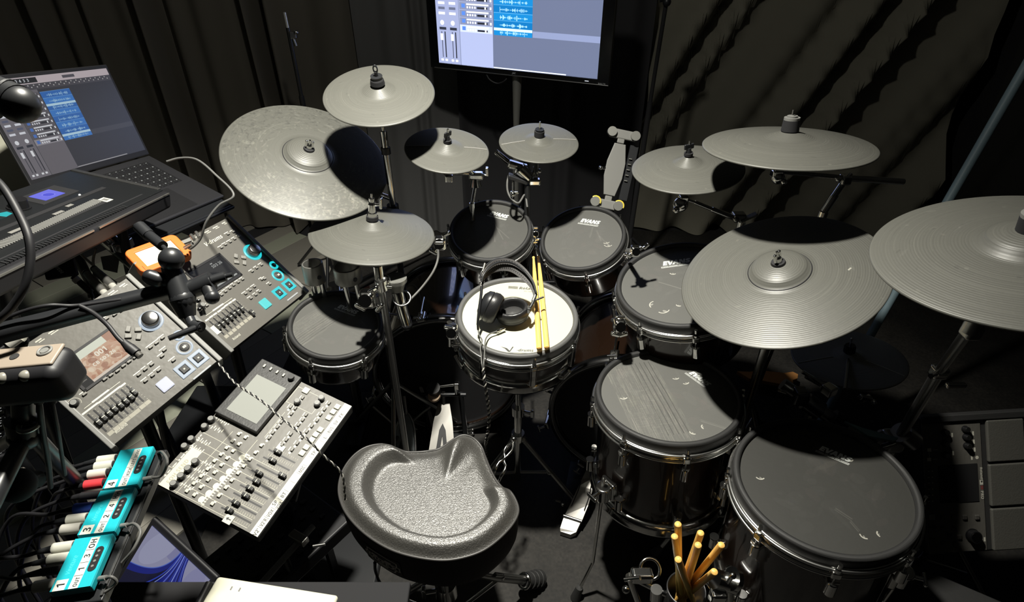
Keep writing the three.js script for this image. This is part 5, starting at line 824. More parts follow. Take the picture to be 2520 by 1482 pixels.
// ---------------------------------------------------------------- drum throne
const smooth = (a, b, x) => { const t = Math.min(1, Math.max(0, (x - a) / (b - a))); return t * t * (3 - 2 * t); };
{
  const Y0 = 0.6, raw = [[-0.417, -0.911], [-0.423, -0.957], [-0.417, -0.994], [-0.403, -1.025], [-0.382, -1.047], [-0.351, -1.058], [-0.311, -1.056], [-0.271, -1.053], [-0.228, -1.056], [-0.193, -1.068], [-0.161, -1.087], [-0.132, -1.100], [-0.104, -1.095], [-0.083, -1.075], [-0.072, -1.045], [-0.060, -1.008], [-0.042, -0.966], [-0.015, -0.926], [0.006, -0.891], [0.014, -0.858], [0.005, -0.829], [-0.024, -0.790], [-0.064, -0.756], [-0.107, -0.739], [-0.148, -0.733], [-0.203, -0.739], [-0.261, -0.756], [-0.315, -0.786], [-0.359, -0.822], [-0.394, -0.863]], mid = [[-0.176, -0.904]][0];
  const C2 = new THREE.CatmullRomCurve3(raw.map(p => V(p[0] - mid[0], 0, p[1] - mid[1])), true, 'centripetal'), N = 144, out = C2.getSpacedPoints(N).slice(0, N);
  const horn = Math.atan2([[-0.132, -1.100]][0][1] - mid[1], [[-0.132, -1.100]][0][0] - mid[0]);
  const lobeL = Math.atan2([[-0.304, -1.056]][0][1] - mid[1], [[-0.304, -1.056]][0][0] - mid[0]), lobeR = Math.atan2([[-0.018, -0.926]][0][1] - mid[1], [[-0.018, -0.926]][0][0] - mid[0]);
  const wrap = a => { while (a > Math.PI) a -= 2 * Math.PI; while (a < -Math.PI) a += 2 * Math.PI; return a; };
  const t = thing('drum_throne', 'black leather-covered saddle drum stool with a white emblem on its side', 'stool', [mid[0], 0, mid[1]]);
  const M2 = 40, pos = [], uv = [], idx = [];
  const height = (th, f) => {
    const open = Math.max(0, Math.min(wrap(th - lobeL) + 0.1, -wrap(th - lobeR) + 0.1)) > 0 ? 1 : 0;    // the front between the two lobes has no raised border
    const dl = wrap(th - lobeL), dr = wrap(lobeR - th), front = smooth(-0.12, 0.12, dl) * smooth(-0.12, 0.12, dr);
    let y = -0.014 + 0.034 * smooth(0.655, 0.77, f) * (1 - front);
    y -= (0.024 * Math.pow(smooth(0.84, 1.0, f), 1.6)) * (1 - front) + front * 0.014 * Math.pow(smooth(0.7, 1, f), 1.5);
    const dh = wrap(th - horn), wd = 0.1 + 0.16 * f; y += 0.03 * Math.exp(-dh * dh / (wd * wd) * 2.2) * smooth(0.22, 0.72, f) * (1 - 0.55 * smooth(0.8, 1, f));
    const l2 = Math.min(Math.abs(dh - 0.36), Math.abs(dh + 0.36)); y -= 0.004 * Math.exp(-l2 * l2 * 60) * smooth(0.3, 0.8, f);
    return y;
  };
  for (let j = 0; j <= M2; j++) for (let i = 0; i < N; i++) { const f = j / M2, p = out[i], th = Math.atan2(p.z, p.x); pos.push(p.x * f, Y0 + height(th, f), p.z * f); uv.push(p.x * f * 9, p.z * f * 9); }
  for (let j = 0; j < M2; j++) for (let i = 0; i < N; i++) { const a = j * N + i, b = j * N + (i + 1) % N, c = a + N, d = b + N; idx.push(a, b, c, b, d, c); }
  const g = new THREE.BufferGeometry(); g.setAttribute('position', new THREE.Float32BufferAttribute(pos, 3)); g.setAttribute('uv', new THREE.Float32BufferAttribute(uv, 2)); g.setIndex(idx); g.computeVertexNormals();
  const nn = g.attributes.normal; if (nn.getY(N * 10) < 0) { for (let i = 0; i < idx.length; i += 3) [idx[i], idx[i + 1]] = [idx[i + 1], idx[i]]; g.setIndex(idx); g.computeVertexNormals(); }
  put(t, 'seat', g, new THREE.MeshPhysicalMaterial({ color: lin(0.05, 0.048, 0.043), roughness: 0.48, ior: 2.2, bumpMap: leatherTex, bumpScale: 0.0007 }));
  // the side: from the piping down, a little bulged
  const ring = [], prof = [[1.0, -0.036], [1.006, -0.05], [1.0, -0.075], [0.985, -0.1], [0.955, -0.122], [0.88, -0.135], [0.4, -0.138], [0.0001, -0.138]];
  const yEdge = out.map(p => Y0 + height(Math.atan2(p.z, p.x), 1));
  const sp = [], su = [], si = [];
  prof.forEach(([k, y], j) => { for (let i = 0; i < N; i++) { const p = out[i]; sp.push(p.x * k, j ? Y0 + y : yEdge[i], p.z * k); su.push(i / N * 8, y * 8); } });
  for (let j = 0; j < prof.length - 1; j++) for (let i = 0; i < N; i++) { const a = j * N + i, b = j * N + (i + 1) % N, c = a + N, d = b + N; si.push(a, b, c, b, d, c); }
  const sg = new THREE.BufferGeometry(); sg.setAttribute('position', new THREE.Float32BufferAttribute(sp, 3)); sg.setAttribute('uv', new THREE.Float32BufferAttribute(su, 2)); sg.setIndex(si); sg.computeVertexNormals();
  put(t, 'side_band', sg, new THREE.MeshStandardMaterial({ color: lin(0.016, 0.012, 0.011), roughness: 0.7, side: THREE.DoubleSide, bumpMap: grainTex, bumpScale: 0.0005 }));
  put(t, 'piping', new THREE.TubeGeometry(new THREE.CatmullRomCurve3(out.map((p, i) => V(p.x * 1.003, yEdge[i], p.z * 1.003)), true), 240, 0.0032, 8, true), new THREE.MeshStandardMaterial({ color: lin(0.05, 0.048, 0.046), roughness: 0.4 }));
  { // emblem: arch, name and base, as thin raised print on the side
    const L = [[-0.330, -0.802]][0], R = [[-0.254, -0.751]][0], lm = [(L[0] + R[0]) / 2 - mid[0], (L[1] + R[1]) / 2 - mid[1]], th = Math.atan2(lm[1], lm[0]);
    let best = 0, bd = 9; out.forEach((p, i) => { const d = Math.abs(wrap(Math.atan2(p.z, p.x) - th)); if (d < bd) { bd = d; best = i; } });
    const tex = canvas(256, 224, (x, w, h) => {
      x.fillStyle = '#120d0c'; x.fillRect(0, 0, w, h); x.strokeStyle = '#d8d5cb'; x.fillStyle = '#d8d5cb'; x.lineWidth = 9; x.lineJoin = 'round';
      x.beginPath(); x.moveTo(30, 96); x.lineTo(30, 40); x.quadraticCurveTo(128, 4, 226, 40); x.lineTo(226, 96); x.stroke();
      x.fillRect(62, 66, 36, 14); x.fillRect(158, 66, 36, 14); x.fillRect(44, 84, 168, 6);
      x.font = 'bold 58px sans-serif'; x.textAlign = 'center'; x.fillText('MAPEX', 128, 142, 216); x.strokeRect(12, 92, 232, 60);
      x.beginPath(); x.moveTo(44, 156); x.lineTo(58, 200); x.lineTo(198, 200); x.lineTo(212, 156); x.stroke(); x.fillRect(84, 166, 88, 18);
    });
    const W = 0.082, n = 10, ep = [], eu = [], ei = [];
    for (let i = 0; i <= n; i++) {
      const k = best + Math.round((i / n - 0.5) * 12 * 1), p = out[(k % N + N) % N];
      for (const [q, kk, y] of [[1, 1.0125, -0.044], [0.5, 1.011, -0.074], [0, 0.991, -0.106]]) { ep.push(p.x * kk, Y0 + y, p.z * kk); eu.push(i / n, q); }
    }
    for (let i = 0; i < n; i++) for (let j = 0; j < 2; j++) { const a = i * 3 + j; ei.push(a, a + 1, a + 3, a + 1, a + 4, a + 3); }
    const a0 = out[((best - 6) % N + N) % N], a1 = out[(best + 6) % N]; if (a1.x < a0.x) for (let i = 0; i < eu.length; i += 2) eu[i] = 1 - eu[i];
    const eg = new THREE.BufferGeometry(); eg.setAttribute('position', new THREE.Float32BufferAttribute(ep, 3)); eg.setAttribute('uv', new THREE.Float32BufferAttribute(eu, 2)); eg.setIndex(ei); eg.computeVertexNormals();
    put(t, 'emblem', eg, new THREE.MeshStandardMaterial({ map: tex, roughness: 0.6, side: THREE.DoubleSide }), 'white printed emblem on the side band');
  }
  const bx = [-0.17, 0.3, -0.83], cx = bx[0] - mid[0], cz = bx[2] - mid[1];
  put(t, 'post', [cyl(0.019, 0.019, 0.3, cx, 0.315, cz), cyl(0.0135, 0.0135, 0.09, cx, 0.44, cz)], M.chrome);
  put(t, 'seat_plate', [cyl(0.05, 0.03, 0.03, cx, 0.45, cz)], M.blackMetal);
  put(t, 'collar', [cyl(0.029, 0.027, 0.05, cx, 0.31, cz), rod([cx, 0.31, cz], [cx - 0.05, 0.315, cz + 0.012], 0.007), rbox(0.012, 0.04, 0.018, 0.004, cx - 0.055, 0.316, cz + 0.013)], M.chrome);
  const ends = [[0.073, 0.02, -1.017], [-0.429, 0.02, -0.919], [-0.142, 0.02, -0.712]];
  ends.forEach((E, i) => {
    const ex = E[0] - mid[0], ez = E[2] - mid[1], dx = ex - cx, dz = ez - cz, at = (k, y) => [cx + dx * k, y, cz + dz * k];
    const l = put(t, 'leg', [rod(at(0.1, 0.36), at(0.5, 0.2), 0.0095, 0.0095, 4), rod(at(0.5, 0.2), at(0.93, 0.04), 0.0095, 0.0095, 4), rod(at(0.5, 0.215), at(0.95, 0.05), 0.008, 0.008, 4)], M.steel);
    put(l, 'brace', [rod(at(0.09, 0.17), at(0.58, 0.18), 0.006), ball(0.01, ...at(0.58, 0.18), 10)], M.chrome);
    put(l, 'rubber_foot', [rod(at(0.86, 0.07), at(1.06, 0.02), 0.02, 0.026), ...[0, 1, 2].map(k => tor(0.0235 + k * 0.001, 0.003, 0, 20, 6).applyQuaternion(new THREE.Quaternion().setFromUnitVectors(V(0, 1, 0), V(dx * 0.2, -0.05, dz * 0.2).normalize())).translate(...at(0.92 + k * 0.05, 0.053 - k * 0.012)))], M.rubber);
    put(l, 'foot_ring', tor(0.021, 0.005, 0, 24, 8).applyQuaternion(new THREE.Quaternion().setFromUnitVectors(V(0, 1, 0), V(dx * 0.2, -0.05, dz * 0.2).normalize())).translate(...at(0.85, 0.072)), M.chrome);
  });
}
{
  const t = thing('floor_cable', 'thin black cable trailing down beside the drum stool base', 'cable', [-0.366, 0.25, -0.898]);
  putW(t, 'cord', cable([[-0.332, 0.45, -0.817], [-0.361, 0.3, -0.88], [-0.378, 0.1, -0.954], [-0.341, 0.006, -0.963], [-0.28, 0.006, -0.926]], 0.004), M.cableBlack);
}

// ---------------------------------------------------------------- headphones and sticks on the snare
function sweep(pts, side, w, h, n = 40) {                            // a flat strip along a curve; side: its width direction
  const c = new THREE.CatmullRomCurve3(pts.map(p => V(p)), false, 'centripetal'), s = V(side).normalize(), pos = [], uv = [], idx = [];
  for (let i = 0; i <= n; i++) {
    const P = c.getPointAt(i / n), T2 = c.getTangentAt(i / n), S = s.clone().addScaledVector(T2, -s.dot(T2)).normalize(), U = T2.clone().cross(S).normalize();
    const ww = typeof w === 'function' ? w(i / n) : w;
    for (const [a, b, v] of [[-0.5, -0.5, 0], [-0.5, 0.5, 0], [0.5, 0.5, 1], [0.5, -0.5, 1]]) { const q = P.clone().addScaledVector(S, a * ww).addScaledVector(U, b * h); pos.push(q.x, q.y, q.z); uv.push(i / n, v); }
  }
  for (let i = 0; i < n; i++) for (let k = 0; k < 4; k++) { const a = i * 4 + k, b = i * 4 + (k + 1) % 4; idx.push(a, a + 4, b, b, a + 4, b + 4); }
  idx.push(0, 1, 2, 0, 2, 3, n * 4, n * 4 + 2, n * 4 + 1, n * 4, n * 4 + 3, n * 4 + 2);
  let g = new THREE.BufferGeometry(); g.setAttribute('position', new THREE.Float32BufferAttribute(pos, 3)); g.setAttribute('uv', new THREE.Float32BufferAttribute(uv, 2)); g.setIndex(idx); g = g.toNonIndexed(); g.computeVertexNormals(); return g;
}
{
  const t = thing('headphones', 'black over-ear headphones lying opened on the white snare head', 'headphones', [-0.02, 0.765, -1.42]);
  const pad = (rx, rz, h) => { const g = lathe([[0.62, 0.0], [0.66, h * 0.7], [0.78, h], [0.92, h * 0.86], [1.0, h * 0.45], [0.97, 0.06 * h], [0.9, -0.002]], 48); return g.scale(rx, 1, rz); };
  const padM = new THREE.MeshStandardMaterial({ color: lin(0.016, 0.016, 0.017), roughness: 0.38, bumpMap: leatherTex, bumpScale: 0.0002 });
  // the cup that lies with its cushion up
  const a = put(t, 'ear_cup', [lathe([[0.0001, -0.012], [0.7, -0.012], [0.92, -0.004], [0.95, 0.006], [0.9, 0.008], [0.0001, 0.009]], 40).scale(0.05, 1, 0.042)], M.blackMetal);
  a.position.set([0.002, 0.785, -1.377][0] + 0.02, 0.018, [0.002, 0.785, -1.377][2] + 1.42); a.rotation.set(0.14, 0.12, 0.1, 'YXZ');
  put(a, 'ear_cushion', T(pad(0.051, 0.043, 0.03), 0, 0.008, 0), padM); put(a, 'driver_cover', lathe([[0.0001, 0.016], [0.4, 0.015], [0.66, 0.01]], 32).scale(0.05, 1, 0.042), M.panelDark);
  // the cup that stands on edge, cushion facing right
  const b = put(t, 'ear_cup', [lathe([[0.0001, -0.02], [0.6, -0.018], [0.9, -0.008], [0.97, 0.004], [0.93, 0.008], [0.0001, 0.009]], 40).scale(0.047, 1, 0.04)], M.blackMetal);
  b.position.set([-0.071, 0.827, -1.365][0] + 0.02, [-0.071, 0.827, -1.365][1] - 0.765, [-0.071, 0.827, -1.365][2] + 1.42); b.quaternion.setFromRotationMatrix(new THREE.Matrix4().makeBasis(V(-0.36, -0.93, 0.05).normalize(), V(0.9, -0.34, 0.28).normalize(), V(-0.36, -0.93, 0.05).normalize().cross(V(0.9, -0.34, 0.28).normalize())));
  put(b, 'ear_cushion', T(pad(0.048, 0.041, 0.03), 0, 0.008, 0), padM);
  const P = [[-0.086, 0.889, -1.378], [-0.081, 0.902, -1.392], [-0.064, 0.912, -1.418], [-0.037, 0.913, -1.443], [-0.002, 0.904, -1.454], [0.03, 0.886, -1.443], [0.056, 0.865, -1.416], [0.067, 0.844, -1.389]];
  const holes = canvas(512, 64, (x, w, h) => { x.fillStyle = '#4a4848'; x.fillRect(0, 0, w, h); x.fillStyle = '#161616'; for (let i = 0; i < 26; i++) for (let j = 0; j < 3; j++) { x.beginPath(); x.ellipse(70 + i * 15 + (j % 2) * 7, 14 + j * 18, 4.4, 5.4, 0, 0, 7); x.fill(); } });
  putW(t, 'headband', sweep(P, [0.3, 0.62, -0.62], u => 0.012 + 0.024 * Math.sin(Math.PI * Math.min(1, u * 1.05)), 0.0035, 48), new THREE.MeshStandardMaterial({ map: holes, roughness: 0.6 }));
  const up = P.map((p, i) => [p[0], p[1] + 0.011, p[2] - 0.004]);
  putW(t, 'outer_band', [cable(up.map(p => [p[0] - 0.004, p[1], p[2] - 0.01]), 0.0028, 6), cable(up.map(p => [p[0] + 0.002, p[1], p[2] + 0.008]), 0.0028, 6)], M.blackMetal);
  putW(t, 'slider', [rod([-0.086, 0.885, -1.375], [-0.082, 0.91, -1.404], 0.0035), rod([-0.082, 0.914, -1.407], [-0.076, 0.93, -1.424], 0.0032)], M.silver);
  putW(t, 'yoke', [cable([[-0.084, 0.887, -1.377], [-0.086, 0.866, -1.356], [-0.092, 0.83, -1.325], [-0.095, 0.799, -1.31]], 0.004, 8)], M.blackMetal);
  putW(t, 'slider', [rod([0.067, 0.846, -1.39], [0.059, 0.833, -1.376], 0.005)], M.silver);
  putW(t, 'yoke', [cable([[0.067, 0.844, -1.389], [0.055, 0.827, -1.365], [0.044, 0.817, -1.352]], 0.0045, 8), rod([0.058, 0.833, -1.376], [0.09, 0.841, -1.387], 0.003), rbox(0.012, 0.012, 0.012, 0.003).translate(...[0.048, 0.819, -1.356])], M.blackMetal);
  putW(t, 'hinge', [rod([0.046, 0.829, -1.361], [0.047, 0.811, -1.348], 0.0045)], M.silver);
  putW(t, 'plug', [rod([-0.02, 0.772, -1.331], [-0.043, 0.772, -1.316], 0.0035)], M.chrome); putW(t, 'plug', [rod([-0.095, 0.799, -1.31], [-0.094, 0.788, -1.302], 0.0035)], M.chrome);
  putW(t, 'lead', cable([[-0.043, 0.772, -1.316], [-0.062, 0.772, -1.304], [-0.072, 0.774, -1.28], [-0.073, 0.776, -1.231], [-0.073, 0.783, -1.193], [-0.073, 0.785, -1.161], [-0.072, 0.746, -1.152]], 0.0019, 10), M.cableGrey);
  putW(t, 'lead', cable([[-0.094, 0.788, -1.302], [-0.09, 0.778, -1.289], [-0.083, 0.774, -1.276], [-0.085, 0.776, -1.235], [-0.081, 0.783, -1.196], [-0.078, 0.785, -1.161], [-0.072, 0.746, -1.152]], 0.0019, 10), M.cableGrey);
}
braid('headphone_cable', 'braided headphone cable hanging in front of the snare drum down to the floor', [[-0.075, 0.776, -1.157], [-0.071, 0.74, -1.142], [-0.066, 0.684, -1.14], [-0.063, 0.629, -1.15], [-0.064, 0.572, -1.16], [-0.072, 0.505, -1.162], [-0.094, 0.14, -1.446], [-0.089, 0.008, -1.474]], 0.0042);
function stick(name, label, butt, tip, group, r = 0.0073) {          // butt end, tip end
  const t = thing(name, label, 'drumstick', butt, group), L = V(butt).distanceTo(V(tip));
  const g = lathe([[0.0001, 0], [r * 0.8, 0.0008], [r, 0.004], [r, L * 0.62], [r * 0.82, L * 0.8], [r * 0.5, L - 0.018], [r * 0.44, L - 0.012], [r * 0.62, L - 0.007], [r * 0.6, L - 0.003], [r * 0.3, L], [0.0001, L]], 20); scaleUV(g, 0.12, 2);
  aim(g, butt, tip); put(t, 'shaft', g, M.wood); return t;
}
stick('drumstick', 'yellow wood drumstick on the white snare head, left of the pair', [0.073, 0.774, -1.234], [0.07, 0.812, -1.663], 'drumsticks lying on the snare');
stick('drumstick', 'yellow wood drumstick on the white snare head, right of the pair', [0.094, 0.774, -1.238], [0.086, 0.812, -1.668], 'drumsticks lying on the snare');
{
  const A = [0.394, 0.491, -0.728], w = ['tallest drumstick at the left of the stick holder', 'second drumstick from the left in the holder, just below the tallest', 'upper right drumstick of the middle pair in the holder', 'lower drumstick of the middle pair in the holder', 'drumstick leaning far right in the holder, upper one', 'shortest left drumstick in the holder, nearest the front', 'lowest drumstick in the holder, leaning far right'];
  [[[0.338, 0.727, -0.732], 1.0], [[0.331, 0.706, -0.718], 0.4], [[0.385, 0.712, -0.722], 1], [[0.37, 0.719, -0.69], 0.3], [[0.424, 0.701, -0.702], 0.2], [[0.327, 0.704, -0.668], -0.6], [[0.403, 0.674, -0.66], -0.4]].forEach(([p, k], i) => {
    const q = V(A).add(V((i - 3) * 0.004 - 0.002, 0, -0.012 * k)), d = q.clone().sub(V(p)).normalize(), tip = V(p).addScaledVector(d, 0.385);
    stick('drumstick', w[i], p, tip.toArray(), 'drumsticks in the holder', 0.0074);
  });
  const t = thing('stick_holder', 'black cup with chrome clamps holding seven drumsticks in front of the floor toms', 'stick holder', A), a = V(A), dn = V(0.04, -1, 0.12).normalize();
  const cup = lathe([[0.0001, -0.26], [0.034, -0.26], [0.036, -0.25], [0.04, 0.0], [0.0425, 0.008], [0.044, 0.0], [0.041, -0.012], [0.0375, -0.25], [0.0001, -0.255]], 36).translate(0, -0.006, 0);
  put(t, 'cup', cup, M.blackMetal);
  put(t, 'arm', [rod([-0.045, -0.02, 0], [-0.13, 0.02, -0.02], 0.007), rod([-0.13, 0.02, -0.02], [-0.06, -0.18, 0.02], 0.007)], M.chrome);
  put(t, 'clamp', [rbox(0.05, 0.03, 0.03, 0.008, -0.1, 0.02, -0.02), cyl(0.013, 0.013, 0.045, -0.07, 0.0, 0.01).rotateZ(0.1), rod([-0.14, 0.02, -0.01], [-0.11, 0.045, 0], 0.005), ball(0.009, -0.14, 0.015, 0.01, 10), tor(0.022, 0.004, 0, 24, 8).rotateX(0.6).translate(-0.08, 0.03, -0.03)], M.chrome);
  put(t, 'clamp', [cyl(0.022, 0.022, 0.055, 0, 0, 0, 24).rotateZ(1.1).translate(0.085, 0.012, -0.01), cyl(0.026, 0.026, 0.012, 0, 0, 0, 24).rotateZ(1.1).translate(0.105, 0.022, -0.01), rbox(0.034, 0.034, 0.03, 0.006, 0.07, -0.01, 0.01), rod([0.085, 0.02, 0], [0.09, 0.058, 0.004], 0.005), ball(0.0085, 0.09, 0.06, 0.004, 10)], M.chrome);
  put(t, 'post', [rod([0.06, -0.02, 0.01], [0.06, -A[1] + 0.05, 0.01], 0.011), rod([0.1, 0.0, -0.01], [0.13, -0.2, 0.05], 0.008)], M.chrome);
  put(t, 'leg', rod([0.06, -A[1] + 0.16, 0.01], [0.2, -A[1] + 0.014, 0.14], 0.008), M.steel); put(t, 'leg', rod([0.06, -A[1] + 0.16, 0.01], [-0.12, -A[1] + 0.014, 0.1], 0.008), M.steel); put(t, 'leg', rod([0.06, -A[1] + 0.16, 0.01], [0.06, -A[1] + 0.014, -0.14], 0.008), M.steel);
}

// ---------------------------------------------------------------- bass drums, pedals, stands
function bassDrum(label, x, z0, R, depth, turn) {
  const t = thing('bass_drum', label, 'drum', [x, R + 0.02, z0], 'bass drums at the back'); t.rotation.y = turn;
  const ax = g => g.rotateX(Math.PI / 2);
  put(t, 'shell', ax(lathe([[R - 0.012, -depth], [R - 0.012, 0], [R - 0.02, 0], [R - 0.02, -depth], [R - 0.012, -depth]], 96)), M.shell);
  put(t, 'batter_head', ax(lathe([[0.0001, -0.012], [R - 0.03, -0.012], [R - 0.014, -0.004]], 72)), M.blackMatte);
  put(t, 'front_head', ax(lathe([[0.0001, -depth + 0.012], [R - 0.03, -depth + 0.012], [R - 0.014, -depth]], 72)), M.blackMatte);
  for (const k of [0, -depth]) put(t, 'hoop', ax(lathe([[R - 0.012, k - 0.018], [R + 0.004, k - 0.018], [R + 0.007, k], [R + 0.004, k + 0.018], [R - 0.012, k + 0.018], [R - 0.014, k], [R - 0.012, k - 0.018]], 96)), M.chromeDark);
  for (let i = 0; i < 8; i++) { const a = 0.26 + i / 8 * 6.283, c = Math.cos(a), s = Math.sin(a); const q = put(t, 'claw', [rbox(0.03, 0.014, 0.05, 0.005, 0, 0.004, 0.006), rod([0, 0.012, 0.0], [0, 0.014, -0.1], 0.0035), rod([0, 0.012, 0.03], [0, 0.03, 0.04], 0.004), rod([-0.014, 0.03, 0.04], [0.014, 0.03, 0.04], 0.0036)], M.chrome); q.position.set(c * (R + 0.012), s * (R + 0.012), 0); q.rotation.z = a - Math.PI / 2; }
  for (const k of [-1, 1]) put(t, 'spur', [rod([k * R * 0.86, -R * 0.5, -depth * 0.75], [k * (R + 0.08), -R - 0.01, -depth * 0.95], 0.008), ball(0.01, k * (R + 0.08), -R - 0.01, -depth * 0.95, 10)], M.chrome);
  return t;
}
bassDrum('gloss black bass drum with a chrome hoop, between the small left tom and the snare', -0.24, -1.66, 0.275, 0.4, 0.0);
bassDrum('gloss black bass drum with a chrome hoop, right of the snare behind the floor tom', 0.40, -1.44, 0.272, 0.4, -0.25);
function plank(name, t, pairs, th, m) {                               // a bent plate: pairs of left and right points, thickness downwards
  const pos = [], idx = [], n = pairs.length; for (const [l, r] of pairs) for (const [p, d] of [[l, 0], [r, 0], [r, th], [l, th]]) pos.push(p[0], p[1] - d, p[2]);
  for (let i = 0; i < n - 1; i++) for (let k = 0; k < 4; k++) { const a = i * 4 + k, b = i * 4 + (k + 1) % 4; idx.push(a, a + 4, b, b, a + 4, b + 4); }
  idx.push(0, 1, 2, 0, 2, 3, n * 4 - 4, n * 4 - 2, n * 4 - 3, n * 4 - 4, n * 4 - 1, n * 4 - 2);
  let g = new THREE.BufferGeometry(); g.setAttribute('position', new THREE.Float32BufferAttribute(pos, 3)); g.setIndex(idx); g = g.toNonIndexed(); g.computeVertexNormals();
  g.setAttribute('uv', new THREE.Float32BufferAttribute(new Float32Array(g.attributes.position.count * 2), 2)); return putW(t, name, g, m);
}
M.plate = new THREE.MeshStandardMaterial({ color: lin(0.3, 0.29, 0.27), metalness: 0.7, roughness: 0.38, side: THREE.DoubleSide });
M.plateDim = new THREE.MeshStandardMaterial({ color: lin(0.22, 0.24, 0.25), metalness: 0.7, roughness: 0.42, side: THREE.DoubleSide });
{
  const t = thing('bass_pedal', 'silver bass drum pedal on the floor left of the floor toms', 'pedal', [0.233, 0, -1.335]);
  plank('footboard', t, [[[0.269, 0.15, -1.37], [0.282, 0.15, -1.373]], [[0.241, 0.12, -1.328], [0.284, 0.12, -1.335]], [[0.23, 0.105, -1.312], [0.276, 0.105, -1.297]], [[0.203, 0.075, -1.27], [0.259, 0.075, -1.256]], [[0.179, 0.05, -1.235], [0.235, 0.05, -1.213]]], 0.006, M.plate);
  plank('heel_plate', t, [[[0.177, 0.045, -1.236], [0.232, 0.045, -1.214]], [[0.162, 0.03, -1.199], [0.214, 0.03, -1.184]], [[0.162, 0.025, -1.19], [0.195, 0.025, -1.178]]], 0.02, M.plate);
  putW(t, 'groove', [cable([[0.237, 0.121, -1.318], [0.228, 0.103, -1.299], [0.211, 0.081, -1.271], [0.202, 0.073, -1.255]], 0.0016), cable([[0.271, 0.117, -1.305], [0.263, 0.096, -1.279], [0.244, 0.07, -1.24]], 0.0016)], M.black);
  putW(t, 'hinge', rod([0.175, 0.046, -1.236], [0.235, 0.046, -1.213], 0.006), M.steel); putW(t, 'base_plate', slab([[-0.05, -0.16], [0.05, -0.16], [0.045, 0.1], [-0.045, 0.1]], 0.006).rotateY(-0.25).translate([0.232, 0.012, -1.334][0], 0.009, [0.232, 0.012, -1.334][2]), M.blackMetal);
  putW(t, 'spring_post', [rod([0.169, 0.02, -1.31], [0.151, 0.03, -1.309], 0.005), ball(0.008, ...[0.178, 0.02, -1.298], 10)], M.chrome);
  putW(t, 'frame', [rod([0.292, 0.02, -1.464], [0.275, 0.26, -1.349], 0.009), rod([0.327, 0.02, -1.464], [0.302, 0.26, -1.349], 0.009), rod([0.266, 0.25, -1.349], [0.308, 0.25, -1.349], 0.01)], M.chrome);
}
function kick(label, cx, cz, m, beater) {
  const t = thing('bass_pedal', label, 'pedal', [cx, 0, cz]);
  plank('footboard', t, [[[cx - 0.022, 0.2, cz - 0.1], [cx + 0.022, 0.2, cz - 0.1]], [[cx - 0.036, 0.16, cz - 0.04], [cx + 0.036, 0.16, cz - 0.04]], [[cx - 0.048, 0.1, cz + 0.05], [cx + 0.048, 0.1, cz + 0.05]], [[cx - 0.05, 0.045, cz + 0.14], [cx + 0.05, 0.045, cz + 0.14]]], 0.005, m);
  plank('heel_plate', t, [[[cx - 0.05, 0.04, cz + 0.142], [cx + 0.05, 0.04, cz + 0.142]], [[cx - 0.045, 0.025, cz + 0.22], [cx + 0.045, 0.025, cz + 0.22]]], 0.02, m);
  putW(t, 'cutout', slab([[-0.022, 0.06], [-0.012, -0.02], [0, -0.045], [0.012, -0.02], [0.022, 0.06], [0.008, 0.06], [0, 0.0], [-0.008, 0.06]], 0.002).rotateX(0.62).translate(cx, 0.137, cz + 0.004), M.black);
  putW(t, 'frame', [rod([cx - 0.075, 0, cz - 0.11], [cx - 0.065, 0.24, cz - 0.11], 0.01), rod([cx + 0.075, 0, cz - 0.11], [cx + 0.065, 0.24, cz - 0.11], 0.01), rod([cx - 0.085, 0.235, cz - 0.11], [cx + 0.085, 0.235, cz - 0.11], 0.008), box(0.12, 0.008, 0.36, cx, 0.008, cz + 0.05)], M.blackMetal);
  putW(t, 'chain', rod([cx, 0.2, cz - 0.1], [cx, 0.245, cz - 0.115], 0.007), M.steel);
  if (beater) { putW(t, 'beater', [cyl(0.024, 0.024, 0.04, 0, 0, 0, 24).rotateX(0.5).translate(cx - 0.028, 0.29, cz - 0.08)], M.black); putW(t, 'beater_felt', [cyl(0.0235, 0.022, 0.012, 0, 0, 0, 24).rotateX(0.5).translate(cx - 0.028, 0.268, cz - 0.069)], new THREE.MeshStandardMaterial({ color: lin(0.6, 0.45, 0.32), roughness: 0.9 })); putW(t, 'beater_arm', [rod([cx - 0.005, 0.3, cz - 0.085], [cx + 0.05, 0.305, cz - 0.09], 0.005), rod([cx + 0.05, 0.305, cz - 0.09], [cx + 0.05, 0.24, cz - 0.11], 0.006), rbox(0.02, 0.03, 0.02, 0.004, cx + 0.055, 0.3, cz - 0.09)], M.chrome); }
  return t;
}
kick('silver-grey kick pedal with a felt-edged beater behind the drum stool', [-0.258, 0.16, -1.516][0], [-0.258, 0.16, -1.516][2], M.plate, true);
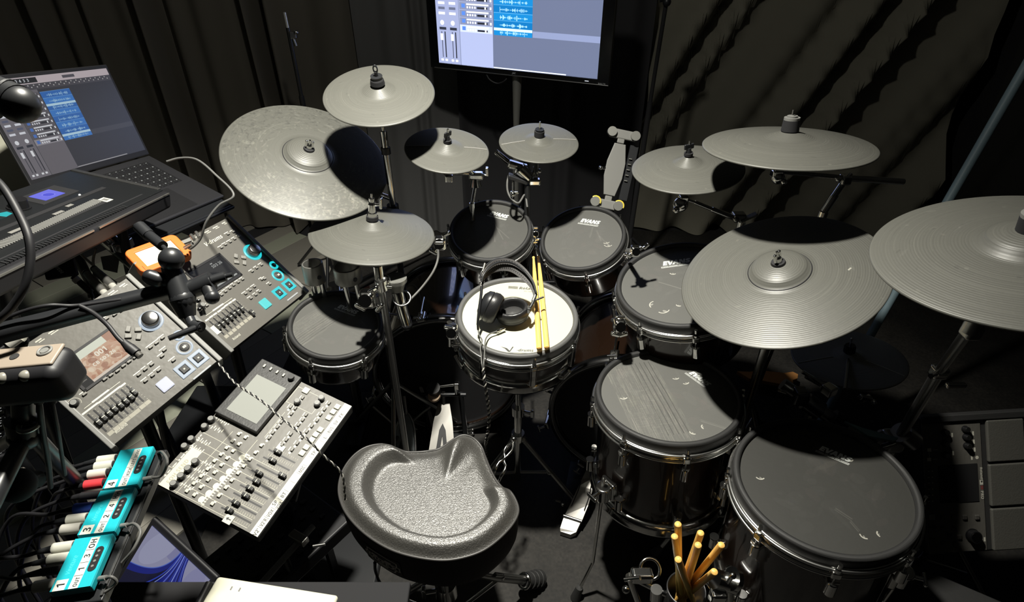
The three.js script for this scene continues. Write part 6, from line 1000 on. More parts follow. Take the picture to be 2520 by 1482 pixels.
{
  const cx = [-0.394, 0.15, -1.495][0], cz = [-0.394, 0.15, -1.495][2], t = thing('hi_hat_pedal', 'dim blue-grey pedal with a dark arrow-shaped opening, left of the felt-beater pedal', 'pedal', [cx, 0, cz]);
  plank('footboard', t, [[[cx - 0.012, 0.19, cz - 0.075], [cx + 0.012, 0.19, cz - 0.075]], [[cx - 0.026, 0.175, cz - 0.05], [cx + 0.026, 0.175, cz - 0.05]], [[cx - 0.042, 0.13, cz + 0.02], [cx + 0.042, 0.13, cz + 0.02]], [[cx - 0.05, 0.05, cz + 0.14], [cx + 0.05, 0.05, cz + 0.14]]], 0.005, M.plateDim);
  putW(t, 'arrow_opening', slab([[-0.02, 0.05], [0, -0.035], [0.02, 0.05]], 0.002).rotateX(0.58).translate(cx, 0.152, cz), M.black); putW(t, 'edge_trim', [cable([[cx - 0.05, 0.053, cz + 0.14], [cx - 0.042, 0.133, cz + 0.02], [cx - 0.026, 0.178, cz - 0.05], [cx, 0.194, cz - 0.078], [cx + 0.026, 0.178, cz - 0.05], [cx + 0.042, 0.133, cz + 0.02], [cx + 0.05, 0.053, cz + 0.14]], 0.004)], M.steel);
  putW(t, 'chain', rod([cx, 0.19, cz - 0.075], [cx - 0.005, 0.26, cz - 0.1], 0.006), M.steel); putW(t, 'base', box(0.11, 0.012, 0.34, cx, 0.008, cz + 0.03), M.blackMetal);
}
function legs(t, x, z, r, h, m, turn = 0) { for (let i = 0; i < 3; i++) { const a = turn + i * 2.094, s = Math.sin(a), c = Math.cos(a), l = putW(t, 'leg', [rod([x + s * 0.015, h, z + c * 0.015], [x + s * r, 0.02, z + c * r], 0.008), rod([x + s * 0.012, h * 0.35, z + c * 0.012], [x + s * r * 0.5, h * 0.52, z + c * r * 0.5], 0.005)], m); putW(l, 'rubber_foot', rod([x + s * r * 0.92, 0.04, z + c * r * 0.92], [x + s * r * 1.06, 0.012, z + c * r * 1.06], 0.012, 0.018), M.rubber); } }
{ // straight stand of the topmost cymbal; a boom from it carries the large smudged one
  const t = thing('cymbal_stand', 'chrome stand under the topmost cymbal, its pole seen above the hi-hat', 'stand', [-0.385, 0, -1.742]);
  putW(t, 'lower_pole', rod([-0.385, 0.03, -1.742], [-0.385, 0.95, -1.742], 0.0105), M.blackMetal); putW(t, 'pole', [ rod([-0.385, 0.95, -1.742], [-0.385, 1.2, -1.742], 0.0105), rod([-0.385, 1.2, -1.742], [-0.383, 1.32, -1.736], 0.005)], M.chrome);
  putW(t, 'tilter', [rbox(0.026, 0.04, 0.03, 0.006, -0.385, 1.235, -1.742), cyl(0.016, 0.016, 0.045, 0, 0, 0).rotateZ(1.57).translate(-0.392, 1.255, -1.742), rod([-0.42, 1.25, -1.742], [-0.435, 1.262, -1.738], 0.004)], M.chromeDark);
  putW(t, 'collar', cyl(0.0145, 0.0145, 0.02, -0.385, 1.14, -1.742), M.blackMetal); putW(t, 'collar', cyl(0.019, 0.019, 0.04, -0.385, 0.94, -1.742), M.blackMetal);
  putW(t, 'boom', [rod([-0.385, 0.98, -1.742], [-0.62, 1.085, -1.735], 0.008), rod([-0.62, 1.085, -1.735], [-0.612, 1.135, -1.716], 0.005)], M.chrome);
  legs(t, -0.385, -1.742, 0.24, 0.3, M.steel, 0.5);
}
{
  const t = thing('hi_hat_stand', 'chrome hi-hat stand in the shade beside the small left tom', 'stand', [-0.42, 0, -1.56]);
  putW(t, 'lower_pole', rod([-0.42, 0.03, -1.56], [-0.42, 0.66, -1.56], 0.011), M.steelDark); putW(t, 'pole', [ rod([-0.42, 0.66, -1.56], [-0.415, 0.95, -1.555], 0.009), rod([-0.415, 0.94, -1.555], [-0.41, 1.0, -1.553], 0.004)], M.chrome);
  putW(t, 'collar', [cyl(0.022, 0.02, 0.05, -0.42, 0.66, -1.56), rod([-0.42, 0.66, -1.56], [-0.37, 0.665, -1.545], 0.005), rbox(0.012, 0.03, 0.014, 0.003, -0.365, 0.668, -1.543)], M.chrome); legs(t, -0.42, -1.56, 0.25, 0.34, M.steel, 2.1);
}
{
  const p0 = [-0.137, 0.913, -1.855], p1 = [-0.121, 0.989, -1.883], t = thing('cymbal_holder', 'short chrome rod and clamp holding the left small two-tone cymbal', 'clamp', p1);
  putW(t, 'pole', [rod([p0[0], 0.45, p0[2]], p0, 0.009), rod(p0, p1, 0.0075)], M.chrome);
  putW(t, 'clamp', [rbox(0.05, 0.026, 0.03, 0.008).translate(...[-0.121, 1.002, -1.88]), cyl(0.02, 0.012, 0.03).translate(...[-0.124, 0.981, -1.878]), rod([-0.13, 1.014, -1.876], [-0.14, 1.075, -1.76], 0.008)], M.chrome);
  putW(t, 'wing_bolt', [rod([-0.102, 1.012, -1.863], [-0.087, 1.01, -1.861], 0.005), rbox(0.012, 0.03, 0.02, 0.004).translate(...[-0.084, 1.021, -1.869])], M.chrome);
  putW(t, 'tilter', [rod([-0.148, 1.024, -1.846], [-0.2, 1.099, -1.668], 0.007), rbox(0.024, 0.024, 0.024, 0.005).translate(...[-0.188, 1.086, -1.659]), rod([-0.197, 1.06, -1.73], [-0.197, 1.15, -1.733], 0.005), rod([-0.194, 1.096, -1.666], [-0.197, 1.07, -1.73], 0.007)], M.chrome);
}
{
  const t = thing('cymbal_holder', 'chrome multi-clamp with a thick tube end holding the right small two-tone cymbal', 'clamp', [0.041, 1.009, -1.872]);
  putW(t, 'tube', [rod([-0.055, 1.083, -1.887], [0.003, 1.037, -1.88], 0.0095)], M.chrome);
  putW(t, 'clamp', [rbox(0.06, 0.026, 0.03, 0.008).rotateZ(-0.3).translate(...[0.014, 1.037, -1.88]), rbox(0.05, 0.05, 0.034, 0.012).translate(...[0.031, 1.018, -1.878]), cyl(0.022, 0.022, 0.045).rotateZ(0.8).translate(...[0.041, 1.017, -1.866])], M.chrome);
  putW(t, 'bracket', [rbox(0.07, 0.014, 0.03, 0.004).rotateZ(-0.35).translate(...[0.02, 1.001, -1.855]), rbox(0.034, 0.03, 0.03, 0.006).translate(...[0.052, 0.999, -1.866])], M.blackMetal);
  putW(t, 'key_rod', [rod([0.004, 0.996, -1.851], [0.004, 0.945, -1.817], 0.005), rbox(0.03, 0.01, 0.01, 0.004).translate(...[0.008, 0.967, -1.82]), ball(0.01, ...[0.003, 0.963, -1.817], 10)], M.chrome);
  putW(t, 'upright', [rod([[0.082, 1.025, -1.884][0], 1.0, [0.082, 1.025, -1.884][2]], [0.09, 1.105, -1.932], 0.005), rod([0.079, 1.037, -1.892], [0.079, 1.003, -1.868], 0.009), rbox(0.04, 0.022, 0.026, 0.006).translate(...[0.076, 0.989, -1.859]), rod([0.055, 0.997, -1.865], [0.079, 1.02, -1.88], 0.008), ball(0.008, ...[0.091, 1.022, -1.87], 10)], M.chrome);
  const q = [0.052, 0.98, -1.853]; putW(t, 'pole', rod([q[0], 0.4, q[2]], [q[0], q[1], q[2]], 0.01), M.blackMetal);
  const w = thing('cymbal_cable', 'black cable looping beside the multi-clamp below the right small cymbal', 'cable', [-0.007, 0.968, -1.832]);
  putW(w, 'cord', cable([[-0.011, 1.01, -1.861], [-0.016, 0.99, -1.847], [-0.014, 0.965, -1.831], [-0.003, 0.947, -1.818], [0.02, 0.934, -1.809], [0.044, 0.944, -1.852], [0.052, 0.91, -1.829]], 0.0035), M.cableGrey);
}
{ // boom stand of the high right cymbal
  const t = thing('cymbal_stand', 'chrome boom stand under the highest right cymbal, boom tail pointing right', 'stand', [[0.86, 1.066, -1.475][0], 0, [0.86, 1.066, -1.475][2]]);
  putW(t, 'boom', [rod([0.676, 1.196, -1.443], [0.888, 1.165, -1.47], 0.0062), rod([0.888, 1.165, -1.47], [1.062, 1.141, -1.502], 0.0085)], M.chrome);
  putW(t, 'ball_clamp', [ball(0.017, ...[0.691, 1.177, -1.442], 16), rbox(0.03, 0.026, 0.026, 0.006).translate(...[0.688, 1.186, -1.448]), ball(0.008, ...[0.702, 1.172, -1.427], 10), rod([0.699, 1.188, -1.45], [0.683, 1.275, -1.424], 0.005)], M.chrome);
  putW(t, 'boom_clamp', [rbox(0.026, 0.026, 0.03, 0.006).translate(...[0.882, 1.162, -1.468]), rod([0.871, 1.163, -1.457], [0.892, 1.178, -1.467], 0.005), ball(0.008, ...[0.859, 1.165, -1.458], 10)], M.chrome);
  const a = [0.882, 1.15, -1.472], b = [0.858, 1.066, -1.475]; putW(t, 'pole', [rod(a, [0.868, 1.112, -1.47], 0.0085), rod([0.873, 1.117, -1.474], b, 0.0105), rod(b, [b[0] - 0.03, 0.3, b[2] - 0.02], 0.0125)], M.chrome);
  legs(t, b[0] - 0.03, b[2] - 0.02, 0.26, 0.32, M.steel, 0.3);
}
{
  const t = thing('cymbal_stand', 'chrome arm with ball clamp under the black wing-nut cymbal on the right', 'stand', [[0.674, 0.997, -1.549][0], 0, [0.674, 0.997, -1.549][2]]);
  putW(t, 'ball_clamp', [ball(0.021, ...[0.475, 1.064, -1.522], 18), rbox(0.026, 0.03, 0.03, 0.006).translate(...[0.483, 1.075, -1.53]), ball(0.01, ...[0.46, 1.056, -1.505], 10), rod([0.487, 1.077, -1.531], [0.501, 1.148, -1.603], 0.005)], M.chrome);
  putW(t, 'boom', [rod([0.492, 1.075, -1.53], [0.521, 1.064, -1.534], 0.004), rod([0.518, 1.065, -1.535], [0.573, 1.04, -1.542], 0.006), rod([0.573, 1.04, -1.542], [0.658, 1.006, -1.543], 0.0078)], M.chrome);
  putW(t, 'boom_clamp', [rbox(0.036, 0.02, 0.03, 0.005).translate(...[0.658, 1.015, -1.549]), ball(0.009, ...[0.647, 1.01, -1.534], 10), rbox(0.05, 0.006, 0.02, 0.002).rotateZ(0.5).translate(...[0.682, 1.016, -1.538])], M.steel);
  const b = [0.671, 0.997, -1.549]; putW(t, 'pole', rod(b, [b[0], 0.3, b[2]], 0.0115), M.chrome); legs(t, b[0], b[2], 0.25, 0.32, M.steel, 1.1);
}
{
  const t = thing('cymbal_stand', 'black stand hidden under the large grooved ride cymbal', 'stand', [0.66, 0, -1.19]);
  putW(t, 'pole', [rod([0.66, 0.3, -1.19], [0.655, 0.92, -1.188], 0.012), rod([0.655, 0.92, -1.188], [0.634, 1.045, -1.181], 0.006)], M.steel); legs(t, 0.66, -1.19, 0.2, 0.34, M.steel, 0.9);
}
{
  const a = [0.769, 1.195, -0.787], b = [0.869, 0.982, -0.907], c = [0.978, 0.633, -1.032], t = thing('cymbal_stand', 'dark chrome stand with wing clamp under the dim cymbal at the right edge', 'stand', [c[0], 0, c[2]]);
  putW(t, 'pole', [rod(a, b, 0.0095), rod(b, c, 0.0115)], M.steel); putW(t, 'neck', [rod(V(a).add(V(0.0, 0.02, 0)).toArray(), [0.798, 1.325, -0.795], 0.006), cyl(0.014, 0.012, 0.03).translate(...[0.764, 1.196, -0.782]), rbox(0.026, 0.03, 0.026, 0.006).translate(...[0.769, 1.182, -0.784])], M.steel);
  putW(t, 'wing_clamp', [rbox(0.03, 0.026, 0.026, 0.006).translate(...b), rod(b, V(b).add(V(-0.04, 0.015, 0.03)).toArray(), 0.005), rbox(0.04, 0.012, 0.012, 0.004).translate(...V(b).add(V(0.02, -0.01, 0.03)).toArray())], M.chrome);
  putW(t, 'base_clamp', [rbox(0.05, 0.05, 0.05, 0.012).translate(...[0.954, 0.652, -1.021]), cyl(0.026, 0.026, 0.05).rotateZ(0.9).translate(...[0.977, 0.676, -1.013]), rod([0.911, 0.688, -1.021], [0.936, 0.659, -1.001], 0.006), rbox(0.05, 0.012, 0.016, 0.004).rotateZ(0.5).translate(...[0.914, 0.672, -0.986])], M.steel);
  putW(t, 'lower_pole', rod(c, [c[0] - 0.02, 0.02, c[2]], 0.013), M.steel); legs(t, c[0] - 0.02, c[2], 0.26, 0.32, M.steel, 0.2);
}
{ // rack clamps and pipes beneath the low pad at right
  const t = thing('clamp_cluster', 'cluster of dark clamps and pipes below the low cymbal pad with the pale line', 'clamp', [0.878, 0.567, -1.254]);
  putW(t, 'pipe', [rod([0.798, 0.593, -1.295], [0.997, 0.494, -1.179], 0.019)], M.steel);
  putW(t, 'pipe_clamp', [cyl(0.028, 0.028, 0.05, 0, 0, 0, 24).applyQuaternion(new THREE.Quaternion().setFromUnitVectors(V(0, 1, 0), V([0.997, 0.494, -1.179]).sub(V([0.798, 0.593, -1.295])).normalize())).translate(...[0.878, 0.553, -1.243]), rbox(0.04, 0.05, 0.04, 0.008).translate(...[0.84, 0.577, -1.26])], M.chromeDark);
  putW(t, 'pipe_clamp', [cyl(0.03, 0.03, 0.04, 0, 0, 0, 24).applyQuaternion(new THREE.Quaternion().setFromUnitVectors(V(0, 1, 0), V([0.997, 0.494, -1.179]).sub(V([0.798, 0.593, -1.295])).normalize())).translate(...[0.938, 0.528, -1.202])], M.blackMetal);
  putW(t, 'l_rod', [rod([0.838, 0.649, -1.285], [0.909, 0.617, -1.251], 0.006), rod([0.85, 0.639, -1.279], [0.891, 0.62, -1.266], 0.009)], M.chrome);
  putW(t, 'end_block', rbox(0.034, 0.03, 0.034, 0.005).rotateY(0.5).translate(...[0.904, 0.619, -1.241]), M.chrome);
  putW(t, 'wing_bolt', [rod([0.996, 0.595, -1.224], [1.02, 0.605, -1.231], 0.007), rbox(0.04, 0.016, 0.014, 0.004).rotateZ(-0.3).translate(...[1.002, 0.607, -1.22]), ball(0.008, ...[1.025, 0.598, -1.214], 10)], M.chrome);
  putW(t, 'bolt', [rod([0.781, 0.585, -1.278], [0.801, 0.586, -1.266], 0.006), rod([0.799, 0.6, -1.288], [0.835, 0.58, -1.274], 0.005)], M.chrome);
  putW(t, 'post', rod([[0.878, 0.553, -1.243][0], [0.878, 0.553, -1.243][1], [0.878, 0.553, -1.243][2]], [[0.878, 0.553, -1.243][0], 0.02, [0.878, 0.553, -1.243][2]], 0.018), M.blackMetal);
  putW(t, 'stem', rod([0.961, 0.606, -1.256], [1.063, 0.585, -1.436], 0.006), M.steel);
  const g = thing('pedal_plate', 'small blue-grey wedge-shaped plate behind the front floor tom', 'plate', [0.895, 0.692, -1.011]); putW(g, 'plate', slab([[-0.055, -0.035], [-0.02, -0.012], [0.05, 0.02], [0.035, 0.03], [-0.02, 0.014]], 0.006).translate(...[0.89, 0.694, -1.013]), M.tealGrey); putW(g, 'arm', rod([0.89, 0.691, -1.011], [[0.89, 0.691, -1.011][0], 0.0, [0.89, 0.691, -1.011][2]], 0.008), M.blackMetal);
}
{ // rack that carries the toms
  const t = thing('drum_rack', 'chrome and black pipe rack with clamps carrying the black toms', 'rack', [0, 0, -1.9]);
  putW(t, 'front_pipe', [rod([-0.62, 0.62, -1.72], [-0.24, 0.7, -1.98], 0.019), rod([-0.24, 0.7, -1.98], [0.36, 0.68, -1.98], 0.019), rod([0.36, 0.68, -1.98], [0.7, 0.66, -1.66], 0.019)], M.steel);
  for (const [x, y, z] of [[-0.62, 0.62, -1.72], [-0.2, 0.7, -1.98], [0.34, 0.68, -1.98], [0.7, 0.66, -1.66]]) { const l = putW(t, 'post', rod([x, 0.02, z], [x, y + 0.05, z], 0.019), M.steel); putW(l, 'foot', rbox(0.06, 0.02, 0.3, 0.006, x, 0.011, z), M.rubber); putW(l, 'pipe_joint', [cyl(0.027, 0.027, 0.06, x, y, z, 24), rod([x, y, z + 0.02], [x, y + 0.01, z + 0.055], 0.006), rbox(0.034, 0.014, 0.01, 0.004, x, y + 0.012, z + 0.06)], M.chrome); }
  for (const [a, b] of [[[-0.07, 0.69, -1.98], [-0.074, 0.72, -1.86]], [[0.24, 0.69, -1.98], [0.25, 0.7, -1.88]], [[0.6, 0.67, -1.75], [0.55, 0.72, -1.56]], [[-0.6, 0.63, -1.72], [-0.57, 0.6, -1.6]]]) putW(t, 'tom_arm', [rod(a, b, 0.0075), ball(0.018, ...b, 14), rbox(0.036, 0.036, 0.036, 0.008).translate(...a)], M.chrome);
}
// wing clamps seen between the drums
[['clamp', 'bright chrome wing clamp between the hi-hat and the left rack tom', [-0.217, 0.916, -1.566], [[0, 0.012, 0.02], [-0.02, -0.02, 0.02], [0.02, 0.03, 0]], 1.1],
 ['clamp', 'bright chrome clamp between the two middle toms', [0.073, 0.921, -1.618], [[0, 0.02, 0], [0.005, -0.015, 0.01], [0, -0.03, 0]], 0.55],
 ['clamp', 'bright chrome clamp between the right rack tom and the tom under the ride', [0.346, 0.956, -1.448], [[-0.02, -0.008, 0.01], [0.01, 0.01, 0], [0.03, 0.016, 0]], 0.8],
 ['clamp', 'bright chrome clamp at the left side of the snare drum', [-0.169, 0.77, -1.32], [[-0.008, 0.02, 0.01], [0.0, -0.015, 0.01], [0.008, -0.05, 0]], 1.0],
 ['clamp', 'chrome wing clamp standing below the right rack tom, left of the shaded tom', [0.295, 0.808, -1.298], [[0, 0.026, 0], [-0.01, -0.025, 0.01], [0.012, -0.025, 0.01]], 1.0],
 ['clamp', 'chrome clamp beneath the hi-hat beside the grey pipe ends', [-0.397, 0.868, -1.339], [[0.02, 0.03, 0], [-0.02, -0.02, 0.01], [0.03, -0.03, 0]], 1.3]].forEach(([n, lb, p, bl, k]) => {
  const t = thing('wing_clamp', lb, 'clamp', p); put(t, 'jaw', [rbox(0.034 * k, 0.04 * k, 0.03 * k, 0.009 * k), cyl(0.014 * k, 0.014 * k, 0.05 * k).rotateX(1.2)], M.chrome);
  for (const b of bl) put(t, 'wing_bolt', [rod([0, 0, 0.005], b.map(v => v * 1.0), 0.004 * k), rbox(0.026 * k, 0.011 * k, 0.012 * k, 0.004 * k).rotateZ(b[0] * 30).translate(...b)], M.chrome);
  put(t, 'stem', rod([0, 0, 0], [0, -0.05, -0.09], 0.007), M.steel);
});
{ // grey pipe ends and chrome tubes under the hi-hat
  const pipes = [['short grey open pipe end under the hi-hat, left one', [-0.592, 0.854, -1.499], 0.031, 0.062], ['grey open pipe clamp with a screw under the hi-hat, right one', [-0.48, 0.873, -1.464], 0.04, 0.048]];
  for (const [lb, p, r, h] of pipes) { const t = thing('pipe_end', lb, 'pipe', p, 'pipe ends under the hi-hat'); put(t, 'sleeve', lathe([[r * 0.82, h / 2], [r, h / 2], [r, -h / 2], [r * 0.82, -h / 2], [r * 0.82, h / 2]], 32), M.silverDim); put(t, 'screw', cyl(0.006, 0.006, 0.006, 0, 0, 0, 12).rotateX(1.4).translate(r * 0.7, -0.004, r * 0.74), M.black); put(t, 'post', [rod([-r * 0.35, -h / 2, 0], [-r * 0.3, -0.13, 0], 0.008), rod([r * 0.5, -h / 2, 0], [r * 0.55, -0.13, 0], 0.008)], M.chrome); }
  const t = thing('chrome_tube', 'upright chrome tube with a cone clamp below the hi-hat, right of the wood scrap', 'tube', [-0.319, 0.825, -1.382]); putW(t, 'tube', rod([-0.327, 0.85, -1.4], [-0.308, 0.748, -1.378], 0.0165), M.chrome); putW(t, 'cone', [rod([-0.328, 0.883, -1.41], [-0.327, 0.85, -1.4], 0.028, 0.017), cyl(0.03, 0.03, 0.012).translate(...[-0.328, 0.884, -1.411])], M.silverDim); putW(t, 'ring', tor(0.024, 0.003, 0, 24, 8).rotateX(0.5).translate(...[-0.315, 0.829, -1.397]), M.steel);
  putW(t, 'end_cap', ball(0.017, ...[-0.308, 0.748, -1.378], 14), M.blackMetal);
  const u = thing('chrome_tube', 'short chrome tube standing in a collar under the hi-hat, left of the cone clamp', 'tube', [-0.362, 0.899, -1.384]); putW(u, 'tube', rod([-0.369, 0.942, -1.39], [-0.368, 0.899, -1.384], 0.0135), M.chrome); putW(u, 'collar', [cyl(0.019, 0.017, 0.03).translate(...[-0.364, 0.889, -1.378]), rod([-0.368, 0.885, -1.375], [-0.334, 0.882, -1.373], 0.005), ball(0.02, ...[-0.358, 0.891, -1.391], 14)], M.chrome); const e = [-0.364, 0.886, -1.375]; putW(u, 'post', rod(e, [e[0], 0.02, e[2]], 0.011), M.steel);
  const w = thing('rack_cable', 'grey cable sagging from the left rack tom clamp down beside the chrome tube', 'cable', [-0.223, 0.889, -1.511]); putW(w, 'cord', cable([[-0.221, 0.912, -1.539], [-0.221, 0.889, -1.523], [-0.232, 0.864, -1.494], [-0.264, 0.83, -1.458], [-0.305, 0.802, -1.415]], 0.0036), M.cableGrey);
}
// wooden scraps of floor board that show between the stands
[['strip of tan wooden board on the floor behind the worn floor tom', [[0.989, -1.959], [1.042, -1.956], [1.099, -1.965], [1.192, -1.948], [1.233, -1.956], [1.250, -1.939], [1.237, -1.913], [1.212, -1.902], [1.202, -1.867], [1.190, -1.883], [1.163, -1.872], [1.055, -1.905], [1.027, -1.911]], M.tan], ['small piece of brown board below the hi-hat', [[-0.719, -2.303], [-0.669, -2.319], [-0.651, -2.259], [-0.652, -2.206], [-0.705, -2.238]], M.brownWood], ['small red-brown board end right of the snare drum', [[0.302, -2.034], [0.330, -2.009], [0.318, -1.985], [0.292, -1.991]], M.brownWood]].forEach(([lb, pts, m], i) => {
  const cx = pts.reduce((s, p) => s + p[0], 0) / pts.length, cz = pts.reduce((s, p) => s + p[1], 0) / pts.length, y = [0.06, 0.3, 0.2][i], t = thing('wood_board', lb, 'board', [cx, y, cz]);
  put(t, 'board', slab(pts.map(p => [p[0] - cx, p[1] - cz]), 0.018, 0.002), m); put(t, 'prop', box(0.04, y - 0.018, 0.04, 0, -0.018 - (y - 0.018) / 2, 0), M.black);
});
{ // stand of grey plates with knobs behind the toms
  const P = [0.374, 0.957, -2.043], t = thing('bracket_stand', 'upright grey plate with a crossbar and round knobs at each end, before the back curtain', 'bracket', P); t.rotation.set(-0.5, 0, -0.2, 'YXZ');
  const s = new THREE.Shape([[-0.017, 0.1], [0.017, 0.1], [0.029, 0.03], [0.029, -0.03], [0.017, -0.1], [-0.017, -0.1], [-0.029, -0.03], [-0.029, 0.03]].map(p => new THREE.Vector2(p[0] * 1.1, p[1] * 0.92)));
  put(t, 'plate', new THREE.ExtrudeGeometry(s, { depth: 0.008, bevelEnabled: true, bevelSize: 0.002, bevelThickness: 0.002, bevelSegments: 2 }).translate(0, 0, -0.004), M.grey);
  for (const [k, m] of [[1, 'grey'], [-1, 'yellow']]) { const c = put(t, 'crossbar', rbox(0.1, 0.034, 0.014, 0.005, 0.004 * k, 0.128 * k, 0), M.grey); for (const x of [-0.043, 0.043]) { put(c, 'knob', cyl(0.017, 0.017, 0.016, 0, 0, 0, 24).rotateX(1.57).translate(x + 0.004 * k, 0.128 * k + 0.002, 0.01), M.silverDim); if (k < 0) put(c, 'knob_rim', new THREE.TorusGeometry(0.0175, 0.0035, 8, 20, 2.7).rotateZ(-0.3).translate(x + 0.006 * k + 0.004, 0.128 * k + 0.003, 0.014), M.yellowRim); } put(c, 'neck', rbox(0.026, 0.02, 0.01, 0.003, 0, 0.106 * k, 0), M.grey); }
  put(t, 'hook', [rod([-0.03, 0.0, 0], [-0.05, -0.004, 0.004], 0.005), ball(0.008, -0.052, -0.004, 0.004, 10)], M.chrome);
  for (let i = 0; i < 5; i++) put(t, 'notch', rbox(0.012, 0.004, 0.006, 0.0015, 0.05, 0.05 - i * 0.02, -0.006, 1), M.silverDim);
  put(t, 'rack_strip', box(0.03, 0.2, 0.012, 0.055, 0, -0.016), M.blackMetal);
  put(t, 'lower_wheel', [cyl(0.012, 0.012, 0.016, 0.015, -0.19, 0.0, 18).rotateX(0.0)], M.yellowRim);
  const e = t.worldToLocal(V(P[0], 0.02, P[2] - 0.06)); put(t, 'post', rod([0.02, -0.14, -0.012], e.toArray(), 0.012), M.blackMetal);
}
{ // wire with twisted loops: the bright bent rods in front of the snare stand
  const t = thing('stand_brace', 'bright bent wire brace of two crossing rods in front of the snare stand', 'brace', [-0.029, 0.1, -1.415]);
  putW(t, 'wire', cable([[0.006, 0.47, -1.187], [-0.015, 0.472, -1.164], [-0.023, 0.466, -1.148], [-0.02, 0.459, -1.131], [-0.037, 0.457, -1.117], [-0.049, 0.444, -1.096], [-0.073, 0.02, -1.372]], 0.0042, 8), M.chrome); putW(t, 'wire', cable([[0.005, 0.47, -1.187], [0.002, 0.465, -1.159], [-0.009, 0.461, -1.144], [-0.023, 0.455, -1.128], [-0.017, 0.448, -1.111], [-0.032, 0.43, -1.087], [-0.055, 0.02, -1.346]], 0.0042, 8), M.chrome);
  putW(t, 'joint', ball(0.009, ...[0.005, 0.473, -1.189], 10), M.chrome);
}

// ---------------------------------------------------------------- wall screen, pad instrument, poles
{
  const t = thing('television', 'flat black television on a stand showing a blue-grey recording window', 'television', [0.015, 1.085, -2.878]); t.rotation.y = -0.4066;
  const w = 0.9, h = 0.535;
  put(t, 'housing', [rbox(w, h, 0.03, 0.006, 0, h / 2, -0.018), rbox(w * 0.6, h * 0.6, 0.05, 0.02, 0, h * 0.45, -0.05)], M.black);
  const f = put(t, 'bezel', [box(w, 0.026, 0.008, 0, 0.013, 0), box(0.05, h, 0.006, -w / 2 + 0.025, h / 2, 0), box(0.052, h, 0.006, w / 2 - 0.026, h / 2, 0), box(w, 0.02, 0.006, 0, h - 0.01, 0)], new THREE.MeshStandardMaterial({ color: lin(0.008, 0.008, 0.009), roughness: 0.15 }));
  put(t, 'lower_trim', rod([-w / 2 + 0.02, 0.001, 0.004], [w / 2, 0.001, 0.004], 0.0025), M.steel);
  const tex = dawTex(1536, 880, true);
  const sc = put(t, 'screen', box(0.8, 0.48, 0.001, 0, 0, 0), [M.black, M.black, M.black, M.black, screenMat(tex, 1.7, 0.2), M.black]); sc.position.set(-0.002, 0.264, 0.0035);
  const lg = (s, W, f2) => canvas(W, 48, (x, ww, hh) => { x.fillStyle = '#070708'; x.fillRect(0, 0, ww, hh); x.fillStyle = '#b9bcc2'; x.font = f2; x.textAlign = 'center'; x.fillText(s, ww / 2, 37); });
  put(t, 'maker_mark', new THREE.BoxGeometry(0.034, 0.012, 0.001), new THREE.MeshStandardMaterial({ map: lg('JVC', 128, 'bold italic 42px sans-serif'), roughness: 0.5 })).position.set(-0.005, 0.012, 0.0046);
  put(t, 'maker_mark', new THREE.BoxGeometry(0.046, 0.01, 0.001), new THREE.MeshStandardMaterial({ map: lg('Roku TV', 192, 'bold 36px sans-serif'), roughness: 0.5 })).position.set(w / 2 - 0.03, 0.007, 0.0046);
  put(t, 'power_light', box(0.018, 0.003, 0.001, w / 2 - 0.1, 0.012, 0.0046), glow(0.9, 0.92, 1, 0.8));
  const L = new THREE.RectAreaLight(new THREE.Color(0.42, 0.52, 1.0), 0.9, 0.78, 0.46); L.name = 'television_screen_light'; L.position.set(-0.002, 0.264, 0.012); L.rotation.y = Math.PI; t.add(L);
  const s = thing('television_stand', 'grey column stand below the television', 'stand', [0.02, 0, -2.92]);
  put(s, 'column', [rod([0, 0.02, 0], [0, 0.75, 0], 0.016), rod([0, 0.75, 0], [0.006, 1.2, 0.0], 0.012, 0.028)], M.silverDim); put(s, 'base', rbox(0.6, 0.02, 0.34, 0.008, 0, 0.011, 0), M.blackMetal); put(s, 'mount_plate', rbox(0.16, 0.2, 0.012, 0.004, 0.0, 1.26, -0.04), M.blackMetal);
  const k = thing('television_cable', 'black cable hanging in a loop under the television', 'cable', [-0.068, 1.062, -2.93]); putW(k, 'cord', cable([[-0.127, 1.084, -2.95], [-0.107, 1.055, -2.93], [-0.068, 1.04, -2.92], [-0.029, 1.06, -2.91], [-0.019, 1.083, -2.92]], 0.004), M.cableBlack);
}
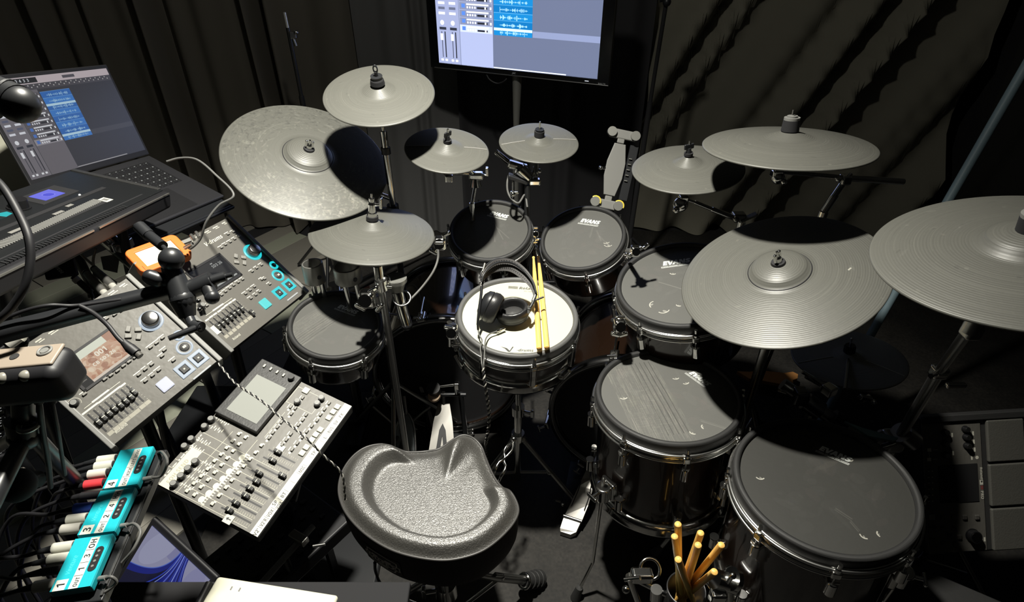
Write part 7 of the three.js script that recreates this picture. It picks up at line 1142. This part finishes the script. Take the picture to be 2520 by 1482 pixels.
{
  const P = { c: [1.171, 0.5, -1.006], x: [0.998, 0.036, -0.046], n: [0.017, 0.567, 0.823], z: [0.056, -0.823, 0.566], w: 0.165, h: 0.362 }, t = boardThing('sampling_pad', 'dark grey electronic pad instrument with knobs and screen at the right edge', 'pad instrument', P), h = P.h, x0 = -P.w / 2, W = 0.377;
  put(t, 'body', [rbox(W, 0.04, h + 0.004, 0.008, x0 + W / 2, -0.022, 0, 3), rbox(W, 0.012, 0.018, 0.003, x0 + W / 2, 0.001, -h / 2 + 0.004)], M.panelDark);
  const R = [[-0.024, -0.141], [-0.026, -0.112], [-0.027, -0.082], [0.031, -0.146], [0.032, -0.125], [0.033, -0.102]], S = [[-0.046, -0.054], [0.059, 0.002], [-0.052, 0.047]], B = [[-0.070, 0.080], [-0.041, 0.082], [-0.013, 0.084], [0.017, 0.086], [0.050, 0.088], [-0.071, 0.114], [-0.043, 0.115], [-0.013, 0.114], [-0.026, 0.134], [-0.000, 0.137], [-0.072, 0.146], [-0.044, 0.152], [-0.012, 0.156]], D = [[0.035, 0.135]][0], lg = [[0.069, -0.001]][0], led = [[-0.070, -0.045], [-0.071, -0.029], [-0.071, -0.014], [-0.072, 0.002], [-0.073, 0.018], [-0.074, 0.034]], mk = [[-0.003, -0.137], [-0.003, -0.089], [0.053, -0.138], [0.054, -0.116], [0.055, -0.095], [0.046, -0.074], [0.068, 0.143]];
  const pw = P.w * 0.94, cx = x0 + pw / 2, tex = panelTex(pw, h - 0.02, 700, x => {
    seed = 95; speckle(x, pw, h, 92, 5000); x.translate(-cx, 0); x.fillStyle = 'rgb(205,203,190)';
    for (const [u, v] of mk) bar(x, u, v, 0.0045, 0.011); x.beginPath(); x.arc([[0.060, -0.074]][0][0], [[0.060, -0.074]][0][1], 0.0045, 0, 7); x.fill();
    for (const [u, v] of [[-0.066, -0.101], [-0.068, -0.076]]) { bar(x, u, v, 0.0105, 0.009); bar(x, u + 0.016, v, 0.012, 0.001); } bar(x, [[-0.067, -0.088]][0][0], [[-0.067, -0.088]][0][1], 0.0012, 0.024);
    for (const [u, v] of led) { bar(x, u + 0.009, v, 0.0035, 0.0022); bar(x, u - 0.001, v, 0.005, 0.0015); }
    x.save(); x.translate(...lg); x.rotate(Math.PI / 2); x.textAlign = 'center'; x.font = 'bold 40px sans-serif'; txt(x, 'Roland', -0.031, 0.003, 0.0095); x.fillRect(-0.0135, -0.0055, 0.013, 0.011); x.fillStyle = 'rgb(50,48,46)'; x.beginPath(); x.moveTo(-0.011, 0.003); x.lineTo(-0.004, 0); x.lineTo(-0.011, -0.003); x.fill(); x.fillStyle = 'rgb(150,32,36)'; txt(x, 'SX', 0.007, 0.0035, 0.0095); x.fillStyle = 'rgb(205,203,190)'; txt(x, 'PRO', 0.0265, 0.004, 0.0115); x.restore();
  });
  put(t, 'control_panel', planar(box(pw, 0.002, h - 0.02), pw / 2, (h - 0.02) / 2), new THREE.MeshStandardMaterial({ map: tex, roughness: 0.5, bumpMap: grainTex, bumpScale: 0.0003 })).position.set(cx, -0.0005, 0.005);
  for (const p of R) { const k = button(t, KNOB, M.knob, ...p, 'knob'); put(k, 'knob_top', KNOBTIP, M.steel); }
  const sw = S[1][0] - S[0][0], sh = S[2][1] - S[0][1]; put(t, 'screen', rbox(sw, 0.002, sh, 0.0008, (S[0][0] + S[1][0]) / 2, 0.001, (S[0][1] + S[2][1]) / 2, 1), new THREE.MeshStandardMaterial({ color: lin(0.02, 0.02, 0.021), roughness: 0.12 }));
  B.forEach((p, i) => button(t, [5, 10].includes(i) ? rbox(0.017, 0.005, 0.017, 0.002, 0, 0.002, 0) : i === 0 ? rbox(0.015, 0.005, 0.014, 0.002, 0, 0.002, 0) : rbox(0.0115, 0.005, 0.0125, 0.002, 0, 0.002, 0), i === 0 ? M.greyKey : M.panel, ...p));
  for (const p of led) button(t, rbox(0.006, 0.003, 0.004, 0.001, 0, 0.001, 0), M.panelDark, ...p);
  const dl = button(t, merge([cyl(0.0165, 0.0155, 0.016, 0, 0.008, 0, 28), cyl(0.018, 0.018, 0.003, 0, 0.0015, 0, 28)]), M.knob, ...D, 'dial'); put(dl, 'dial_cap', cyl(0.013, 0.013, 0.001, 0, 0.0162, 0, 24), M.chromeDark);
  const pd = (W - P.w) / 2.02, pz = (h - 0.012) / 3; for (let c = 0; c < 2; c++) for (let r = 0; r < 3; r++) put(t, 'pad', rbox(pd - 0.006, 0.01, pz - 0.006, 0.004, x0 + P.w + pd * (c + 0.5) + 0.001, 0.002, -h / 2 + 0.012 + pz * (r + 0.5), 2), new THREE.MeshStandardMaterial({ color: lin(0.09, 0.088, 0.078), roughness: 0.6, bumpMap: grainTex, bumpScale: 0.0003 }));
  const b = wgeo(P, 0.1, 0.04, -0.06), s = thing('pad_stand', 'chrome clamp stand under the pad instrument at the right edge', 'stand', [b[0], 0, b[2]]);
  putW(s, 'plate', rbox(0.2, 0.012, 0.16, 0.004).applyQuaternion(t.quaternion).translate(...wgeo(P, 0.1, 0.03, -0.05)), M.blackMetal); putW(s, 'arm', [rod(b, [b[0], b[1] - 0.12, b[2] - 0.02], 0.013), ball(0.026, b[0], b[1] - 0.1, b[2], 16), rbox(0.05, 0.034, 0.04, 0.008, b[0] + 0.04, b[1] - 0.1, b[2] + 0.02), cyl(0.024, 0.024, 0.04, b[0] - 0.05, b[1] - 0.09, b[2] + 0.03, 24), rod([b[0] - 0.05, b[1] - 0.08, b[2] + 0.04], [b[0] - 0.11, b[1] - 0.15, b[2] + 0.06], 0.008)], M.chrome);
  putW(s, 'pole', rod([b[0], b[1] - 0.1, b[2] - 0.02], [b[0], 0.02, b[2] - 0.02], 0.014), M.steel); legs(s, b[0], b[2] - 0.02, 0.22, 0.24, M.steel, 0.8);
}
{
  const t = thing('microphone_stand', 'black upright stand with a bright chrome tip before the left curtain', 'stand', [[-0.998, 1.03, -2.85][0], 0, -2.85]), x = t.position.x;
  const A = [-0.997, 1.36, -2.85], B = [-0.996, 1.298, -2.85]; put(t, 'tip', rod([0, B[1], 0], [A[0] - B[0], A[1], 0], 0.006), M.chromeBright);
  put(t, 'pole', [rod([0, 0.03, 0], [0, 1.0, 0], 0.0125), rod([0, 1.0, 0], [0, B[1], 0], 0.009)], M.steelDark);
  put(t, 'wing_clamp', [rbox(0.03, 0.03, 0.026, 0.006, 0.022, [-0.979, 1.269, -2.85][1], 0.01), ball(0.011, 0.04, [-0.979, 1.269, -2.85][1] + 0.012, 0.02, 10), rod([0.02, [-0.976, 1.237, -2.85][1] + 0.02, 0.015], [0.028, [-0.976, 1.237, -2.85][1] - 0.012, 0.02], 0.007)], M.steel);
  for (let i = 0; i < 3; i++) put(t, 'leg', rod([0, 0.3, 0], [Math.sin(i * 2.1) * 0.28, 0.014, Math.cos(i * 2.1) * 0.2], 0.008), M.blackMetal);
}
{
  const q = [0.635, 1.002, -2.75], t = thing('light_stand', 'thin black stand between the television and the right curtain', 'stand', [q[0], 0, -2.75]);
  const top = [0.648, 1.415, -2.75]; put(t, 'pole', [rod([-0.02, 0.02, 0], [0, 1.0, 0], 0.0125), rod([0, 1.0, 0], [top[0] - q[0], top[1], 0], 0.009)], M.blackMatte); put(t, 'knob', [ball(0.018, top[0] - q[0], top[1], 0.01, 12), rod([top[0] - q[0] - 0.03, top[1] + 0.01, 0], [top[0] - q[0] + 0.05, top[1] + 0.03, 0.01], 0.014)], M.blackMetal);
  for (let i = 0; i < 3; i++) put(t, 'leg', rod([-0.01, 0.3, 0], [Math.sin(i * 2.1) * 0.3 - 0.01, 0.014, Math.cos(i * 2.1) * 0.2], 0.008), M.blackMatte);
}
{
  const A = [1.684, 1.366, -2.021], B = [1.505, 0.933, -1.869], d = V(B).sub(V(A)).normalize(), k = (B[1] - 0.02) / -d.y, E = V(B).addScaledVector(d, k).toArray(), t = thing('leaning_pole', 'pale blue-grey pole leaning at the right side behind the dim cymbal', 'pole', [E[0], 0, E[2]]), U = V(A).addScaledVector(d, -0.4).toArray();
  putW(t, 'pole', rod(E, U, 0.0135, 0.0165, 20), new THREE.MeshStandardMaterial({ color: lin(0.2, 0.28, 0.32), roughness: 0.5 })); putW(t, 'end_cap', rod(E, V(E).addScaledVector(d, -0.04).toArray(), 0.016), M.rubber);
}
{ // dark cases on the floor at the lower right
  const t = thing('grey_case', 'flat dark grey case on the floor below the pad instrument', 'case', [1.071, 0.3, -0.83]); t.rotation.y = -0.55; put(t, 'lid', rbox(0.3, 0.03, 0.2, 0.006, 0.05, -0.015, 0.03), M.panelDark); put(t, 'body', rbox(0.3, 0.26, 0.2, 0.006, 0.05, -0.165, 0.03), M.black);
}

renderer.render(scene, camera);
